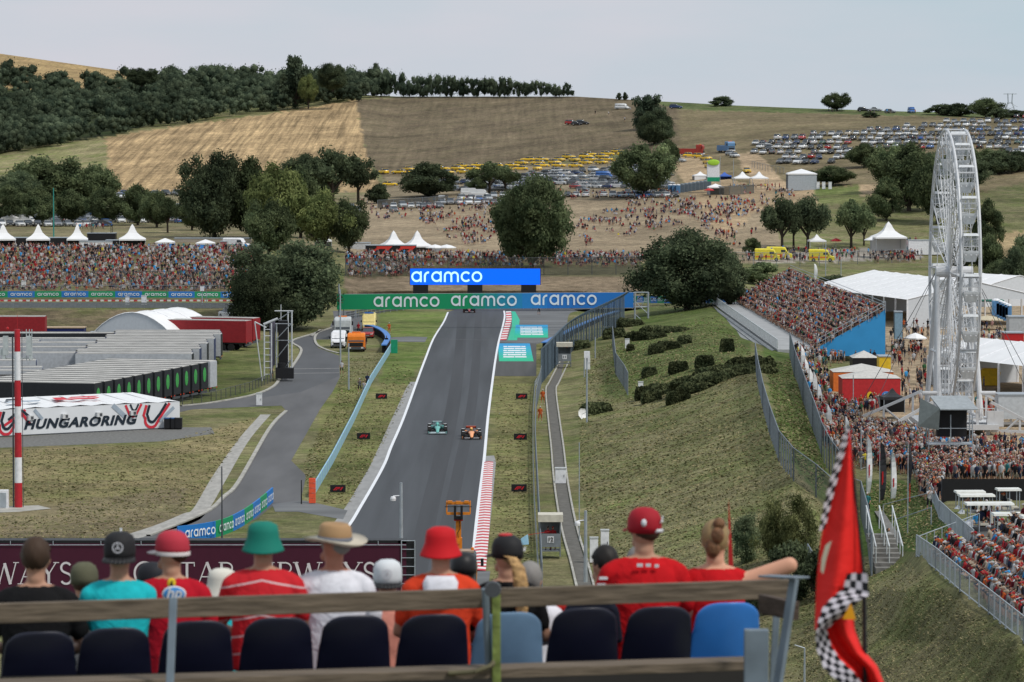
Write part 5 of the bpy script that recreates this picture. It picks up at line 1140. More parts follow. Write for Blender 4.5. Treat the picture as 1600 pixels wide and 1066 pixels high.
# shed / black cabins behind crowd left
def cabin(u0, u1, vb, vt, D, m, label, depth=3, name='cabin', cat='cabin', roofm=None):
    x0, x1 = X(u0,D), X(u1,D); zb, zt = Z(vb,D), Z(vt,D); t = thing(name, label, cat, ((x0+x1)/2, D, zb)); w_ = x1-x0; h = zt-zb
    MB().box((0,depth/2,h/2),(w_,depth,h)).build('wall', m, t); MB().box((0,depth/2,h+.06),(w_+.15,depth+.15,.12)).build('roof', roofm or grey, t); return t, w_, h
cabin(-25,127,394,372,765,black,'long black cabin wall behind the left crowd')
t,w_,h=cabin(124,174,393,378,762,white,'white office container behind the left crowd'); MB().box((w_*.36,-.03,h*.5),(.35,.05,h*.6)).box((w_*.44,-.03,h*.5),(.25,.05,h*.4)).build('window', glass, t)
t,w_,h=cabin(136,180,392,365,775,black,'black commentary platform with people on top behind the left crowd')
mb = MB()
for x in (-1,1): mb.tube((x*w_*.35,0,h),(x*w_*.35,0,h+1.9),.06); mb.tube((x*w_*.35,3,h),(x*w_*.35,3,h+1.9),.06)
mb.add([(-w_*.4,0,h+1.9),(w_*.4,0,h+1.9),(w_*.4,3,h+1.9),(-w_*.4,3,h+1.9),(0,1.5,h+2.8)],[(0,1,4),(1,2,4),(2,3,4),(3,0,4)]); mb.build('canopy', black, t)
cabin(165,222,393,376,764,black,'black low container right of the commentary platform'); cabin(272,392,388,373,790,mat('tan_wall',(.35,.31,.26),.8),'long pale wall behind the blue stall tents'); cabin(344,358,393,378,755,mat('pinkish',(.35,.12,.14),.7),'small dull red kiosk behind the left crowd')
t,w_,h=cabin(571,650,398,384,780,black,'black hospitality cabin with red slanted stripes',4)
mb = MB(); 
for k in range(2):
    o_ = -w_*.25+k*w_*.47
    for j,(a_,b_) in enumerate(((-.2,.02),(.06,.2))): mb.add([(o_+a_*w_,-.04,0.1),(o_+a_*w_+.6,-.04,.1),(o_+b_*w_+.9,-.04,h-.1),(o_+b_*w_,-.04,h-.1)],[(0,1,2,3)])
    mb.box((o_+.2*w_*.4,-.04,h*.78),(w_*.22,.03,h*.3))
mb.build('stripe', mat('stripe_f1', (.55,.04,.03), .5), t)
cabin(540,578,397,380,800,mat('grey_van',(.5,.52,.54),.5),'pale grey lorry box left of the black hospitality cabin'); cabin(648,690,400,387,790,mat('dim',(.28,.29,.3),.6),'grey bar unit under the parasols')
cabin(1420,1470,398,376,800,white,'white kiosk beside the pagoda bar'); cabin(1543,1573,482,450,700,white,'white box trailer at the right edge behind the green parasol',4)
# kiosk green, portable toilets
t,w_,h=cabin(1105,1124,284,254,1000,white,'tall white and green kiosk with a lime oval sign on top'); MB().box((0,-.1,h*.12),(w_*1.02,.1,h*.22)).build('base_panel', green, t); MB().ellip((0,-.2,h*1.0),(w_*.5,.2,h*.16)).build('sign', mat('lime', (.35,.6,.05), .5), t)
toilet_m = mat('toilet_grey', (.16,.19,.22), .6); tb = mat('toilet_blue', (.12,.28,.48), .6)
def toilet(u, v, hpx, m, label, D=None, rz=0):
    D = D or gD(u,v); t = thing('portable_toilet', label, 'portable toilet', P(u,v,D), rz, 'portable toilets'); h = 2.4
    MB().box((0,0,1.05),(1.1,1.1,2.1)).build('cabin', m, t); MB().lathe((0,0,2.1),[(.62,0),(.55,.15),(.3,.26),(0,.3)],8).build('roof', white if m is tb else m, t); MB().box((0,-.57,1.0),(.8,.04,1.8)).build('door', mat('toilet_door', (.1,.13,.16), .6) if m is not tb else mat('tdb', (.08,.2,.4), .6), t)
for i in range(8): toilet(1066+i*6.0, 301-i*.9, 0, toilet_m, '%s grey portable toilet from the left in the row under the kiosk' % ordn(i))
for i in range(3): toilet(1047+i*6.2, 302, 0, tb, 'blue portable toilet left of the grey row, %s of three' % ORD[i])
for i in range(5): toilet(1556+i*4.5, 493+i*2, 0, tb, 'blue portable toilet right of the ferris wheel, %s of five' % ORD[i], D=540)
# fan containers right
def fan_box(u0, u1, vt, vb, D, depth, m, label, roofm, rz=0):
    s = D/F; w_ = (u1-u0)*s; h = (vb-vt)*s; t = thing('fan_container', label, 'container', P((u0+u1)/2, vb, D), rz)
    MB().box((0,depth/2,h/2),(w_,depth,h)).build('wall', m, t)
    mb = MB(); mb.quad((-w_/2,0,h+.02),(w_/2,0,h+.02),(w_/2,depth,h+.02),(-w_/2,depth,h+.02)); c = [(-w_/2-.05,-.05,h+.05),(w_/2+.05,-.05,h+.05),(w_/2+.05,depth,h+.05),(-w_/2-.05,depth,h+.05),(0,depth/2,h+.85)]
    mb.add(c, [(0,1,4),(1,2,4),(2,3,4),(3,0,4)]); mb.build('roof', roofm, t); return t, w_, h
cream = mat('roof_grey_cream', (.50,.49,.47), .8)
fan_box(1302,1396,582,612,430,5,mat('box_orange',(.65,.16,.03),.6),'orange fan container behind the red one',cream)
t,w_,h=fan_box(1316,1407,592,638,405,5,mat('box_red',(.50,.03,.035),.55),'red fan container with yellow shield and round blue badge',cream)
MB().ellip((-.15,-.02,h*.42),(.34,.03,.45),0,14,8).build('shield', mat('badge_yellow',(.72,.50,.03),.5), t); MB().lathe((1.7,-.0,0),[(0,0)],8) if False else None
mb = MB(); mb.add([(-.28,-.06,h*.36),(-.16,-.06,h*.36),(-.12,-.06,h*.43),(.0,-.06,h*.42),(-.02,-.06,h*.34),(.05,-.06,h*.34),(.06,-.06,h*.45),(.02,-.06,h*.52),(-.06,-.06,h*.53),(-.1,-.06,h*.49),(-.2,-.06,h*.47),(-.26,-.06,h*.42)],[tuple(range(12))]); mb.build('emblem', black, t)
MB().ellip((1.55,-.02,h*.42),(.5,.03,.5),0,18,8).build('round_badge', mat('badge_blue',(.06,.22,.55),.5), t)
bpy.context.view_layer.update(); text('hp', .62, Matrix.Translation(t.location) @ frame_matrix((1.55,-.08,h*.44),(1,0,0)), white, t, shear=.25)
fan_box(1332,1372,560,574,468,4,black,'black canopy unit behind the orange container',cream)
pagoda(1394, 640, 34, 34, 'black pointed gazebo in front of the red container', D=392, cm=mat('gazebo_black',(.05,.05,.055),.6), side=black, walls=2, peak=.4, name='gazebo')
cabin(1375,1393,578,558,455,yellow,'yellow and blue painted bus front behind the containers',3); cabin(1324,1373,562,550,500,mat('banner_w',(.6,.64,.68),.6),'white banner with dark letters beside the blue cloth',.2,'banner','banner')
bpy.context.view_layer.update(); text('FAN', .95, Matrix.Translation((X(1361,499.5), 499.5, Z(556,499.5))) @ frame_matrix((0,0,0),(1,0,0)), black, bpy.context.scene.objects.get('banner'), offset=.01)
t,w_,h=cabin(1372,1416,563,549,505,mat('banner_pale_green',(.45,.56,.48),.6),'pale green printed stall panel under the blue grandstand',.3,'stall_panel','stall'); mb = MB(); mb.box((-.9,-.03,h*.3),(.8,.04,h*.4)).box((.9,-.03,h*.35),(.9,.04,h*.4)); mb.ellip((1.4,-.03,h*.75),(.5,.03,.35)); mb.build('print', green, t)
cabin(1399,1411,530,488,515,mat('box_bluegrey',(.2,.32,.42),.6),'tall blue grey ticket booth right of the grandstand',1.5,'booth','booth'); cabin(1327,1336,565,527,495,mat('box_bluegrey2',(.3,.40,.48),.6),'grey turnstile frame under the blue cloth',.6,'booth','booth')
t = thing('skip', 'yellow waste skip on the fairground beside the wheel', 'skip', P(1547,602,H*.95/float(slope(602)))); MB().loft([[Vector((x*.9,y*.6,0)) for x,y in ((-1,-1),(1,-1),(1,1),(-1,1))],[Vector((x*1.15,y*.7,1.5)) for x,y in ((-1,-1),(1,-1),(1,1),(-1,1))],[Vector((x*.8,y*.6,1.95)) for x,y in ((-1,-1),(1,-1),(1,1),(-1,1))]]).build('body', yellow, t)
cabin(1562,1640,655,618,380,mat('kiosk_grey',(.5,.53,.56),.6),'pale serving kiosk at the right edge behind the wheel base',3)
for i,(u,v,c) in enumerate([(1580,565,'red'),(1592,520,'grey'),(1585,545,'red')]): cabin(u-14,u+16,v,v-24,500-20*i,red if c=='red' else mat('kiosk_dull',(.4,.42,.44),.6),'%s snack stand at the far right of the fairground, %s' % (c, ['nearest','farthest','middle one'][i]),3)
# black screen fence below the crowd, right
p0 = P(1472, 800, 262); p1 = P(1640, 796, 262); t = thing('screen_wall', 'long black screen wall below the fairground crowd', 'screen wall', p0); h = 52*262/F; e = p1-p0
MB().add([(0,0,-1),(e.x,e.y,e.z-1),(e.x,e.y,h),(0,0,h)],[(0,1,2,3)]).build('cloth', black, t); mb = MB(); [put_post(t, (e.x*i/6,.1,0), h+.05, .05, dgrey) for i in range(7)]
# feather flags
def feather(u, v, vtop, label, m=None, D=None, curve=.0, wpx=9, low=.25):
    D = D or gD(u,v); s = D/F; h = (v-vtop)*s; t = thing('feather_flag', label, 'flag', P(u,v,D), 0, 'feather flags by the fence'); MB().tube((0,0,0),(0,0,h),.045,.02,6).build('pole', grey, t)
    mb = MB(); n = 10; rows = []
    for i in range(n+1):
        f = i/n; z = h*low+(h*(1-low))*f; w_ = wpx*s*(.25+.75*math.sin(math.pi*min(1,f*.8+.12)))*(1 if f < .9 else (1-f)*8+.2); rows.append((z, w_))
    for (z0,w0),(z1,w1) in zip(rows[:-1],rows[1:]): mb.quad((.05,0,z0),(.05+w0,.15*math.sin(z0*2),z0),(.05+w1,.15*math.sin(z1*2),z1),(.05,0,z1))
    mb.build('cloth', m or canvas, t)
    mk = MB(); mk.quad((.05+wpx*s*.25,-.03,h*.45),(.05+wpx*s*.5,-.03,h*.45),(.05+wpx*s*.5,-.03,h*.62),(.05+wpx*s*.25,-.03,h*.62)); mk.build('print', red, t)
for i, (u, v, vt, D) in enumerate([(1251,640,540,430),(1257,665,560,415),(1264,690,575,400),(1270,700,580,392),(1277,712,600,385),(1292,740,632,360),(1320,762,650,345),(1354,800,680,305),(1392,815,705,300)]):
    feather(u, v, vt, 'white feather flag, %s from the left beside the outer mesh fence' % ordn(i), D=D, wpx=8)
feather(1374, 812, 690, 'black feather flag among the white ones', mat('flag_black',(.03,.03,.035),.6), D=300, wpx=10); feather(1418, 860, 690, 'dark furled flag on a tall pole beside the green slope', mat('flag_black',(0,0,0)), D=250, wpx=5, low=.6)
for u in (1186,1272): feather(u, 446, 412, 'slim white feather flag on the bank above the grandstand, %s of two' % ('left' if u < 1200 else 'right'), D=700, wpx=5)
# trailers
def trailer(x, y, rz, L_, rear_m, side_m, label, z=1.15, h=2.95, logo=False, wd=2.5, cat='trailer', group='parked race trailers'):
    t = thing('trailer', label, cat, (x,y,0), rz, group)      # local -x runs to the front, rear face at x=0
    mb = MB(); mb.box((-L_/2,0,z+h/2),(L_,wd,h),0); mb.build('body', side_m, t)
    mb = MB(); mb.box((-L_/2,0,z+h+.03),(L_-.1,wd-.1,.06)); 
    for sy in (-1,1): mb.box((-L_/2,sy*(wd/2-.08),z+h+.085),(L_-.1,.045,.025),1)
    mb.build('roof', [mat('trailer_roof%d' % random.randint(0,2), random.choice([(.52,.51,.47),(.46,.45,.43),(.56,.56,.54)]), .8, 0, .2, .5), mat('roof_rail', (.16,.16,.165), .6)], t)
    MB().box((.03,0,z+h/2),(.06,wd-.06,h-.08)).build('rear_door', rear_m, t)
    MB().box((-L_/2,0,z-.12),(L_*.96,1.2,.2)).box((-.1,0,z-.35),(.12,wd*.9,.25)).build('chassis', dgrey, t)
    mb = MB()
    for k in range(3):
        for sy in (-1,1): mb.tube((-2.2-k*1.3,sy*(wd/2-.02),.5),(-2.2-k*1.3,sy*(wd/2-.35),.5),.5,n=12)
    mb.build('wheels', tyre, t)
    if logo: MB().ellip((.08,-.1,z+h*.55),(.03,.55,.85),0,16,8).build('emblem', mat('logo_green',(.05,.30,.07),.5), t)
    mb = MB(); mb.box((.07,-wd*.42,z-.05),(.04,.25,.14)).box((.07,wd*.42,z-.05),(.04,.25,.14)); mb.build('tail_lamp', mat('lamp_red',(.5,.05,.02),.4), t)
    return t
tdark = mat('trailer_dark', (.018,.020,.024), .55); tw = mat('trailer_white', (.42,.44,.47), .5); tb_ = mat('trailer_blue', (.03,.045,.12), .5)
A = Vector((X(150,407),407)); B = Vector((X(331,444),444)); dr = (B-A).normalized(); ang = math.atan2(dr.y, dr.x)-math.pi/2
for i in range(13):
    p = A.lerp(B, i/12); trailer(p.x, p.y+1, ang, 13.4, tdark if i < 12 else tw, tdark if i < 12 else tw, '%s trailer from the near end of the row with green emblems' % ordn(i) if i < 12 else 'white backed trailer closing the row with green emblems', logo=i < 12, z=1.0, h=3.0)
A = Vector((X(300,462),462)); B = Vector((X(352,512),512)); dr = (B-A).normalized(); ang2 = math.atan2(dr.y, dr.x)-math.pi/2
for i in range(15):
    p = A.lerp(B, i/14); trailer(p.x-(i%3)*.4, p.y, ang2, 14, tb_ if i%2 else tdark, [tw,tb_,tdark][i%3], '%s trailer from the near end of the middle row with dark blue backs' % ordn(i), z=1.0, h=2.9)
for i,(u,D,rz,L_,m,hh) in enumerate([(150,436,-.12,14,tw,1.9),(120,446,-.12,14,tw,1.9),(145,470,0,22,tw,2.6),(65,452,.12,14,tw,2.0),(150,482,0,16,tw,2.6),(205,492,.03,24,tw,2.6),(55,462,.1,20,tw,2.2),(20,438,.25,14,tw,1.9),(175,505,.03,22,tw,2.4),(60,500,0,16,tw,2.4),(215,518,.05,24,tdark,2.4),(130,522,0,30,tdark,2.2)]):
    trailer(X(u,D), D, rz, L_, tb_ if i%3==0 else tw, m, 'white roofed trailer parked sideways left of the dark blue row, %s from the near side' % ordn(i), z=.9, h=hh)
trr = mat('trailer_red', (.26,.015,.02), .5)
for i,(u,D,rz,L_) in enumerate([(400,540,-.35,14),(388,533,-.3,13),(70,545,0,16)]): trailer(X(u,D), D, rz, L_, trr, trr, 'red lorry trailer, %s' % ['rearmost beside the screen tower','beside the rearmost red one','parked left near the blue cabin'][i], h=3.0)
cabin(48,130,540,513,552,mat('navy_box',(.012,.02,.10),.5),'dark blue long box with pale roof edge left of the arched tent',3,'lorry_box','trailer',mat('tan_roof',(.4,.3,.2),.7)); cabin(140,163,530,520,548,red,'small bright red box before the arched tent',2,'lorry_box','trailer'); cabin(0,72,545,522,546,trr,'low dark red box trailer at the left edge',3,'lorry_box','trailer')
# maroon banner nearer
def near_banner():
    D = 200.0; x0, x1 = X(-60,D), X(634,D); zt = Z(845,D); t = thing('banner_wall', 'long maroon advertising wall lettered in white behind the seated row', 'banner', ((x0+x1)/2, D, 0)); w_ = x1-x0
    MB().box((0,.05,zt-2.0),(w_,.1,3.7)).build('panel', mat('maroon', (.055,.006,.022), .6, 0, .05), t)
    mb = MB(); mb.box((0,.6,zt-.10),(w_,1.1,.22)); mb.box((w_/2+.02,.3,zt-2.0),(.9,.5,4.0)); mb.build('top_beam', black, t)
    mb = MB()
    for u in (13,80,155,218,418,512,590): mb.tube((X(u,D)-(x0+x1)/2,-.1,zt-.2),(X(u,D)-(x0+x1)/2,-.1,zt),.02,n=4)
    mb.tube((-w_/2,-.06,zt-.22),(w_/2,-.06,zt-.22),.02,n=4)
    for k in range(9): mb.tube((w_/2-.25,-.05,zt-.45*k),(w_/2+.45,-.05,zt-.45*k),.02,n=4)
    mb.tube((w_/2+.45,-.05,zt-4),(w_/2+.45,-.05,zt+.02),.03,n=5); mb.tube((w_/2-.25,-.05,zt-4),(w_/2-.25,-.05,zt),.03,n=5)
    for k in range(12): mb.tube((-w_/2+.5+k*w_/12,.6,-.2),(-w_/2+.5+k*w_/12,.6,zt-.3),.08,n=5)
    mb.build('frame', grey, t)
    ml = MB(); k = [0]
    GL = {'R':(.72,[([(.14,0),(.14,1)],.12),([(.14,.97),(.40,.97)]+arc(.40,.74,.22,85,-85,8)+[(.14,.50)],.07),([(.34,.5),(.7,0)],.12)]),
          'W':(1.15,[([(.02,1),(.33,0)],.13),([(.33,0),(.58,.95)],.05),([(.58,.95),(.84,0)],.13),([(.84,0),(1.1,1)],.05)]),
          'A':(.85,[([(.04,0),(.42,1)],.05),([(.42,1),(.8,0)],.13),([(.18,.34),(.66,.34)],.05)]),
          'Y':(.78,[([(.03,1),(.38,.45)],.13),([(.72,1),(.38,.45)],.05),([(.38,.5),(.38,0)],.12)]),
          'S':(.58,[(arc(.29,.75,.22,30,250,8)+arc(.29,.26,.24,80,-150,10),.10)]),
          'Q':(1.0,[(arc(.48,.5,.44,0,360,22,.5),.10),([(.5,.1),(.95,-.25)],.10)]),
          'T':(.74,[([(.36,0),(.36,1)],.12),([(.02,.97),(.71,.97)],.06),([(.04,.8),(.04,.98)],.04),([(.69,.8),(.69,.98)],.04)]),
          'I':(.3,[([(.14,0),(.14,1)],.12)])}
    serif = {'R':[(.14,0),(.14,1),(.72,0)],'A':[(.05,0),(.8,0)],'Y':[(.03,1),(.72,1),(.38,0)],'T':[(.36,0)],'I':[(.14,0),(.14,1)],'W':[(.02,1),(1.1,1)]}
    def word(wd, u, hpx, vb):
        h = hpx*D/F; x = X(u,D)-(x0+x1)/2
        for ch in wd:
            if ch == ' ': x += .5*h; continue
            a, st = GL[ch]; M = Matrix.Translation((x,-.02,Z(vb,D))) @ Matrix.Rotation(math.pi/2,4,'X') @ Matrix.Diagonal((h,h,1,1))
            for pts, wdt in st: k[0]+=1; ribbon(ml, pts, wdt, M, 0, .003+.0015*(k[0]%7))
            for sx, sy in serif.get(ch, []): k[0]+=1; ribbon(ml, [(sx-.13,sy+(.02 if sy<.5 else -.02)),(sx+.13,sy+(.02 if sy<.5 else -.02))], .04, M, 0, .004+.0015*(k[0]%7))
            x += (a+.09)*h
    word('AIRWAYS', -92, 35, 913); word('QATAR AIRWAYS', 206, 35, 913)
    ml.build('lettering', mat('letter_pale', (.62,.58,.60), .6), t)
near_banner()
# ---------------- cars ----------------
lampm = mat('lamp_glass', (.6,.6,.58), .2); lampr = mat('rear_lamp', (.35,.01,.01), .3)
def sect(y, hw, z0, z1, bev=.12):
    return [Vector((-hw,y,z0)),Vector((hw,y,z0)),Vector((hw,y,z1-bev)),Vector((hw-bev,y,z1)),Vector((-hw+bev,y,z1)),Vector((-hw,y,z1-bev))]
def car_proto(kind):
    L_, w_, hood, h = {'hatch':(3.9,.86,.92,1.48),'sedan':(4.6,.88,.9,1.45),'suv':(4.6,.93,1.08,1.72),'estate':(4.6,.88,.92,1.50),'van':(5.2,.98,1.15,2.1)}[kind]
    f = -L_/2; mb = MB()
    mb.loft([sect(f,w_*.82,.35,.68),sect(f+.12,w_*.94,.24,.80),sect(f+.9,w_,.22,hood),sect(f+L_*.5,w_,.22,hood+.03),sect(-f-.5,w_,.22,hood+.06),sect(-f-.08,w_*.94,.28,hood),sect(-f,w_*.86,.38,hood-.15)],0)
    g0, g1, g2, g3 = {'hatch':(-.75,-.1,1.35,1.85),'sedan':(-.8,-.05,1.0,1.7),'suv':(-.85,-.15,1.8,2.22),'estate':(-.85,-.1,1.7,2.2),'van':(-1.9,-1.2,2.45,2.58)}[kind]
    def gr(y, hw, z): return [Vector((-hw,y,hood-.05)),Vector((hw,y,hood-.05)),Vector((hw-.13*(z>hood+.1),y,z)),Vector((-hw+.13*(z>hood+.1),y,z))]
    mb.loft([gr(g0,w_*.88,hood-.02),gr(g1,w_*.92,h-.05),gr((g1+g2)/2,w_*.93,h),gr(g2,w_*.9,h-.05),gr(g3,w_*.86,hood)],1 if kind != 'van' else 0)
    mb.box((0,(g1+g2)/2,h-.005),(w_*1.5,(g2-g1)*1.04,.05),0)
    for s in (-1,1):
        mb.box((s*w_*.88,(g1+g2)/2,(h+hood)/2),(.05,.09,h-hood),0)
        for y in (f+.85,-f-.85): mb.tube((s*(w_-.18),y,.32),(s*(w_+.01),y,.32),.32,n=10,mi=2); mb.tube((s*(w_+.01),y,.32),(s*(w_+.02),y,.32),.19,n=8,mi=5)
        mb.box((s*w_*.66,f+.03,.66),(.32,.1,.13),3); mb.box((s*w_*.72,-f-.02,hood-.2),(.25,.08,.2),4); mb.box((s*(w_+.06),g0+.25,hood+.02),(.14,.1,.1),0)
    if kind == 'van': mb.quad((-w_*.8,g0-.02,hood+.02),(w_*.8,g0-.02,hood+.02),(w_*.76,g1-.08,h-.25),(-w_*.76,g1-.08,h-.25),1)
    mb.box((0,f+.02,.5),(w_*1.0,.06,.16),1); mb.box((0,f-.01,.42),(.5,.03,.1),5)
    return mb
CARP = {k: car_proto(k) for k in ('hatch','sedan','suv','estate','van')}
PAINT = {'white':(.62,.63,.64),'silver':(.36,.38,.40),'grey':(.15,.16,.175),'black':(.018,.019,.022),'dark blue':(.02,.045,.13),'blue':(.04,.13,.38),'red':(.36,.025,.025),'yellow':(.78,.50,.03),'beige':(.36,.31,.24),'green':(.05,.11,.08)}
PM = {k: mat('car_paint_'+k.replace(' ','_'), c, .28, .15 if k in ('silver','grey','dark blue') else 0, .03, spec=.6) for k, c in PAINT.items()}
hub = mat('wheel_alloy', (.3,.31,.32), .4, .4); cglass = mat('car_glass', (.04,.05,.06), .08, 0, .03, spec=.9)
CARM = {}
def carmesh(kind, c):
    if (kind, c) not in CARM: CARM[(kind, c)] = CARP[kind].mesh('parked_car', [PM[c], cglass, tyre, lampm, lampr, hub])
    return CARM[(kind, c)]
KN = {'hatch':'hatchback','sedan':'saloon car','suv':'off-roader','estate':'estate car','van':'van'}
cars = []   # (D, x, y, z, rz, kind, colour, zone, u, v)
def addcar(u, v, rz, kind, c, zone):
    D = gD(u, v); p = P(u, v, D); cars.append((D, p, rz, kind, c, zone, u, v))
def pickc(kinds=('hatch','sedan','suv','estate')): 
    c = random.choices(['white','silver','grey','black','dark blue','blue','red','beige','green'], [30,24,18,14,6,3,4,2,1])[0]
    return random.choice(kinds), c
def lot(poly, du, dv, rz, zone, colour=None, skip=.06, jr=.06, skew=0):
    v0 = max(p[1] for p in poly); v1 = min(p[1] for p in poly); v = v0; r = 0
    while v > v1:
        u = min(p[0] for p in poly)+(r%2)*du*.35+skew*(v0-v)
        while u < max(p[0] for p in poly)+skew*(v0-v1):
            uu, vv = u+random.uniform(-.08,.08)*du, v+random.uniform(-.12,.12)*dv
            if in_poly([uu],[vv],poly)[0] and random.random() > skip:
                k, c = pickc(); 
                if colour: c = colour; k = random.choice(['sedan','estate','estate','suv'])
                addcar(uu, vv, rz+random.gauss(0, jr)+(0 if random.random() < .8 else math.pi), k, c, zone)
            u += du
        v -= dv*(.85+.3*(v-v1)/(v0-v1)); r += 1
lot([(1210,262),(1292,264),(1330,246),(1335,236),(1420,238),(1500,228),(1640,250),(1640,184),(1520,188),(1400,199),(1350,206),(1262,211),(1178,224),(1175,238)], 13.2, 7.0, -.25, 'right car park')
lot([(590,277),(700,273),(860,266),(905,264),(990,250),(985,236),(930,243),(860,249),(700,262),(592,269)], 25, 4.6, 1.1, 'taxi rows', 'yellow', .14, .3)
lot([(795,285),(880,272),(985,262),(1000,258),(1030,262),(1052,296),(895,300),(880,290),(800,296)], 16.5, 4.9, .8, 'central car park', None, .05, .2)
lot([(868,306),(1058,302),(1058,309),(870,313)], 14, 4.2, .1, 'central front row')
lot([(690,288),(800,276),(880,266),(890,285),(800,300),(690,305)], 16, 5, .9, 'lot behind the small trees')
lot([(556,328),(800,306),(870,305),(870,315),(800,319),(556,331)], 13.5, 5.2, .15, 'row above the picnickers')
lot([(556,333),(690,322),(700,326),(560,338)], 26, 5.5, .2, 'loose row above the picnickers', None, .3)
lot([(-20,360),(300,350),(400,344),(560,338),(560,326),(400,322),(280,326),(-20,340)], 15, 5.2, .3, 'shaded car park')
lot([(170,305),(310,302),(310,309),(170,311)], 17, 5, .5, 'far end of the left car park', None, .2)
for u, v, rz, k, c, z in [(893,195,1.3,'suv','red','mown slope'),(901,196,1.4,'hatch','black','mown slope'),(910,195,1.5,'suv','black','mown slope'),(972,171,1.2,'van','white','mown slope near the crest'),(1056,170,1.45,'suv','dark blue','right of the lone dark tree'),(1350,175,1.5,'suv','black','right skyline'),(1368,174,1.4,'sedan','silver','right skyline'),(1424,177,.1,'van','blue','right skyline'),(1391,177,1.0,'hatch','grey','right skyline'),
      (1079,246,1.5,'estate','yellow','queue by the kiosk'),(1094,247,1.2,'estate','yellow','queue by the kiosk'),(1103,250,.5,'sedan','yellow','queue by the kiosk'),(1106,256,.3,'sedan','yellow','queue by the kiosk'),(1108,262,.2,'sedan','yellow','queue by the kiosk'),(1167,270,.1,'sedan','yellow','dirt road'),(1141,243,.4,'hatch','silver','dirt road'),(1148,246,.3,'sedan','white','dirt road'),(610,291,1.5,'estate','yellow','gap below the taxis'),(1030,282,.9,'sedan','white','central car park'),(1040,276,.9,'suv','grey','central car park'),(1060,254,1.2,'suv','silver','central car park'),
      (1195,229,.9,'hatch','silver','left end of the right lot'),(1201,236,.1,'suv','black','left end of the right lot'),(690,318,0,'van','white','row above the picnickers'),(735,306,1.4,'van','white','lot behind the small trees'),(750,308,1.4,'van','white','lot behind the small trees'),(60,345,.8,'van','silver','shaded car park'),(40,350,1.2,'van','white','shaded car park'),(945,279,1.4,'van','blue','central car park')]:
    addcar(u, v, rz, k, c, z)
cars.sort(key=lambda c: c[0]); named = cars[:285]; rest = cars[285:]
named.sort(key=lambda c: (c[5], c[4], c[3], c[6])); cnt = {}
for D, p, rz, k, c, zone, u, v in named:
    key = (c, k, zone); i = cnt.get(key, 0); cnt[key] = i+1
    o = bpy.data.objects.new('parked_'+('taxi' if c == 'yellow' else 'van' if k == 'van' else 'car'), carmesh(k, c)); col.objects.link(o); o.location = p; o.rotation_euler.z = rz
    nm = 'taxi' if c == 'yellow' else KN[k]
    tag(o, '%s %s %s, %s' % (c, nm, ('in the '+zone) if 'car park' in zone or 'row' in zone or 'lot' in zone or 'queue' in zone or 'end' in zone or 'gap' in zone else 'on the '+zone, ordn(i)+' such from the left'), 'taxi' if c == 'yellow' else ('van' if k == 'van' else 'car'), 'cars parked on the hillside')
def join_instances(name, items, mats):
    """items: list of (verts Nx3, faces lists, mat idx array, 4x4)"""
    V, LO, ST, MI = [], [], [], []; o = 0; lo = 0
    for v, loops, sizes, mi, M in items:
        A_ = np.array(M); V.append(v @ A_[:3,:3].T + A_[:3,3]); LO.append(loops+o); ST.append(np.concatenate([[0], np.cumsum(sizes)[:-1]])+lo); MI.append(mi); o += len(v); lo += len(loops)
    V = np.vstack(V); LO = np.concatenate(LO); ST = np.concatenate(ST); MI = np.concatenate(MI)
    me = bpy.data.meshes.new(name); me.vertices.add(len(V)); me.vertices.foreach_set('co', V.astype(np.float32).ravel()); me.loops.add(len(LO)); me.loops.foreach_set('vertex_index', LO.astype(np.int32))
    me.polygons.add(len(ST)); me.polygons.foreach_set('loop_start', ST.astype(np.int32)); 
    for m in mats: me.materials.append(m)
    me.polygons.foreach_set('material_index', MI.astype(np.int32)); me.update(calc_edges=True)
    ob = bpy.data.objects.new(name, me); col.objects.link(ob); return ob
def arrs(mb_or_mesh):
    if isinstance(mb_or_mesh, MB):
        return np.array(mb_or_mesh.v, float), np.array([i for f in mb_or_mesh.f for i in f]), np.array([len(f) for f in mb_or_mesh.f]), np.array(mb_or_mesh.m)
    me = mb_or_mesh; v = np.zeros(len(me.vertices)*3); me.vertices.foreach_get('co', v); l = np.zeros(len(me.loops), int); me.loops.foreach_get('vertex_index', l)
    s = np.zeros(len(me.polygons), int); me.polygons.foreach_get('loop_total', s); m = np.zeros(len(me.polygons), int); me.polygons.foreach_get('material_index', m); return v.reshape(-1,3), l, s, m
if rest:
    cols_ = list(PAINT); ml = [PM[c] for c in cols_]+[cglass, tyre, lampm, lampr, hub]; items = []
    A_ = {k: arrs(CARP[k]) for k in CARP}
    for D, p, rz, k, c, zone, u, v in rest:
        a = A_[k]; mi = np.where(a[3] == 0, cols_.index(c), a[3]-1+len(cols_)); items.append((a[0], a[1], a[2], mi, Matrix.Translation(p) @ Matrix.Rotation(rz, 4, 'Z')))
    tag(join_instances('parked_cars', items, ml), 'rows of parked cars too far off to tell apart on the hillside', 'cars', kind='stuff')
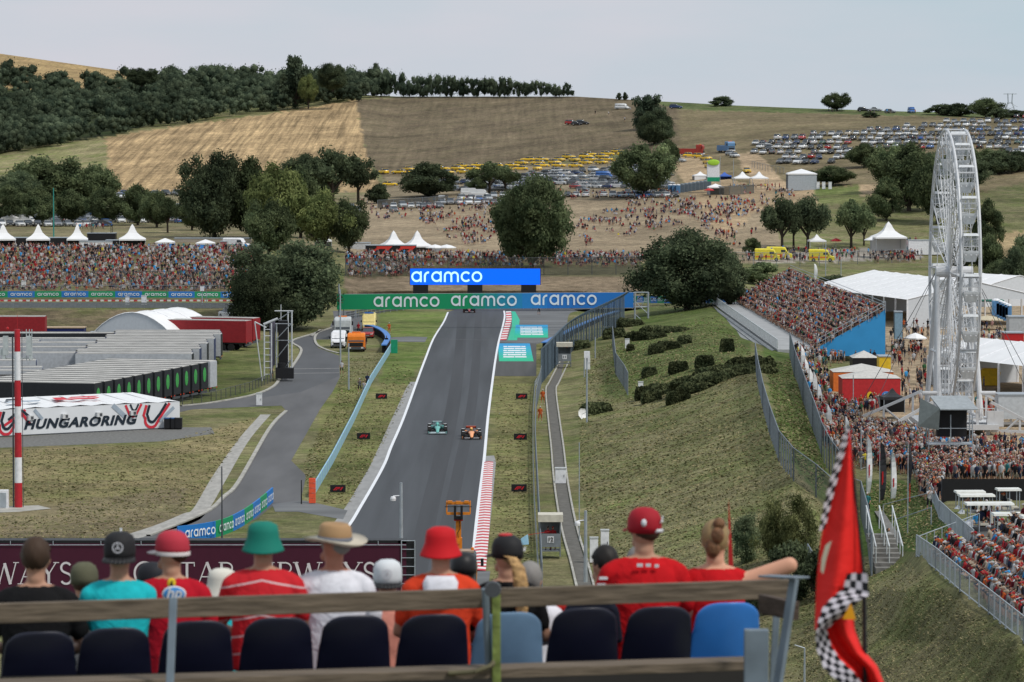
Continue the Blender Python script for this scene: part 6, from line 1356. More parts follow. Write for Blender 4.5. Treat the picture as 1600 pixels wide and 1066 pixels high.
# ---------------- vehicles with parts ----------------
def parts_vehicle(name, label, cat, p, rz=0): return thing(name, label, cat, p, rz)
def wheels(t, xs, ys, r=.42, w_=.28):
    for x in xs:
        for y in ys:
            o = MB().tube((x-w_/2,y,r),(x+w_/2,y,r),r,n=16).build('wheel', tyre, t); MB().tube((x+w_*.52*(1 if x>0 else -1),y,r),(x+w_*.4*(1 if x>0 else -1),y,r),r*.55,n=12).build('rim', hub, o)
def lamps(t, w_, y, z):
    for s in (-1,1): MB().box((s*w_,y,z),(.32,.08,.2)).build('headlight', lampm, t)
def service_van(u, v, paint, label, stripe=None, rz=0, name='van', cat='van', h=2.3, bar=None):
    D = gD(u,v); t = thing(name, label, cat, P(u,v,D), rz); f = -2.6
    MB().loft([sect(f,.85,.4,.85),sect(f+.15,.95,.3,1.1),sect(f+.9,1.0,.3,1.25),sect(f+1.5,1.0,.3,h-.1,.2),sect(f+2.1,1.0,.3,h,.2),sect(2.5,1.0,.3,h,.2),sect(2.6,.95,.35,h-.1,.2)]).build('body', paint, t)
    MB().quad((-.86,f+.92,1.3),(.86,f+.92,1.3),(.8,f+1.46,h-.3),(-.8,f+1.46,h-.3)).build('windscreen', cglass, t)
    MB().box((-1.005,f+1.8,1.65),(.02,.9,.5)).box((1.005,f+1.8,1.65),(.02,.9,.5)).build('side_window', cglass, t); MB().box((0,f-.0,.7),(1.2,.08,.28)).build('grille', black, t); MB().box((0,f+.02,.42),(1.7,.1,.2)).build('bumper', dgrey, t)
    lamps(t, .68, f+.02, .88); wheels(t, (-.9,.9), (f+.9,1.6), .36)
    for s in (-1,1): MB().box((s*1.15,f+1.1,1.45),(.18,.12,.3)).build('mirror', black, t)
    if stripe: MB().box((0,.6,.9),(2.03,3.6,.3)).box((0,f+.5,1.0),(1.6,.8,.02)).build('stripe', stripe, t)
    if bar: MB().box((0,f+1.9,h+.08),(1.4,.3,.16)).build('light_bar', bar, t)
    return t
service_van(529,543,white,'white panel van parked in front of the grey truck on the verge')
amb_y = mat('ambulance_yellow', (.70,.60,.06), .4)
service_van(577,516,mat('ambulance_cream', (.70,.58,.24), .4),'tall pale yellow ambulance facing us behind the orange truck',None,.0,'ambulance','ambulance',2.6,blue)
for i,(u,v) in enumerate([(1200,408),(1218,405),(1284,409)]): service_van(u,v,amb_y,'yellow ambulance seen from the side behind the mesh fence, %s of three' % ORD[i],orange,1.45,'ambulance','ambulance',2.5,blue)
service_van(370,390,white,'white and green van behind the crowd, left of the huge tree',green,1.3)
def small_car(u, v, rz, kind, c, label):
    o = bpy.data.objects.new('car', carmesh(kind, c)); col.objects.link(o); o.location = G(u,v); o.rotation_euler.z = rz; tag(o, label, 'car')
small_car(575,528,0,'hatch','red','dark red car facing us between ambulance and orange truck'); small_car(12,0+592,.3,'sedan','silver','silver car parked behind the trailers at far left') if False else None
for i,(u,v) in enumerate([(372,500),(385,504),(360,497),(397,508),(410,512)]): small_car(u,v,.6,'sedan','silver' if i%2 else 'white','pale parked car under the huge tree, %s of five' % ORD[i])
def truck(u, v, cabm, label, low=False, rz=0, bodym=None):
    D = gD(u,v); t = thing('truck', label, 'truck', P(u,v,D), rz); f = -3.4; h = 2.6 if low else 3.2
    MB().loft([sect(f,1.12,.55,h-.5,.1),sect(f+.1,1.2,.45,h-.3,.1),sect(f+.35,1.22,.45,h,.15),sect(f+2.1,1.22,.45,h,.15)]).build('cab', cabm, t)
    MB().quad((-1.05,f-.03,1.45),(1.05,f-.03,1.45),(1.05,f+.09,h-.42),(-1.05,f+.09,h-.42)).build('windscreen', cglass, t)
    MB().box((0,f-.04,1.05),(1.9,.08,.5)).build('grille', black, t); MB().box((0,f-.06,.55),(2.4,.2,.35)).build('bumper', dgrey if low else white, t); lamps(t, .85, f-.16, .6)
    for s in (-1,1): MB().box((s*1.42,f+.3,h-.9),(.22,.15,.6)).build('mirror', black, t)
    MB().box((0,1.2,.85),(2.4,6,.25)).box((0,1.2,1.25),(2.35,5.8,.6 if low else 1.6)).build('bed', bodym or cabm, t); wheels(t, (-1.0,1.0), (f+1.0,1.6,2.8), .5)
    MB().box((0,f+1,h+.1),(1.2,.3,.15)).build('light_bar', orange, t); return t
truck(558,548,orange,'orange yellow lorry with brown roof parked on the verge',True,0,mat('bed_brown',(.12,.06,.04),.7)); truck(537,528,mat('truck_white',(.5,.53,.55),.4),'tall grey white lorry behind the white van'); truck(1135,238,mat('truck_blue',(.10,.22,.40),.4),'blue lorry climbing the dirt road by the kiosk',False,.4); 
t = truck(1082,243,mat('bus_red',(.32,.04,.03),.4),'dull red coach above the yellow taxi queue',False,1.3,mat('bus_red',(0,0,0)))
t = parts_vehicle('flatbed_truck','small flat truck at the far left behind parked vans','truck',G(60,340))
MB().box((0,0,1.2),(5,2,1.6)).box((2.8,0,1),(1.2,1.9,1.8)).build('body', mat('lorry_y',(.5,.4,.2),.6), t); wheels(t,(-2,2.6),(-.9,.9),.4)
# boom lift lorry behind the seated row
def boom():
    D = 256.0; u = 716; t = thing('boom_lift', 'orange boom lift with raised basket mounted on a dark lorry', 'crane lorry', (X(u,D), D, 0)); s = D/F; zt = Z(785,D)
    bo = mat('boom_orange', (.62,.20,.015), .45); z0 = 3.2
    def w3(uu, vv, dy=0): return Vector((X(uu,D)-X(u,D), dy, Z(vv,D)))
    MB().box((0,0,(z0+Z(808,D))/2),(.36,.4,Z(808,D)-z0)).build('boom', bo, t); MB().box((0,-.1,(z0+Z(840,D))/2),(.48,.5,Z(840,D)-z0)).box((0,-.3,Z(846,D)),(.25,.25,.25)).build('lower_boom', bo, t)
    mb = MB(); x0, x1 = -.80,.80
    for z in (Z(801,D),): mb.box((0,-.6,z),(1.55,.1,.18))
    for z in (Z(786,D),Z(784,D)): mb.box((0,-.6,z),(1.5,.14,.09))
    for x in (x0*.98,x1*.98): mb.tube((x,-.6,Z(802,D)),(x,-.6,Z(783,D)),.04,n=6); mb.tube((x,.3,Z(802,D)),(x,.3,Z(783,D)),.04,n=6); mb.tube((x,-.6,Z(785,D)),(x,.3,Z(785,D)),.04,n=5)
    mb.box((-.55,-.6,Z(783,D)),(.3,.3,.16)).box((.55,-.6,Z(783,D)),(.3,.3,.16)).box((0,-.6,Z(784,D)),(.35,.3,.2)); mb.box((0,-.15,Z(802,D)),(1.5,.9,.06)); mb.build('basket', bo, t)
    MB().box((-.22,-.7,Z(799,D)),(.16,.2,.9)).box((.22,-.7,Z(799,D)),(.16,.2,.9)).tube((-.9,-.62,Z(790.5,D)),(.9,-.62,Z(790.5,D)),.025).box((0,-.5,Z(808,D)),(.6,.4,.2)).build('bracket', black, t)
    MB().tube((-.3,-.3,Z(812,D)),(.3,-.3,Z(812,D)),.06).build('red_pivot', red, t)
    MB().path([(.05,-.24,Z(812,D)),(.1,-.26,Z(826,D)),(-.05,-.26,Z(832,D)),(.0,-.26,Z(842,D))],.02).build('hose', black, t)
    MB().loft([sect(-2.2,1.05,.6,3.0,.15),sect(-1.9,1.2,.5,3.15,.15),sect(0,1.2,.5,3.15,.15)]).build('cab', dgrey, t); MB().quad((-1.0,-2.24,1.6),(1.0,-2.24,1.6),(1.0,-2.14,2.8),(-1.0,-2.14,2.8)).build('windscreen', mat('glass_pale',(.12,.16,.19),.1,spec=.8), t)
    MB().box((0,-1.2,3.22),(2.1,1.5,.12)).build('roof_rack', mat('rack',(.35,.25,.18),.6), t); MB().box((0,-2.3,.7),(2.3,.2,.6)).build('bumper', white, t)
    for s_ in (-1,1): MB().box((s_*1.6,-2.0,2.55),(.2,.2,.5)).tube((s_*1.2,-2,2.7),(s_*1.6,-2,2.7),.03).build('mirror', black, t)
    for x in (-.5,.95): MB().lathe((x,-1.2,3.28),[(0,0),(.1,0),(.1,.15),(0,.2)],8).build('beacon', orange, t)
    MB().box((0,3,1.2),(2.4,6,.8)).build('bed', bo, t); wheels(t,(-1,1),(-1.2,3.2,4.5),.5)
boom()
# racing cars
def racing_car(u, v, bodyc, accent, wingc, label):
    D = H/float(slope(v)); t = thing('racing_car', label, 'racing car', P(u,v,D,.03), R(1.5)); bm_ = mat('livery_'+wingc[0], bodyc, .3, 0, .03); ac = mat('livery2_'+wingc[0], accent, .35); wg = mat('wing_'+wingc[0], wingc[1], .4)
    def ov(y, rx, rz_, zc): return [Vector((rx*math.cos(a), y, zc+rz_*math.sin(a))) for a in [2*math.pi*i/12 for i in range(12)]]
    MB().loft([ov(-2.75,.10,.06,.22),ov(-2.4,.15,.09,.28),ov(-1.7,.20,.13,.42),ov(-1.0,.26,.17,.50),ov(-.4,.33,.2,.52)]).build('nose', ac, t, smooth=True)
    MB().loft([ov(-.4,.34,.21,.52),ov(-.1,.55,.26,.48),ov(.4,.75,.28,.46),ov(1.1,.62,.30,.50),ov(1.9,.32,.26,.52),ov(2.5,.14,.14,.50)]).build('body', bm_, t, smooth=True)
    MB().loft([ov(.15,.14,.18,.80),ov(.4,.17,.22,.80),ov(1.2,.10,.20,.74),ov(2.2,.03,.12,.62)]).build('airbox', ac, t, smooth=True)
    MB().box((0,.2,.10),(1.5,3.6,.06)).build('floor', black, t)
    mb = MB(); mb.box((0,-2.75,.14),(1.86,.45,.03)).box((0,-2.6,.22),(1.8,.3,.03)); mb.build('front_wing', wg if wingc[0] == 'g' else mat('wing_dark',(.05,.03,.03),.4), t)
    MB().box((-.93,-2.7,.2),(.03,.5,.24)).box((.93,-2.7,.2),(.03,.5,.24)).build('endplate', ac, t)
    MB().box((-.45,-2.82,.17),(.55,.04,.05)).box((.45,-2.82,.17),(.55,.04,.05)).build('wing_mark', white, t)
    MB().box((0,2.45,.93),(1.0,.30,.05)).box((0,2.55,.82),(1.0,.28,.16)).build('rear_wing', wg, t); MB().box((-.51,2.5,.72),(.03,.5,.5)).box((.51,2.5,.72),(.03,.5,.5)).box((0,2.4,.65),(.05,.1,.4)).build('wing_support', black, t)
    for x, y, w_, r in ((-.83,-1.75,.34,.36),(.83,-1.75,.34,.36),(-.80,1.75,.42,.36),(.80,1.75,.42,.36)):
        o = MB().tube((x-w_/2,y,r),(x+w_/2,y,r),r,n=20).build('wheel', tyre, t); MB().tube((x*1.0+math.copysign(w_/2+.005,x),y,r),(x+math.copysign(w_/2-.02,x),y,r),.2,n=14).build('rim', dgrey, o)
        MB().box((x,y-.02,r*2+.02),(w_*.7,.3,.02)).build('wheel_winglet', white, o)
    mb = MB()
    for x in (-1,1):
        for a in ((-1.9,.5),(-1.5,.5),(-1.7,.3)): mb.tube((x*.22,a[0]+.2,a[1]),(x*.68,-1.75,.36),.018,n=5)
        mb.tube((x*.3,1.6,.5),(x*.6,1.75,.36),.02,n=5)
    mb.build('suspension', black, t)
    MB().path([(-.26,.25,.78),(-.22,-.15,.86),(0,-.42,.84),(.22,-.15,.86),(.26,.25,.78)],.03,6).tube((0,-.42,.84),(0,-.62,.64),.03).build('halo', ac if wingc[0] == 'g' else black, t)
    MB().ellip((0,.0,.78),(.13,.15,.14)).build('helmet', yellow if wingc[0] == 'o' else ac, t, smooth=True)
    for s_ in (-1,1): MB().box((s_*.55,-.35,.72),(.22,.06,.1)).build('mirror', ac, t)
racing_car(683.5,676,(.015,.08,.075),(.13,.42,.38),('g',(.45,.60,.62)),'dark green racing car with mint nose, left of the two racing side by side'); racing_car(736.5,684,(.05,.015,.012),(.85,.36,.16),('o',(.60,.09,.04)),'orange and black racing car nearest the right edge line')
def far_racer():
    racing_car(733,488,(.02,.02,.03),(.25,.05,.05),('d',(.12,.12,.14)),'tiny dark racing car just emerging under the gantry banner')
far_racer()
# golf carts
def cart(u, v, D, L_, label, rz=0):
    t = thing('golf_cart', label, 'golf cart', P(u, v, D), rz); MB().loft([[Vector((x*L_/2,y*.6,1.85)) for x,y in ((-1,-1),(1,-1),(1,1),(-1,1))],[Vector((x*L_*.49,y*.56,1.97)) for x,y in ((-1,-1),(1,-1),(1,1),(-1,1))]]).build('roof', mat('cart_roof',(.68,.69,.66),.5), t)
    mb = MB(); [mb.tube((x*L_*.42,y*.5,.4),(x*L_*.42,y*.5,1.86),.03,n=5) for x in (-1,0,1) for y in (-1,1)]; mb.build('posts', grey, t)
    MB().box((0,0,.42),(L_*.96,1.1,.35)).box((L_*.3,0,.6),(L_*.2,1.1,.3)).build('body', mat('cart_dark',(.05,.05,.055),.5), t); MB().loft([[Vector((-L_*.5,y,z)) for y,z in ((-.5,.3),(.5,.3),(.5,.75),(-.5,.75))],[Vector((-L_*.36,y,z)) for y,z in ((-.55,.3),(.55,.3),(.55,1.0),(-.55,1.0))]]).build('cowl', white, t); MB().box((-L_*.12,0,.75),(.5,1.0,.14)).box((.1,0,1.05),(.12,1.0,.5)).box((L_*.25,0,.75),(.5,1,.14)).build('seat', mat('cart_seat',(.5,.47,.4),.6), t); wheels(t,(-L_*.32,L_*.34),(-.5,.5),.24,.18)
for i,(u,v,D,L_) in enumerate([(1545,838,222,2.8),(1590,856,214,2.9),(1525,822,236,2.2),(1515,815,244,1.9),(1575,812,240,1.5),(1640,862,207,3.2)]): cart(u, v, D, L_, '%s white roofed golf cart counting from the front, below the black wall' % ordn(i), .05)
# ---------------- people ----------------
def fuse(prims, voxel, smooth=2, ratio=None, name='person'):
    """union of tapered pieces -> one continuous skin; each piece has a material index"""
    mb = MB()
    for p in prims:
        if p[0] == 'cap':
            _, a, b, r0, r1, mi = p; a = Vector(a); b = Vector(b); mb.tube(a, b, r0, r1, 10); mb.ellip(a, (r0,)*3, 0, 10, 6); mb.ellip(b, (r1,)*3, 0, 10, 6)
        elif p[0] == 'ell': mb.ellip(p[1], p[2], 0, 12, 8)
        elif p[0] == 'loft': mb.loft([[Vector((c[0]+rx*math.cos(t), c[1]+ry*math.sin(t), c[2])) for t in [2*math.pi*i/16 for i in range(16)]] for c, rx, ry in p[1]])
    me = mb.mesh(name, []); o = bpy.data.objects.new('tmp', me); col.objects.link(o)
    r = o.modifiers.new('r', 'REMESH'); r.mode = 'VOXEL'; r.voxel_size = voxel; r.use_smooth_shade = True
    if smooth: s = o.modifiers.new('s', 'SMOOTH'); s.iterations = smooth; s.factor = .5
    if ratio: d = o.modifiers.new('d', 'DECIMATE'); d.ratio = ratio
    dg = bpy.context.evaluated_depsgraph_get(); m2 = bpy.data.meshes.new_from_object(o.evaluated_get(dg)); bpy.data.objects.remove(o); bpy.data.meshes.remove(me)
    n = len(m2.polygons); C = np.zeros(n*3); m2.polygons.foreach_get('center', C); C = C.reshape(-1,3); best = np.full(n, 1e9); mi_ = np.zeros(n, np.int32)
    for p in prims:
        if p[0] == 'cap': a, b, r0, r1, mi = np.array(p[1],float), np.array(p[2],float), p[3], p[4], p[5]; segs = [(a, b, r0, r1, 1, 1)]
        elif p[0] == 'ell': mi = p[3]; a = np.array(p[1],float); segs = [(a, a+1e-4, p[2][0], p[2][0], 1, 1)]
        else: mi = p[2]; segs = [(np.array(x[0],float), np.array(y[0],float), (x[1]+x[2])/2, (y[1]+y[2])/2, (x[1]+y[1])/2, (x[2]+y[2])/2) for x, y in zip(p[1][:-1], p[1][1:])]
        for a, b, r0, r1, sx, sy in segs:
            ab = b-a; t = np.clip(((C-a)@ab)/max(ab@ab,1e-9), 0, 1); q = C-(a+t[:,None]*ab)
            if p[0] == 'loft': q = q*np.array([(r0+r1)/2/sx, (r0+r1)/2/sy, 1])
            if p[0] == 'ell': q = (C-a)*np.array([p[2][0]/p[2][k] for k in range(3)])
            d = np.linalg.norm(q, axis=1)-(r0+(r1-r0)*t)
            if p[0] == 'ell': d -= .004
            w_ = d < best; best[w_] = d[w_]; mi_[w_] = mi
    m2.materials.clear(); m2.polygons.foreach_set('material_index', mi_); m2.polygons.foreach_set('use_smooth', [True]*n); m2.name = name; return m2
SH, TR_, SK, HA = 0, 1, 2, 3
def figure(pose, hat=False):
    """facing -Y, feet/seat at z 0"""
    p = []
    if pose.startswith('stand'):
        for s in (-1,1):
            st = .05*s if pose != 'stand_walk' else 0; dy = (.16*s if pose == 'stand_walk' else 0)
            p += [('cap',(.10*s,0,.9),(.11*s+st,dy*.4,.5),.088,.062,TR_),('cap',(.11*s+st,dy*.4,.5),(.11*s+st,dy+.02,.09),.056,.038,SK),('cap',(.11*s+st,dy+.03,.05),(.12*s+st,dy-.13,.04),.042,.035,HA)]
        z = .92; lean = 0
    else:
        for s in (-1,1): p += [('cap',(.10*s,.05,.10),(.15*s,-.38,.12),.09,.065,TR_),('cap',(.15*s,-.38,.12),(.15*s,-.36,-.32),.058,.04,SK),('cap',(.15*s,-.36,-.36),(.15*s,-.5,-.38),.042,.035,HA)]
        z = .08; lean = -.12 if pose in ('sit_lean',) else -.02
    def tz(h): return (0, lean*h/.5, z+h)
    p += [('loft',[(tz(-.04),.155,.115),(tz(.10),.155,.11),(tz(.25),.165,.11),(tz(.42),.19,.115),(tz(.50),.16,.09),(tz(.54),.07,.06)],SH)]
    p += [('cap',tz(.50),(0,lean*1.2-.01,z+.62),.052,.05,SK),('ell',(0,lean*1.25-.02,z+.70),(.078,.095,.115),SK)]
    hy = lean*1.25
    p += [('ell',(0,hy+.01,z+.735),(.086,.10,.095),HA)]
    if hat: p += [('cap',(0,hy-.08,z+.735),(0,hy-.16,z+.72),.055,.045,HA)]
    sh = .20
    arms = {'stand':[((-.24,.02,z+.2),(-.22,-.12,z-.02)),((.24,.02,z+.2),(.22,-.12,z-.02))],'stand_walk':[((-.24,.08,z+.2),(-.22,-.08,z)),((.24,-.04,z+.2),(.22,-.22,z+.02))],
        'stand_photo':[((-.26,-.18,z+.32),(-.08,-.32,z+.6)),((.26,-.18,z+.32),(.08,-.32,z+.6))],'stand_hip':[((-.34,.05,z+.26),(-.18,-.06,z+.08)),((.24,.02,z+.2),(.2,-.14,z+.0))],
        'sit':[((-.25,-.06,z+.2),(-.13,-.30,z+.1)),((.25,-.06,z+.2),(.13,-.30,z+.1))],'sit_lean':[((-.24,-.24,z+.22),(-.1,-.36,z+.12)),((.24,-.24,z+.22),(.1,-.40,z+.18))],'sit_up':[((-.26,-.1,z+.3),(-.14,-.26,z+.6)),((.25,-.06,z+.2),(.13,-.30,z+.1))]}[pose]
    for s, (e, h) in zip((-1,1), arms):
        p += [('cap',(sh*s*.95,lean*.9,z+.46),e,.058,.045,SH),('cap',e,h,.042,.03,SK),('cap',h,(h[0]*.9,h[1]-.07,h[2]-.02),.034,.026,SK)]
    return p
POSES = ['stand','stand_walk','stand_photo','stand_hip','sit','sit_lean','sit_up']
FAR, NEAR = {}, {}
for q in POSES:
    for hat in (0, 1):
        FAR[q,hat] = fuse(figure(q, hat), .055, 1, .28, 'spectator'); NEAR[q,hat] = fuse(figure(q, hat), .022, 3, .5, 'spectator')
CL = {'red':(.34,.022,.028),'white':(.50,.50,.52),'black':(.014,.014,.017),'grey':(.15,.15,.16),'navy':(.02,.028,.06),'orange':(.50,.10,.025),'blue':(.05,.12,.28),'teal':(.04,.20,.22),'pink':(.42,.24,.23),'green':(.05,.14,.06),'beige':(.38,.32,.25),'maroon':(.14,.015,.025),'yellow':(.6,.5,.06)}
CL = {k: tuple(x*(.8 if k not in ('black','navy') else 1) for x in c) for k, c in CL.items()}
CM = {k: mat('cloth_'+k, c, .85, 0, .08, 8, spec=.15) for k, c in CL.items()}
HM = {'brown':mat('hair_brown',(.045,.025,.015),.7),'blond':mat('hair_blond',(.28,.19,.09),.6),'dark':mat('hair_black',(.012,.010,.009),.6),'grey':mat('hair_grey',(.22,.21,.2),.7)}
SKS = [skinm, mat('skin_tan',(.27,.14,.09),.6,0,.06), mat('skin_pale',(.40,.24,.18),.6,0,.06)]
PALM = list(CM.values())+list(HM.values())+SKS; CK = list(CL); HK = list(HM)
people = []  # (D, p, rz, pose, hat, shirt, trouser, hair/hat colour index, skin, zone, scale)
def addp(p, rz, pose, zone, shirt=None, hatc=None, tr=None, force=False, sc_=None):
    if shirt is None: shirt = random.choices(CK, [14,22,27,14,9,3,4,2,5,2,9,6,1])[0]
    hat = random.random() < .4 if hatc is None else True
    hc = (hatc or random.choices(['red','white','black','navy','orange','beige','grey'], [20,26,22,10,4,12,6])[0]) if hat else random.choice(['brown','dark','dark','blond','grey','brown'])
    tr = tr or random.choice(['black','grey','navy','navy','beige','black','white'])
    people.append([p.y, p, rz, pose, int(hat), shirt, tr, hc, random.choice([0,0,1,2]), zone, sc_ or random.uniform(.92,1.06), force])
def scatter(poly, n, poses, zone, rz=0, jr=.5, dz=0, **k):
    us = [q[0] for q in poly]; vs = [q[1] for q in poly]; c = 0; tries = 0
    while c < n and tries < n*40:
        tries += 1; u = random.uniform(min(us), max(us)); v = random.uniform(min(vs), max(vs))
        if in_poly([u],[v],poly)[0]: addp(G(u, v, dz), rz+random.gauss(0, jr), random.choice(poses), zone, **k); c += 1
ST = ['stand','stand','stand_walk','stand_photo','stand_hip']; SI = ['sit','sit_lean','sit','sit_up']
# left bank
scatter([(-25,398),(400,398),(400,452),(330,458),(160,456),(-25,458)], 2600, ['sit','sit_lean','sit_up','sit','stand'], 'left bank', dz=.32)
scatter([(-25,392),(400,392),(400,400),(-25,400)], 420, ST, 'left bank', dz=0)
# strip behind the video board
scatter([(540,402),(1010,402),(1010,412),(540,413)], 620, ST, 'fence strip'); scatter([(540,410),(640,412),(640,432),(545,434)], 260, SI+['stand'], 'fence strip', dz=.3); scatter([(640,409),(1000,408),(1000,418),(640,420)], 300, SI+['stand'], 'fence strip', dz=.3)
scatter([(1160,398),(1430,395),(1430,413),(1160,413)], 170, ST, 'ambulance road'); scatter([(1360,385),(1440,380),(1440,412),(1390,410)], 160, ST, 'ambulance road')
# hillside picnic groups
def picnic(poly, n, dens=6):
    us = [q[0] for q in poly]; vs = [q[1] for q in poly]; c = 0
    while c < n:
        u = random.uniform(min(us), max(us)); v = random.uniform(min(vs), max(vs))
        if not in_poly([u],[v],poly)[0]: continue
        k = random.randint(2, dens); c += k; sit = random.random() < .85
        for i in range(k): addp(G(u+random.gauss(0,5), v+random.gauss(0,1.6), .28 if sit else 0), random.gauss(0,.7), random.choice(SI if sit else ST), 'hillside')
picnic([(650,318),(780,308),(780,345),(770,370),(700,365),(660,345)], 330, 9); picnic([(900,345),(990,320),(1080,320),(1110,345),(1000,365),(920,388),(905,380)], 330, 9); picnic([(960,312),(1190,312),(1190,340),(1120,345),(1000,330)], 300, 7); picnic([(1090,345),(1150,340),(1150,385),(1120,380)], 90, 6)
picnic([(560,318),(660,322),(650,345),(565,345)], 50, 4); picnic([(700,370),(775,360),(775,392),(700,380)], 60, 6); picnic([(860,300),(1060,300),(1060,308),(870,312)], 150, 6); picnic([(1130,300),(1240,295),(1230,320),(1150,325)], 60, 5)
for u, v in [(908,352),(920,350),(926,350),(1163,358),(1175,366),(1181,366),(1050,314),(1145,320),(1155,315),(1174,370),(985,175),(930,180),(951,181),(976,190),(1386,178),(1392,178),(1360,181),(1366,181),(1430,178),(1485,178),(1295,176),(1300,177),(1020,300),(47,386),(56,386),(1193,226),(1196,228)]: addp(G(u,v), random.uniform(-1,1), random.choice(ST), 'hillside')
for i in range(14): addp(G(1140+i*6+random.uniform(-2,2), 296), random.uniform(-2,2), 'stand', 'hillside')
for i in range(8): addp(G(138+i*5, 392)+Vector((0,-14,4.2)), 0, 'stand', 'left bank')
# grandstand
for r in range(GS['n']):
    L_ = 121/.62
    for i in range(int(L_)):
        if random.random() < .05: continue
        q = gs_pt(r, (i+random.uniform(-.6,.6))/L_); addp(q+Vector((.35+random.uniform(-.25,.25),0,.38+random.uniform(-.08,.12))), -math.pi/2+.25+random.gauss(0,.25), random.choice(SI), 'right grandstand')
scatter([(1152,462),(1165,462),(1178,478),(1168,480)], 40, ST, 'right grandstand', rz=-1.2); scatter([(1236,552),(1290,556),(1318,552),(1320,572),(1262,580),(1244,575)], 75, ST, 'fairground', rz=-1)
# fairground
scatter([(1244,578),(1292,585),(1298,630),(1262,640),(1254,610)], 110, ST, 'fairground', rz=-.9)
scatter([(1262,640),(1300,634),(1345,650),(1345,735),(1300,712),(1280,690)], 330, ST, 'fairground', rz=-.8)
scatter([(1345,672),(1440,690),(1490,700),(1510,735),(1495,750),(1440,750),(1345,733)], 520, ST, 'fairground', rz=-.6); scatter([(1490,700),(1640,705),(1640,756),(1480,756)], 260, ST, 'fairground', rz=-.5)
scatter([(1440,738),(1640,740),(1640,757),(1475,757)], 230, ST, 'fairground', rz=-.5)
scatter([(1430,748),(1475,752),(1470,792),(1440,780)], 130, ST, 'barrier', rz=-.9)
scatter([(1345,632),(1400,632),(1400,650),(1345,650)], 40, ST, 'fairground'); scatter([(1525,640),(1600,640),(1600,665),(1530,662)], 50, ST, 'fairground')
scatter([(1385,520),(1450,505),(1450,560),(1395,575)], 55, ST, 'fairground', jr=2.5); scatter([(1395,575),(1450,560),(1455,640),(1410,640)], 34, ST, 'fairground', jr=2.5); scatter([(1530,505),(1600,540),(1600,565),(1525,560)], 42, ST, 'fairground', jr=2.5); scatter([(1335,548),(1460,545),(1460,556),(1340,558)], 16, ST, 'fairground', jr=2)
for u, v, s, h in [(1434,603,'black','black'),(1446,603,'red','black'),(1537,610,'grey','black'),(1409,560,'black','black'),(1360,568,'black','black'),(1366,568,'black','black'),(1337,568,'black','black'),(1432,480,'white','white')]: addp(G(u,v), random.uniform(-2,2), 'stand_walk', 'fairground', shirt=s, hatc=h)
# lower right stand: seats counted along the railing
A_ = G(1440,872); B_ = G(1612,1012); run = (B_-A_); Lr = Vector((run.x,run.y,0)).length; e = run/Lr; pn = Vector((-e.y, e.x, 0)).normalized(); pn = pn if pn.x > 0 else -pn
for r in range(9):
    k0 = -int(r*1.2)-2
    for i in range(-int(4+r*3.2), int(Lr/.60)+4):
        if random.random() < .05: continue
        q = A_+e*(i*.60+random.uniform(-.12,.12))+pn*(.75+r*.82)+Vector((0,0,.45+r*.30))
        if i < 0: q.z = max(q.z, A_.z+.45+r*.30)
        u_ = 800+F*q.x/q.y
        v_ = 190+(H-q.z-.6)*F/q.y
        if u_ > 1612 or (r == 0 and i < 0) or v_ < np.interp(u_, [1430,1480,1535,1560,1600], [846,834,838,828,795]): continue
        pz = 'sit' if random.random() < .55 else random.choice(['sit_lean','sit_lean','sit_up','sit'])
        addp(q, math.atan2(-pn.y,-pn.x)+math.pi/2+random.gauss(0,.35)+.15, pz, ('lower', r, i), shirt=random.choices(CK, [22,22,20,13,8,6,4,1,2,2,8,5,1])[0], hatc=random.choices(['red','white','orange','black','navy','beige','yellow','blue','green',None], [24,22,14,10,8,10,1,2,2,30])[0])
mb = MB()
ext = {}
for q in people:
    if isinstance(q[9], tuple): ext.setdefault(q[9][1], []).append(q[9][2])
for r in sorted(ext):
    a = A_+pn*(.35+r*.82)+Vector((0,0,.0+r*.30))+e*(min(ext[r])*.6-.5); b = A_+pn*(.35+r*.82)+Vector((0,0,r*.30))+e*(max(ext[r])*.6+3); c = b+pn*.82; d = a+pn*.82; dn = Vector((0,0,-.32))
    mb.quad(a, b, c, d); mb.quad(a+dn, b+dn, b, a)
tag(mb.build('stand_terraces', concrete), 'concrete terraces under the lower right crowd', 'terraces')
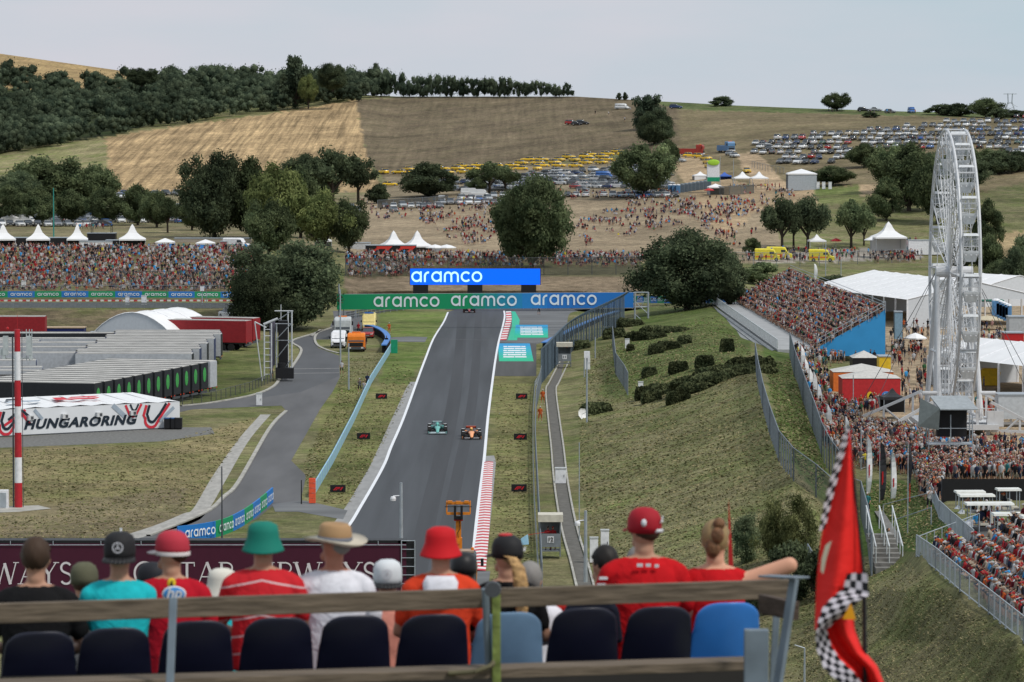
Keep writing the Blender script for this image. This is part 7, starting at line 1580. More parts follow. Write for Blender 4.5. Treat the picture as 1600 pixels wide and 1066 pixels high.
# single figures with their own labels
singles = [(848,632,'stand','orange','white','marshal in orange overalls by the right verge, farther of two','orange'),(844,660,'stand','orange','white','marshal in orange overalls by the right verge, nearer of two','orange'),(608,522,'stand_hip','orange','white','marshal in orange overalls behind the blue tyre barrier','orange'),
 (534,585,'stand','white','black','photographer in white top beside the tall pole on the verge','black'),(562,614,'stand_photo','grey','white','photographer in dark clothes at the pale barrier, left of three','black'),(569,618,'stand_photo','white','black','photographer in white shirt at the pale barrier, middle of three','white'),(574,606,'stand','navy','black','photographer in navy at the pale barrier, right of three','black'),
 (604,544,'stand','black','black','person in black behind the tyre barrier','black'),(424,590,'stand','grey','black','person in grey beside the screen tower','black'),(560,522,'stand','red','red','person in red beside the orange lorry','black'),(842,492,'stand','black','black','person in black on the far tarmac','black'),
 (1355,805,'stand','teal','white','man in pale shirt and white cap at the top of the fenced path','black'),(1388,868,'stand_hip','white',None,'man in white shirt leaning on the stair handrail','black'),(1452,800,'stand_photo','white',None,'person in white tee leaning over the crowd barrier','black'),(1562,750,'stand_walk','red','white','person in red top and white trousers by the black wall','white'),
 (1541,800+20,'sit','white','white','person in white seated in a golf cart, farthest one','white'),(1560,842,'sit','white',None,'person in white seated backwards in a golf cart','grey'),(1546,845,'sit','maroon','black','person in maroon seated in a golf cart','black'),(1527,836,'sit','blue','white','person in light blue seated in the front golf cart','grey'),(866,838,'stand','red','red','marshal in red inside the post numbered 12','red'),(858,840,'stand','red','black','second marshal in red inside the post numbered 12','red'),(884,556,'stand','orange','red','marshal in orange in the far marshal post','orange')]
def put(mesh, p, rz, s, mats_, nm='person'):
    o = bpy.data.objects.new(nm, mesh); col.objects.link(o); o.location = p; o.rotation_euler.z = rz; o.scale = (s,s,s)
    for i, m in enumerate(mats_): o.material_slots[i].link = 'OBJECT'; o.material_slots[i].material = m
    return o
for d in (FAR, NEAR):
    for m in d.values():
        for i in range(4): m.materials.append(PALM[i])
for u, v, pose, s, hc, lb, trc in singles:
    p = G(u, v)
    if 'golf' in lb: p = P(u, v, 226, .6)
    if 'inside the post' in lb: p = G(856 if 'second' in lb else 864, 872)+Vector((0,-.25,.62))
    o = put(NEAR[pose, 1 if hc else 0], p, random.uniform(-.5,.5) if 'stair' not in lb else .6, 1, [CM[s], CM[trc], skinm, CM[hc] if hc else HM['dark']]); tag(o, lb, 'person')
people.sort(key=lambda q: q[0]); vis = []
for i_, (u, v, D_) in enumerate([(1532,838,222),(1548,838,222),(1556,838,223),(1580,856,214),(1600,856,214),(1520,822,236),(1530,822,236),(1512,815,244),(1572,812,240),(1585,858,213),(1540,836,223)]):
    addp(P(u, v, D_, .85), random.choice([1.5,-1.5,0,.4]), random.choice(['sit','sit_lean','sit_up']), 'golf carts')
people.sort(key=lambda q: q[0])
near_n = 300-len(singles)-24
ind = people[:near_n]; far = people[near_n:]
ind.sort(key=lambda q: (str(q[9]) if not isinstance(q[9], tuple) else 'lower%02d' % q[9][1], 800+F*q[1].x/q[1].y)); cnt = {}
for D, p, rz, pose, hat, s, tr, hc, sk, zone, sc_, _ in ind:
    if isinstance(zone, tuple): z = ('%s row above the railing' % ORD[zone[1]]); 
    else: z = {'barrier':'by the curved barriers','fairground':'front of the fairground'}.get(zone, zone)
    hd = ('%s hat' % hc) if hat else ('%s hair' % hc); key = (s, hd, z); i = cnt.get(key, 0); cnt[key] = i+1
    o = put(NEAR[pose,hat], p, rz, sc_, [CM[s], CM[tr], SKS[sk], CM[hc] if hat else HM[hc]])
    tag(o, '%s top, %s, %s such from the left, %s' % (s, hd, ordn(i), z), 'person', 'spectators in the lower right crowd')
A2 = {k: arrs(m) for k, m in FAR.items()}; items = []
for D, p, rz, pose, hat, s, tr, hc, sk, zone, sc_, _ in far:
    a = A2[pose,hat]; lut = np.array([CK.index(s), CK.index(tr), len(CK)+len(HK)+sk, CK.index(hc) if hat else len(CK)+HK.index(hc)])
    items.append((a[0], a[1], a[2], lut[a[3]], Matrix.Translation(p) @ Matrix.Rotation(rz,4,'Z') @ Matrix.Scale(sc_,4)))
o = join_instances('crowd', items, PALM); tag(o, 'dense crowd of distant spectators on the banks, grandstand and fairground', 'crowd', kind='stuff'); o.data.polygons.foreach_set('use_smooth', [True]*len(o.data.polygons))
# white umbrella lying on the bank
t = thing('umbrella', 'open white umbrella lying on the bank beside a clipped hedge', 'umbrella', G(911,654,.5)); t.rotation_euler = (-1.9,.5,.4); MB().lathe((0,0,0),[(.62,0),(.5,.09),(.25,.16),(.02,.2)],8).build('canopy', canvas, t); MB().tube((0,0,-.7),(0,0,.5),.02).build('shaft', black, t)
t = thing('flag', 'small light blue flag waved over the right verge', 'flag', P(820,852,262)); MB().quad((-.25,0,0),(.28,.05,.05),(.22,.1,.75),(-.28,.05,.45)).build('cloth', mat('flag_lightblue',(.28,.50,.66),.7), t); MB().tube((.2,.1,.7),(1.7,.3,.9),.015).build('stick', red, t)
# ---------------- the row of seats in front of the viewer ----------------
def Drow(u): return 22.9+1.1*u/1150
def fp(u, v, D): return Vector(((u-800)/F*D, D, Z(v, D)))
rowdir = (fp(1150,900,Drow(1150))-fp(0,900,Drow(0))); rowrot = math.atan2(rowdir.y, rowdir.x)
seat_n = mat('seat_navy', (.006,.007,.020), .34, 0, .06, 6, spec=.5); seat_b = mat('seat_bright_blue', (.03,.17,.52), .32, 0, .06, 6, spec=.5); seat_p = mat('seat_faded_blue', (.13,.22,.34), .4, 0, .1, 6)
wood = mat('weathered_wood', (.125,.098,.072), .85, 0, .35, 9, .3); wood2 = mat('dark_wood', (.07,.05,.04), .85, 0, .3, 9, .3)
def wood_grain(m):
    n = m.node_tree; t = [q for q in n.nodes if q.type == 'TEX_NOISE'][0]; g = [q for q in n.nodes if q.type == 'NEW_GEOMETRY'][0]; mpp = n.nodes.new('ShaderNodeMapping'); mpp.inputs['Scale'].default_value = (.25,2,5); n.links.new(g.outputs['Position'], mpp.inputs['Vector']); n.links.new(mpp.outputs[0], t.inputs['Vector']); t.inputs['Scale'].default_value = 7
wood_grain(wood); wood_grain(wood2)
def seat_shell():
    mb = MB(); nu, nv = 16, 12; vs = []
    for j in range(nv+1):
        t = j/nv; hw = .240-.040*t**1.5
        for i in range(nu+1):
            s = -1+2*i/nu; q = 1-max(0, t-.88)/.12; c = .0 if t < .88 else 1-math.sqrt(max(0, 1-(1-q)**2))
            x = s*(hw-.035*c); z = -.06+.445*t-.03*(abs(s)**4)*(t > .6); y = -.13-.055*(1-s*s)*(.6+.4*math.sin(math.pi*t))+.02-.10*t**1.2+.02
            vs.append((x, y, z))
    fs = [(j*(nu+1)+i, j*(nu+1)+i+1, (j+1)*(nu+1)+i+1, (j+1)*(nu+1)+i) for j in range(nv) for i in range(nu)]
    mb.add(vs, fs); return mb
def seat_pan():
    mb = MB(); nu, nv = 12, 10; vs = []
    for j in range(nv+1):
        t = j/nv
        for i in range(nu+1): s = -1+2*i/nu; vs.append((s*(.215-.02*t), -.15+.40*t, -.05+.03*s*s+.02*t-.06*max(0,t-.85)/.15))
    mb.add(vs, [(j*(nu+1)+i, j*(nu+1)+i+1, (j+1)*(nu+1)+i+1, (j+1)*(nu+1)+i) for j in range(nv) for i in range(nu)]); return mb
def stadium_seat(u, vtop, m, label, D=None):
    D = D or Drow(u); t = thing('stadium_seat', label, 'seat', fp(u, vtop-6, D)-Vector((0,0,.36)), rowrot, 'plastic seats of the row before us')
    for nm, b in (('backrest', seat_shell()), ('seat', seat_pan())):
        o = b.build(nm, m, t, smooth=True); s = o.modifiers.new('s','SOLIDIFY'); s.thickness = .012; s2 = o.modifiers.new('b','SUBSURF'); s2.levels = 1; s2.render_levels = 1
    MB().box((0,.05,-.09),(.30,.28,.05)).box((0,.05,-.2),(.06,.06,.2)).build('bracket', dgrey, t); return t
su = [52,170,298,424,545,668,785,903,1020,1126]; sv = [992,986,975,970,967,965,962,955,953,947]
for i, (u, v) in enumerate(zip(su, sv)):
    m, c = (seat_p, 'faded pale blue') if i == 6 else ((seat_b, 'bright blue') if i == 9 else (seat_n, 'dark navy'))
    who = ['behind the man in black','behind the man in turquoise','behind the cap wearer in red with badges','behind the striped red shirt','right of the man in white tee','behind the red bucket hat','behind the blond ponytail','with a dark jacket over it, left of the red cap man','behind the man in red cap','at the right end behind the red tank top'][i]
    stadium_seat(u, v, m, '%s plastic seat %s' % (c, who))
# rail, planks, posts
def plank(a, b, w_, h_, m, name, label, cat):
    a, b = Vector(a), Vector(b); e = b-a; o = MB().box((e.length/2,0,0),(e.length,w_,h_)).build(name, m, bevel=.004); o.location = a; o.rotation_euler = e.to_track_quat('X','Z').to_euler(); return tag(o, label, cat)
Dr = lambda u: 21.7+1.1*u/1200
plank(fp(-60,960,Dr(-60)), fp(1236,920,Dr(1236)), .05, .112, wood, 'wooden_rail', 'long weathered wooden rail running behind the seated row', 'rail')
plank(fp(-60,1074,Dr(-60)), fp(1190,1036,Dr(1190)), .22, .055, wood, 'wooden_plank', 'lower wooden board under the row of seats', 'plank')
plank(fp(1192,943,22.5), fp(1246,955,22.2), .05, .11, wood2, 'wooden_stub', 'short dark wooden board bolted to the end post', 'plank')
steel_p = mat('painted_steel', (.16,.20,.24), .5, .1, .2, 5); gp = mat('peeling_green_paint', (.15,.19,.05), .6, 0, .5, 12, .3)
def post_bar(a, b, w_, d_, m, name, label, cat='post'):
    a, b = Vector(a), Vector(b); e = b-a; o = MB().box((0,0,e.length/2),(w_,d_,e.length)).build(name, m, bevel=.004); o.location = a; o.rotation_euler = e.to_track_quat('Z','Y').to_euler(); return tag(o, label, cat)
post_bar(fp(260,1110,21.6), fp(268,934,21.75), .045, .02, steel_p, 'steel_post', 'grey steel upright bolted to the wooden rail, left')
post_bar(fp(776,1110,22.3), fp(775,914,22.3), .078, .05, gp, 'steel_post', 'rusty green painted steel upright near the middle of the rail')
o = MB().path([Vector(fp(700,1052,22.2)), Vector(fp(740,1050,22.2)), Vector(fp(768,1040,22.25)), Vector(fp(776,1025,22.3))], .014, 8).build('pipe', mat('rusty_pipe', (.10,.09,.05), .7, 0, .4, 10)); tag(o, 'bent rusty pipe at the foot of the green upright', 'pipe')
o = MB().path([Vector(fp(758,920,22.25)), Vector(fp(764,1060,22.35))], .022, 8).build('pipe', steel_p); tag(o, 'dark steel tube just left of the green upright', 'pipe')
MBm = MB().lathe((0,0,0),[(0,-.03),(.045,-.03),(.05,0),(.045,.03),(0,.03)],12).build('clamp', dgrey); MBm.location = fp(770,921,22.1); MBm.rotation_euler.x = math.pi/2; tag(MBm, 'dark round clamp where the green upright meets the rail', 'clamp')
post_bar(fp(1212,1110,22.0), fp(1243,905,22.1), .055, .03, steel_p, 'steel_post', 'leaning grey steel end post right of the wooden rail')
post_bar(fp(1209,1090,22.8), fp(1216,950,22.8), .04, .04, steel_p, 'steel_post', 'thinner grey upright behind the leaning end post')
o = MB().box((0,0,0),(.14,.06,.42)).build('steel_plate', steel_p, bevel=.006); o.location = fp(1184,1040,21.9); tag(o, 'blurred grey steel plate post at the right end of the lower board', 'post')
plank(fp(1198,900,22.3), fp(1256,903,21.9), .10, .012, steel_p, 'steel_strip', 'thin grey steel strip on top of the end post', 'strip')
# tribune deck under the row (dark planks stepping down)
def deck():
    t = thing('tribune_deck', 'dark stepped deck carrying the rows of seats', 'deck', (0,0,0)); mb = MB()
    for k in range(7):
        D0 = 22.0+k*.95; a = fp(-200,950,D0); b = fp(1228,950,D0+1.1); zc = Z(1010, 23.2)-.50-.36*k
        mb.loft([[Vector((a.x,a.y-.2,zc-.9)),Vector((a.x,a.y+1.0,zc-.9)),Vector((a.x,a.y+1.0,zc)),Vector((a.x,a.y-.2,zc))],[Vector((b.x,b.y-.2,zc-.9)),Vector((b.x,b.y+1.0,zc-.9)),Vector((b.x,b.y+1.0,zc)),Vector((b.x,b.y-.2,zc))]])
    mb.build('step', mat('deck_dark', (.03,.028,.026), .9), t)
    mb = MB(); a = fp(-200,1062,22.3); b = fp(1196,1030,23.4); mb.add([a, b, b-Vector((0,0,1.2)), a-Vector((0,0,1.2))], [(0,1,2,3)]); mb.build('dark_riser_board', mat('deck_dark', (0,0,0)), t)  # dark board added to hide the ground and keep the gap below the seats black
deck()
# people -------------------------------------------------------------------
VOX = .011
def cloth_var(name, c, **k): return mat(name, c, .85, 0, .10, 14, spec=.12, **k)
def sitter(label, u, vtop, D, shirt, trousers, hair=None, headgear=None, hc=None, s=1.0, turn=0, sleeve='short', wide=1.0, stripes=None, arm_out=False, skin=None, slump=0, hairlen=0, extra=None, zs=None, vest=False):
    """seated, back to the viewer (facing +Y); built in local metres, seat at z 0"""
    top = Z(vtop, D); zseat = zs if zs is not None else top-.868*s; p0 = Vector((X(u, D), D, zseat))
    t = thing('person', label, 'person', p0, 0); w_ = wide; P_ = []
    ly = slump; sk = skin or skinm
    P_ += [('loft',[((0,0,-.03),.195*w_,.15),((0,.01,.10),.19*w_,.14),((0,.02+ly*.3,.26),.182*w_,.13),((0,.03+ly*.6,.42),.20*w_,.13),((0,.04+ly*.9,.50),.195*w_,.115),((0,.05+ly,.545),.155*w_,.10),((0,.055+ly,.578),.10,.08)],0)]
    P_ += [('cap',(.05*q,.05+ly,.555),(.15*w_*q,.05+ly*.9,.515),.052,.062,0) for q in (-1,1)]
    P_ += [('cap',(0,.065+ly,.625),(0,.075+ly,.68),.060,.058,2),('ell',(0,.085+ly,.745),(.078,.098,.112),2)]
    # face: nose, ears, chin
    c, s_ = math.cos(turn), math.sin(turn)
    def hd(x, y, z): return (x*c+y*s_, .085+ly-x*s_+y*c, .745+z)
    P_ += [('ell',hd(0,.10,-.01),(.016,.02,.022),2),('ell',hd(-.079,-.005,-.005),(.014,.02,.03),2),('ell',hd(.079,-.005,-.005),(.014,.02,.03),2),('ell',hd(0,.07,-.08),(.04,.035,.035),2)]
    for q in (-1,1):
        sh = (.175*w_*q, .05+ly*.9, .482)
        if arm_out and q == 1: el, ha = (.47,.02+ly,.60), (.40,.24,.50)
        else: el, ha = (.265*w_*q, .10+ly*.5, .22), (.12*q, .36, .12)
        mid = tuple(sh[i]*.35+el[i]*.65 for i in range(3))
        if sleeve == 'short': P_ += [('cap',sh,mid,.076,.064,0),('cap',mid,el,.046,.042,2)]
        elif sleeve == 'none': P_ += [('cap',sh,el,.066,.054,2)]
        else: P_ += [('cap',sh,el,.066,.05,0)]
        P_ += [('cap',el,ha,.042,.028,2 if sleeve != 'long' else 0)]
        d = (Vector(ha)-Vector(el)).normalized(); h0 = Vector(ha)+d*.03; P_ += [('ell',tuple(h0+d*.02),(.036,.045,.022),2)]
        side = d.cross(Vector((0,0,1))).normalized()
        for k in range(4):
            b0 = h0+d*.055+side*(.024-.016*k); L1 = (.035,.040,.037,.029)[k]; b1 = b0+d*L1-Vector((0,0,.012)); b2 = b1+d*L1*.6-Vector((0,0,.022)); P_ += [('cap',tuple(b0),tuple(b1),.0095,.009,2),('cap',tuple(b1),tuple(b2),.009,.008,2)]
        th0 = h0+side*(-q)*.034; th1 = th0+d*.03+side*(-q)*.016; P_ += [('cap',tuple(h0),tuple(th0),.014,.012,2),('cap',tuple(th0),tuple(th1),.012,.010,2)]
        P_ += [('cap',(.10*q,.05,.02),(.14*q,.44,.06),.092,.068,1),('cap',(.14*q,.44,.06),(.14*q,.42,-.38),.060,.042,2 if trousers == 'shorts' else 1),('cap',(.14*q,.42,-.42),(.15*q,.56,-.44),.045,.036,3)]
    me = fuse(P_, VOX, 9)
    nP = len(me.polygons); cc = np.zeros(nP*3); me.polygons.foreach_get('center', cc); cc = cc.reshape(-1,3); mi_ = np.zeros(nP, np.int32); me.polygons.foreach_get('material_index', mi_)
    up_ = (np.abs(cc[:,0]) < .13) & (cc[:,2] > .588-(.0 if sleeve != 'none' else .01)); mi_[up_] = 2; me.polygons.foreach_set('material_index', mi_)
    tm = CM['beige'] if trousers == 'shorts' else trousers
    for m in (shirt, tm, sk, black): me.materials.append(m)
    b = bpy.data.objects.new('body', me); col.objects.link(b); b.parent = t; b.scale = (s,s,s)
    hm = HM.get(hair)
    def child(mb, nm, m, smooth=True, rot=True):
        o = mb.build(nm, m, t, smooth=smooth); o.scale = (s,s,s); return o
    hc0 = Vector(hd(0,-.005,.02)); MT = Matrix.Translation(hc0) @ Matrix.Rotation(-turn, 4, 'Z')
    if hair and headgear is None:
        rg = np.random.default_rng(int(u)+3); n = 26; ph = rg.uniform(0,6,4); rings = []
        for j in range(15):
            a = math.pi*(.20+.80*j/14) if j < 14 else math.pi*.995; rr = math.sin(a); zz = -.112*math.cos(a)
            rings.append([MT @ Vector(((.089+.006*math.sin(7*q+ph[0]+j*.9)+.004*math.sin(13*q+j))*rr*math.cos(q), -.010+(.104+.006*math.sin(9*q+ph[1]+j))*rr*math.sin(q)*(1 if math.sin(q) < 0 else .72), zz+.012-(.0 if math.sin(q) < 0 else -.045)*(j < 6))) for q in [2*math.pi*i/n for i in range(n)]])
        o = child(mb_ := MB().loft(rings), 'hair', hm)
    elif hair:
        mb = MB(); mb.ellip((0,0,0),(.085,.100,.070),0,18,10,M=MT @ Matrix.Translation((0,-.010,-.022))); child(mb, 'hair', hm)
    H_ = Matrix.Rotation(-turn, 4, 'Z')
    def hm_(mb_fn): return mb_fn
    def lathe_h(prof, nm, m, sx=1.0, sy=1.18, tilt=0, dz=0, n=28, wob=0):
        M = MT @ Matrix.Rotation(tilt, 4, 'X'); mb = MB(); rings = [[M @ Vector((r*sx*math.cos(a), r*sy*math.sin(a), z+dz+wob*math.cos(2*a)*(r > .1))) for a in [2*math.pi*i/n for i in range(n)]] for r, z in prof]; mb.loft(rings, cap=True); return child(mb, nm, m)
    if headgear == 'cap':       # front forwards
        lathe_h([(.094,-.03),(.098,.01),(.094,.055),(.078,.093),(.045,.115),(.004,.121)], 'cap', hc)
        mb = MB(); pts = []
        for a in [math.pi*(.12+.76*i/10) for i in range(11)]: pts.append((a))
        top_ = [MT @ Vector((.094*math.cos(a), .108*math.sin(a), -.012)) for a in pts]; outr = [MT @ Vector((.094*math.cos(a), .108*math.sin(a)+.075*math.sin(a)**.6, -.030)) for a in pts]
        for i in range(10): mb.quad(top_[i], top_[i+1], outr[i+1], outr[i])
        o = child(mb, 'brim', extra.get('brim', hc) if extra else hc); so = o.modifiers.new('s','SOLIDIFY'); so.thickness = .006
    if headgear == 'snapback':  # flat brim over the neck
        lathe_h([(.096,-.045),(.100,.0),(.098,.06),(.085,.098),(.05,.12),(.004,.124)], 'cap', hc)
        mb = MB(); A3 = [math.pi*(1.08+.84*i/10) for i in range(11)]; top_ = [MT @ Vector((.096*math.cos(a), .110*math.sin(a), -.035)) for a in A3]; outr = [MT @ Vector((.105*math.cos(a), .110*math.sin(a)-.06*abs(math.sin(a))**.5, -.062)) for a in A3]
        for i in range(10): mb.quad(top_[i], top_[i+1], outr[i+1], outr[i])
        o = child(mb, 'brim', mat('brim_black', (.02,.02,.022), .6)); so = o.modifiers.new('s','SOLIDIFY'); so.thickness = .006
        mb = MB(); ring = lambda r: [MT @ Vector((r*math.cos(a), -.121, .035+r*math.sin(a))) for a in [2*math.pi*i/20 for i in range(20)]]
        R1, R0 = ring(.034), ring(.028)
        for i in range(20): mb.quad(R1[i], R1[(i+1)%20], R0[(i+1)%20], R0[i])
        for a in (90,210,330): 
            d = Vector((math.cos(R(a)), 0, math.sin(R(a)))); q = Vector((-d.z,0,d.x))*.006; c0 = Vector((0,-.122,.035)); mb.add([MT @ (c0+q), MT @ (c0+d*.030), MT @ (c0-q)], [(0,1,2)])
        child(mb, 'emblem', mat('silver_thread', (.6,.6,.65), .4), False)
    if headgear == 'bucket': lathe_h([(.134,-.070),(.128,-.058),(.112,-.02),(.100,.015),(.097,.05),(.088,.092),(.05,.112),(.004,.117)], 'bucket_hat', hc, sx=1.0, sy=1.05, wob=.006)
    if headgear == 'straw':
        M2 = lathe_h([(.19,.018),(.17,.002),(.13,-.006),(.100,-.002),(.099,.0)], 'hat_brim', mat('straw_pale', (.62,.56,.46), .7), sy=1.12, tilt=.05, wob=.015)
        lathe_h([(.100,-.004),(.096,.05),(.088,.098),(.07,.112),(.03,.100),(.004,.096)], 'hat_crown', mat('straw_tan', (.36,.22,.11), .75), sy=1.15, tilt=.05); lathe_h([(.103,.002),(.100,.032)], 'hat_band', mat('band_grey', (.14,.15,.18), .7), sy=1.15, tilt=.05)
    return t, p0, s, MT, child
hpw = mat('badge_white', (.66,.68,.72), .6); shw = mat('stripe_white', (.62,.55,.58), .8)
def striped(name, c1, c2, period, frac):
    m = mat(name, c1, .85, 0, .08, 14); n = m.node_tree; K = n.links.new; b = n.nodes['Principled BSDF']; tcn = n.nodes.new('ShaderNodeTexCoord'); sp = n.nodes.new('ShaderNodeSeparateXYZ'); K(tcn.outputs['Object'], sp.inputs[0])
    ab = n.nodes.new('ShaderNodeMath'); ab.operation = 'ABSOLUTE'; K(sp.outputs['X'], ab.inputs[0]); cu = n.nodes.new('ShaderNodeMath'); cu.operation = 'MULTIPLY_ADD'; cu.inputs[1].default_value = .22; K(ab.outputs[0], cu.inputs[0]); K(sp.outputs['Z'], cu.inputs[2])
    a = n.nodes.new('ShaderNodeMath'); a.operation = 'MULTIPLY'; a.inputs[1].default_value = 1/period; K(cu.outputs[0], a.inputs[0]); f = n.nodes.new('ShaderNodeMath'); f.operation = 'FRACT'; K(a.outputs[0], f.inputs[0])
    l = n.nodes.new('ShaderNodeMath'); l.operation = 'LESS_THAN'; l.inputs[1].default_value = frac; K(f.outputs[0], l.inputs[0]); mxx = n.nodes.new('ShaderNodeMix'); mxx.data_type = 'RGBA'; K(l.outputs[0], mxx.inputs[0]); mxx.inputs[6].default_value = (*c1, 1); mxx.inputs[7].default_value = (*c2, 1); K(mxx.outputs[2], b.inputs['Base Color']); return m
def wrinkle(m, s_=6, st=.5):
    n = m.node_tree; t = n.nodes.new('ShaderNodeTexNoise'); t.inputs['Scale'].default_value = s_; t.inputs['Detail'].default_value = 3; t.inputs['Distortion'].default_value = 1.2; tcn = n.nodes.new('ShaderNodeTexCoord'); n.links.new(tcn.outputs['Object'], t.inputs['Vector'])
    b = n.nodes.new('ShaderNodeBump'); b.inputs['Strength'].default_value = st; b.inputs['Distance'].default_value = .045; n.links.new(t.outputs['Fac'], b.inputs['Height']); n.links.new(b.outputs[0], n.nodes['Principled BSDF'].inputs['Normal']); return m
c_black = wrinkle(cloth_var('tee_black', (.008,.008,.009))); c_cyan = wrinkle(cloth_var('tee_turquoise', (.015,.42,.47))); c_red = wrinkle(cloth_var('polo_red', (.40,.008,.02))); c_red2 = wrinkle(cloth_var('tee_red', (.46,.008,.012))); c_white = wrinkle(cloth_var('tee_white', (.66,.66,.72)))
c_str = wrinkle(striped('striped_red', (.50,.012,.02), (.60,.40,.42), .105, .11)); c_or = wrinkle(cloth_var('vest_orange_red', (.60,.05,.018))); navy_tr = CM['navy']; c_olive = cloth_var('cap_olive', (.10,.10,.065)); 
DR = lambda u: Drow(u)+.24
def badge(t, c, r, m, nm, D=0, s=1, y=-.13):
    mb = MB(); mb.ellip((c[0],y,c[1]),(r[0],.008,r[1]),0,20,8); return mb.build(nm, m, t, smooth=True)
# second row first (farther)
sitter('person in grey with olive cap, between the man in black and the turquoise tee', 126, 884, 25.0, CM['grey'], navy_tr, 'brown', 'cap', c_olive, .95)
sitter('person with dark cap and orange peak behind the red shirt with badges', 232, 884, 25.4, CM['black'], navy_tr, 'dark', 'cap', mat('cap_navy', (.015,.016,.022), .7), .95, turn=-.9, extra={'brim': orange})
sitter('person in pale hat and turquoise, mostly hidden left of the striped shirt', 343, 893, 25.0, c_cyan, navy_tr, 'grey', 'bucket', mat('hat_offwhite', (.60,.58,.52), .8), .95)
sitter('person in pink top and white cap between straw hat and red bucket hat', 604, 881, 25.2, wrinkle(cloth_var('tee_pink', (.55,.22,.17))), navy_tr, 'brown', 'snapback', mat('cap_white', (.62,.65,.68), .7), .96)
sitter('person in black cap hidden just right of the red bucket hat', 724, 868, 26.0, CM['black'], navy_tr, 'dark', 'cap', black, .95)
sitter('grey haired person in white behind the blond ponytail', 828, 884, 25.6, c_white, navy_tr, 'grey', None, None, .95, slump=.05)
sitter('dark haired person in navy left of the man in red cap', 944, 857, 25.0, cloth_var('jacket_navy', (.012,.016,.035)), navy_tr, 'dark', None, None, .98, turn=-.6, sleeve='long')
sitter('grey haired person just behind the right shoulder of the red cap man', 1000, 858, 25.6, CM['grey'], navy_tr, 'grey', None, None, .95)
o = MB().ellip((0,0,0),(.16,.12,.14),0,16,8).build('backpack', c_white, smooth=True, loc=fp(848,975,24.3)); tag(o, 'white rounded bag between the blond ponytail and the navy seat', 'bag')
o = MB().ellip((0,0,0),(.12,.08,.07),0,14,8).build('cloth_bundle', mat('pattern_red', (.55,.02,.015), .8), smooth=True, loc=fp(872,944,24.4)); tag(o, 'bright red bundle seen just under the wooden rail', 'bag')
o = MB().loft([[Vector((x*.20,y*.05,-.12)) for x,y in ((-1,-1),(1,-1),(1,1),(-1,1))],[Vector((x*.17,y*.06,.10)) for x,y in ((-1,-1),(1,-1),(1,1),(-1,1))],[Vector((x*.10,y*.05,.17)) for x,y in ((-1,-1),(1,-1),(1,1),(-1,1))]]).build('jacket', cloth_var('jacket_dark', (.010,.012,.022)), loc=fp(925,975,23.9), bevel=.03); tag(o, 'dark jacket hung over the navy seat left of the red cap man', 'jacket')
# first row
sitter('dark haired man in black tee at the left edge', 50, 845, DR(50), c_black, CM['black'], 'brown', None, None, 1.0, wide=1.12)
sitter('man in turquoise tee and black snapback cap with round silver emblem', 182, 838, DR(180), c_cyan, navy_tr, None, 'snapback', mat('cap_black', (.014,.014,.016), .75), .98)
t, p0, s, MT, ch = sitter('man in red and white cap and red polo with yellow shield and blue badge', 264, 835, DR(262), c_red, CM['black'], 'brown', 'cap', mat('cap_red_faded', (.42,.03,.05), .8), .98, turn=-1.0, extra={'brim': mat('cap_peak_white', (.6,.55,.55), .7)})
lathe = MB(); M = MT; lathe.loft([[M @ Vector((r*math.cos(a), r*1.18*math.sin(a), z)) for a in [2*math.pi*i/24 for i in range(24)]] for r, z in ((.100,-.034),(.101,-.012),(.0995,-.010))], cap=False); ch(lathe, 'cap_trim', mat('cap_peak_white', (0,0,0)))
badge(t, (.012,.560), (.026,.032), mat('shield_yellow', (.75,.55,.03), .6), 'shield', y=-.080); badge(t, (.03,.497), (.075,.050), hpw, 'badge_ring', y=-.112); badge(t, (.03,.497), (.065,.042), mat('badge_sky', (.05,.25,.60), .6), 'badge', y=-.117)
bpy.context.view_layer.update(); text('hp', .095, Matrix.Translation(t.location) @ frame_matrix((.03,-.128,.503),(1,0,0)), hpw, t, shear=.25, offset=.002, extr=.002)
mb = MB(); mb.add([(.0,-.091,.546),(.01,-.091,.571),(.025,-.091,.580),(.018,-.091,.561),(.028,-.091,.541)],[(0,1,2,3,4)]); mb.build('emblem', black, t)
sitter('person in green bucket hat and red shirt with white stripes', 408, 820, DR(408), c_str, navy_tr, 'brown', 'bucket', mat('hat_green', (.005,.16,.12), .8), 1.0, wide=1.05)
sitter('man in white tee and pale straw hat with tan crown, looking left', 520, 822, DR(517), c_white, CM['beige'], 'grey', 'straw', None, 1.0, turn=-.9, wide=1.02, skin=mat('skin_red', (.42,.18,.12), .6))
t, p0, s, MT, ch = sitter('person in red bucket hat and orange red top with white collar panel', 688, 828, DR(685), c_or, navy_tr, 'brown', 'bucket', mat('hat_red', (.50,.006,.012), .8), 1.0)
mb = MB(); mb.loft([[Vector((x,y,z)) for x,y in ((-w2,-.075-o2),(-w2*.5,-.092-o2),(0,-.098-o2),(w2*.5,-.092-o2),(w2,-.075-o2),(w2,-.03),(-w2,-.03))] for w2, z, o2 in ((.075,.43,.045),(.105,.50,.035),(.11,.545,.015),(.085,.585,-.012))]); mb.build('collar_panel', c_white, t, smooth=True)
t, p0, s, MT, ch = sitter('woman in black top and black cap with long blond ponytail, looking left', 792, 842, DR(788), c_black, navy_tr, 'blond', 'cap', mat('cap_black2', (.012,.012,.014), .7), .96, turn=-.75, wide=.95)
mb = MB(); pts = [(-.01,-.04,.76),(.03,-.08,.755),(.07,-.11,.69),(.09,-.12,.58),(.10,-.13,.46),(.10,-.13,.35),(.11,-.13,.27)]; rr = [.018,.032,.043,.048,.043,.030,.008]
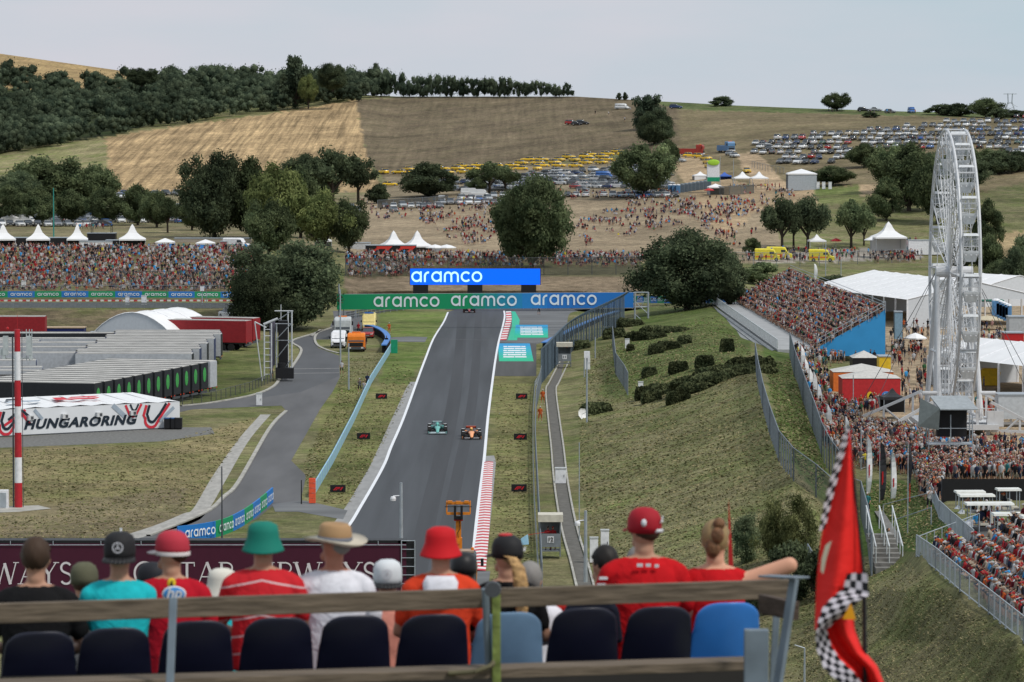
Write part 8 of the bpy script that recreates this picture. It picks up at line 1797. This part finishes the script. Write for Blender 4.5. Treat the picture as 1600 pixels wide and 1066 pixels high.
mb.loft([[Vector((x+r*math.cos(a)*(1+.12*math.sin(3*a+i)), y+r*.7*math.sin(a), z)) for a in [2*math.pi*k/14 for k in range(14)]] for i, ((x,y,z), r) in enumerate(zip(pts, rr))]); ch(mb, 'ponytail', mat('hair_honey', (.40,.24,.10), .6, 0, .45, 30, .5))
mb = MB(); mb.ellip((0,.02,.118),(.05,.05,.012),0,14,6,M=MT); ch(mb, 'cap_top', red); mb = MB(); mb.add([MT @ Vector(q) for q in ((.03,-.118,.03),(.05,-.115,.05),(.07,-.100,.045),(.06,-.108,.03),(.045,-.117,.015))],[(0,1,2,3,4)]); ch(mb, 'emblem', hpw, False)
t, p0, s, MT, ch = sitter('broad man in red tee and red cap, turned slightly left', 1008, 799, DR(1010), c_red2, CM['navy'], 'brown', 'cap', mat('cap_red_deep', (.36,.008,.02), .75), 1.06, turn=-.55, wide=1.12, zs=None)
mb = MB(); mb.ellip((-.06,-.085,.035),(.018,.016,.024),0,12,6,M=MT); ch(mb, 'badge', hpw); mb = MB(); mb.loft([[MT @ Vector((x,-.104,z)) for x in (.0,.03,.06)] + [MT @ Vector((x,-.112,z)) for x in (.06,.03,.0)] for z in (-.025,-.005)]); ch(mb, 'strap', hpw); mb = MB(); mb.add([MT @ Vector(q) for q in ((.035,-.118,.03),(.05,-.116,.075),(.065,-.108,.07),(.055,-.113,.05),(.07,-.106,.035),(.05,-.116,.04))],[tuple(range(6))]); ch(mb, 'emblem', hpw, False)
mb = MB(); mb.box((.02,-.083,.555),(.03,.012,.018)).box((-.03,-.083,.555),(.035,.012,.018)).box((.07,-.078,.55),(.025,.012,.018)); ch(mb, 'print', hpw, False)
mb = MB(); [mb.box((-.245-.012*k,-.02,.47-.04*k),(.05,.02,.014)) for k in range(3)]; ch(mb, 'sleeve_print', hpw, False)
t, p0, s, MT, ch = sitter('woman in red sleeveless top with pinned up fair hair, arm resting on the rail', 1120, 818, DR(1120), c_red2, CM['navy'], 'blond', None, None, 1.0, sleeve='none', arm_out=True, wide=.98, skin=mat('skin_fair', (.58,.30,.20), .6))
mb = MB(); mb.ellip((.01,-.10,.03),(.042,.04,.055),0,14,8,M=MT); mb.ellip((-.02,-.085,-.05),(.05,.04,.07),0,14,8,M=MT); mb.ellip((.02,-.08,.10),(.04,.04,.04),0,12,8,M=MT); ch(mb, 'hair_bun', mat('hair_auburn', (.16,.075,.035), .6, 0, .4, 30, .4))
# small red flag top behind her, legs & yellow item under the last seat
t = thing('flag', 'small red pennant sticking up behind the woman in red', 'flag', fp(1140,920,26)); MB().add([(-.0,0,0),(.045,0,0),(-.0,.02,.62)],[(0,1,2)]).build('cloth', red, t)
o = MB().box((0,0,0),(.05,.03,.12)).build('scarf', mat('scarf_yellow', (.7,.45,.02), .7), loc=fp(1129,1052,24), bevel=.01); tag(o, 'yellow cloth end hanging below the bright blue seat', 'scarf')
# ---------------- big flag at the right ----------------
def big_flag():
    D = 19.0; t = thing('flag', 'large red flag with black and white chequered border hanging from a thin pole', 'flag', fp(1356,1066,D)); o = Vector(t.location)
    fr = wrinkle(mat('flag_red', (.72,.016,.012), .7, 0, .06, 4), 4, .4); fd = mat('flag_red_shade', (.62,.010,.010), .7, 0, .06, 4); ck, cw = mat('check_black', (.010,.010,.014), .7), mat('check_white', (.60,.56,.62), .7)
    def q(u, v, dy=0): return fp(u, v, D)+Vector((0,dy,0))-o
    def strip(L_, R_, n, nv, fold, dy0=0, sub=8, chk=None):
        """surface between two photo polylines given top to bottom"""
        def samp(pl, t): k = t*(len(pl)-1); i = min(int(k), len(pl)-2); f = k-i; return [pl[i][j]*(1-f)+pl[i+1][j]*f for j in (0,1)]
        mb = MB(); vs = []
        for j in range(nv+1):
            a, b = samp(L_, j/nv), samp(R_, j/nv)
            for i in range(n+1): f = i/n; u = a[0]+(b[0]-a[0])*f; v = a[1]+(b[1]-a[1])*f; vs.append(q(u, v, dy0+fold(f, j/nv)))
        fs = [(j*(n+1)+i, (j+1)*(n+1)+i, (j+1)*(n+1)+i+1, j*(n+1)+i+1) for j in range(nv) for i in range(n)]
        mb.add(vs, fs); 
        if chk: mb.m = [((i//chk[0])+(j//chk[1])) % 2 for j in range(nv) for i in range(n)]
        return mb
    main = strip([(1326,672),(1312,710),(1303,745),(1293,800),(1285,850),(1280,900),(1277,960),(1276,985)], [(1330,672),(1336,720),(1342,780),(1347,830),(1351,880),(1354,905),(1340,925),(1300,960)], 24, 40, lambda f, t: .05*math.sin(f*7+t*2.5)*(.3+t)-.02*t)
    main.build('cloth', fr, t, smooth=True)
    strip([(1320,672),(1311,705),(1300,742),(1288,790),(1281,830)], [(1328,670),(1326,690),(1314,735),(1301,785),(1291,826)], 4, 36, lambda f, t: -.03+.02*f, chk=(2,2)).build('chequered_border', [ck, cw], t)
    strip([(1323,893),(1318,918),(1302,930),(1286,945),(1278,965),(1275,985)], [(1355,893),(1357,926),(1342,933),(1326,952),(1306,968),(1290,985)], 12, 36, lambda f, t: -.10+.03*math.sin(t*5+f*3), chk=(3,3)).build('chequered_border', [ck, cw], t)
    strip([(1274,980),(1276,1010),(1288,1040),(1312,1062),(1330,1085)], [(1292,980),(1300,1005),(1314,1027),(1335,1045),(1352,1070)], 8, 36, lambda f, t: -.11+.03*math.sin(t*6), chk=(2,3)).build('chequered_border', [ck, cw], t)
    strip([(1290,978),(1296,1000),(1312,1026),(1332,1046),(1342,1080)], [(1334,940),(1340,985),(1352,1015),(1374,1040),(1390,1080)], 20, 30, lambda f, t: -.02+.05*math.sin(f*8-t*2)).build('cloth', fr, t, smooth=True)
    strip([(1328,938),(1322,950),(1316,962)], [(1329,938),(1333,950),(1337,963)], 4, 6, lambda f, t: -.13).build('yellow_patch', mat('patch_yellow', (.75,.33,.01), .7), t)
    strip([(1290,850),(1284,872),(1283,890)], [(1300,842),(1292,870),(1287,895)], 4, 6, lambda f, t: -.07).build('emblem_edge', mat('patch_pale', (.45,.42,.33), .7), t)
    MB().tube(q(1356,1110,.0), q(1353,905,.0), .011, n=8).tube(q(1353,905), q(1327,664,0), .007, n=6).build('pole', black, t)
big_flag()
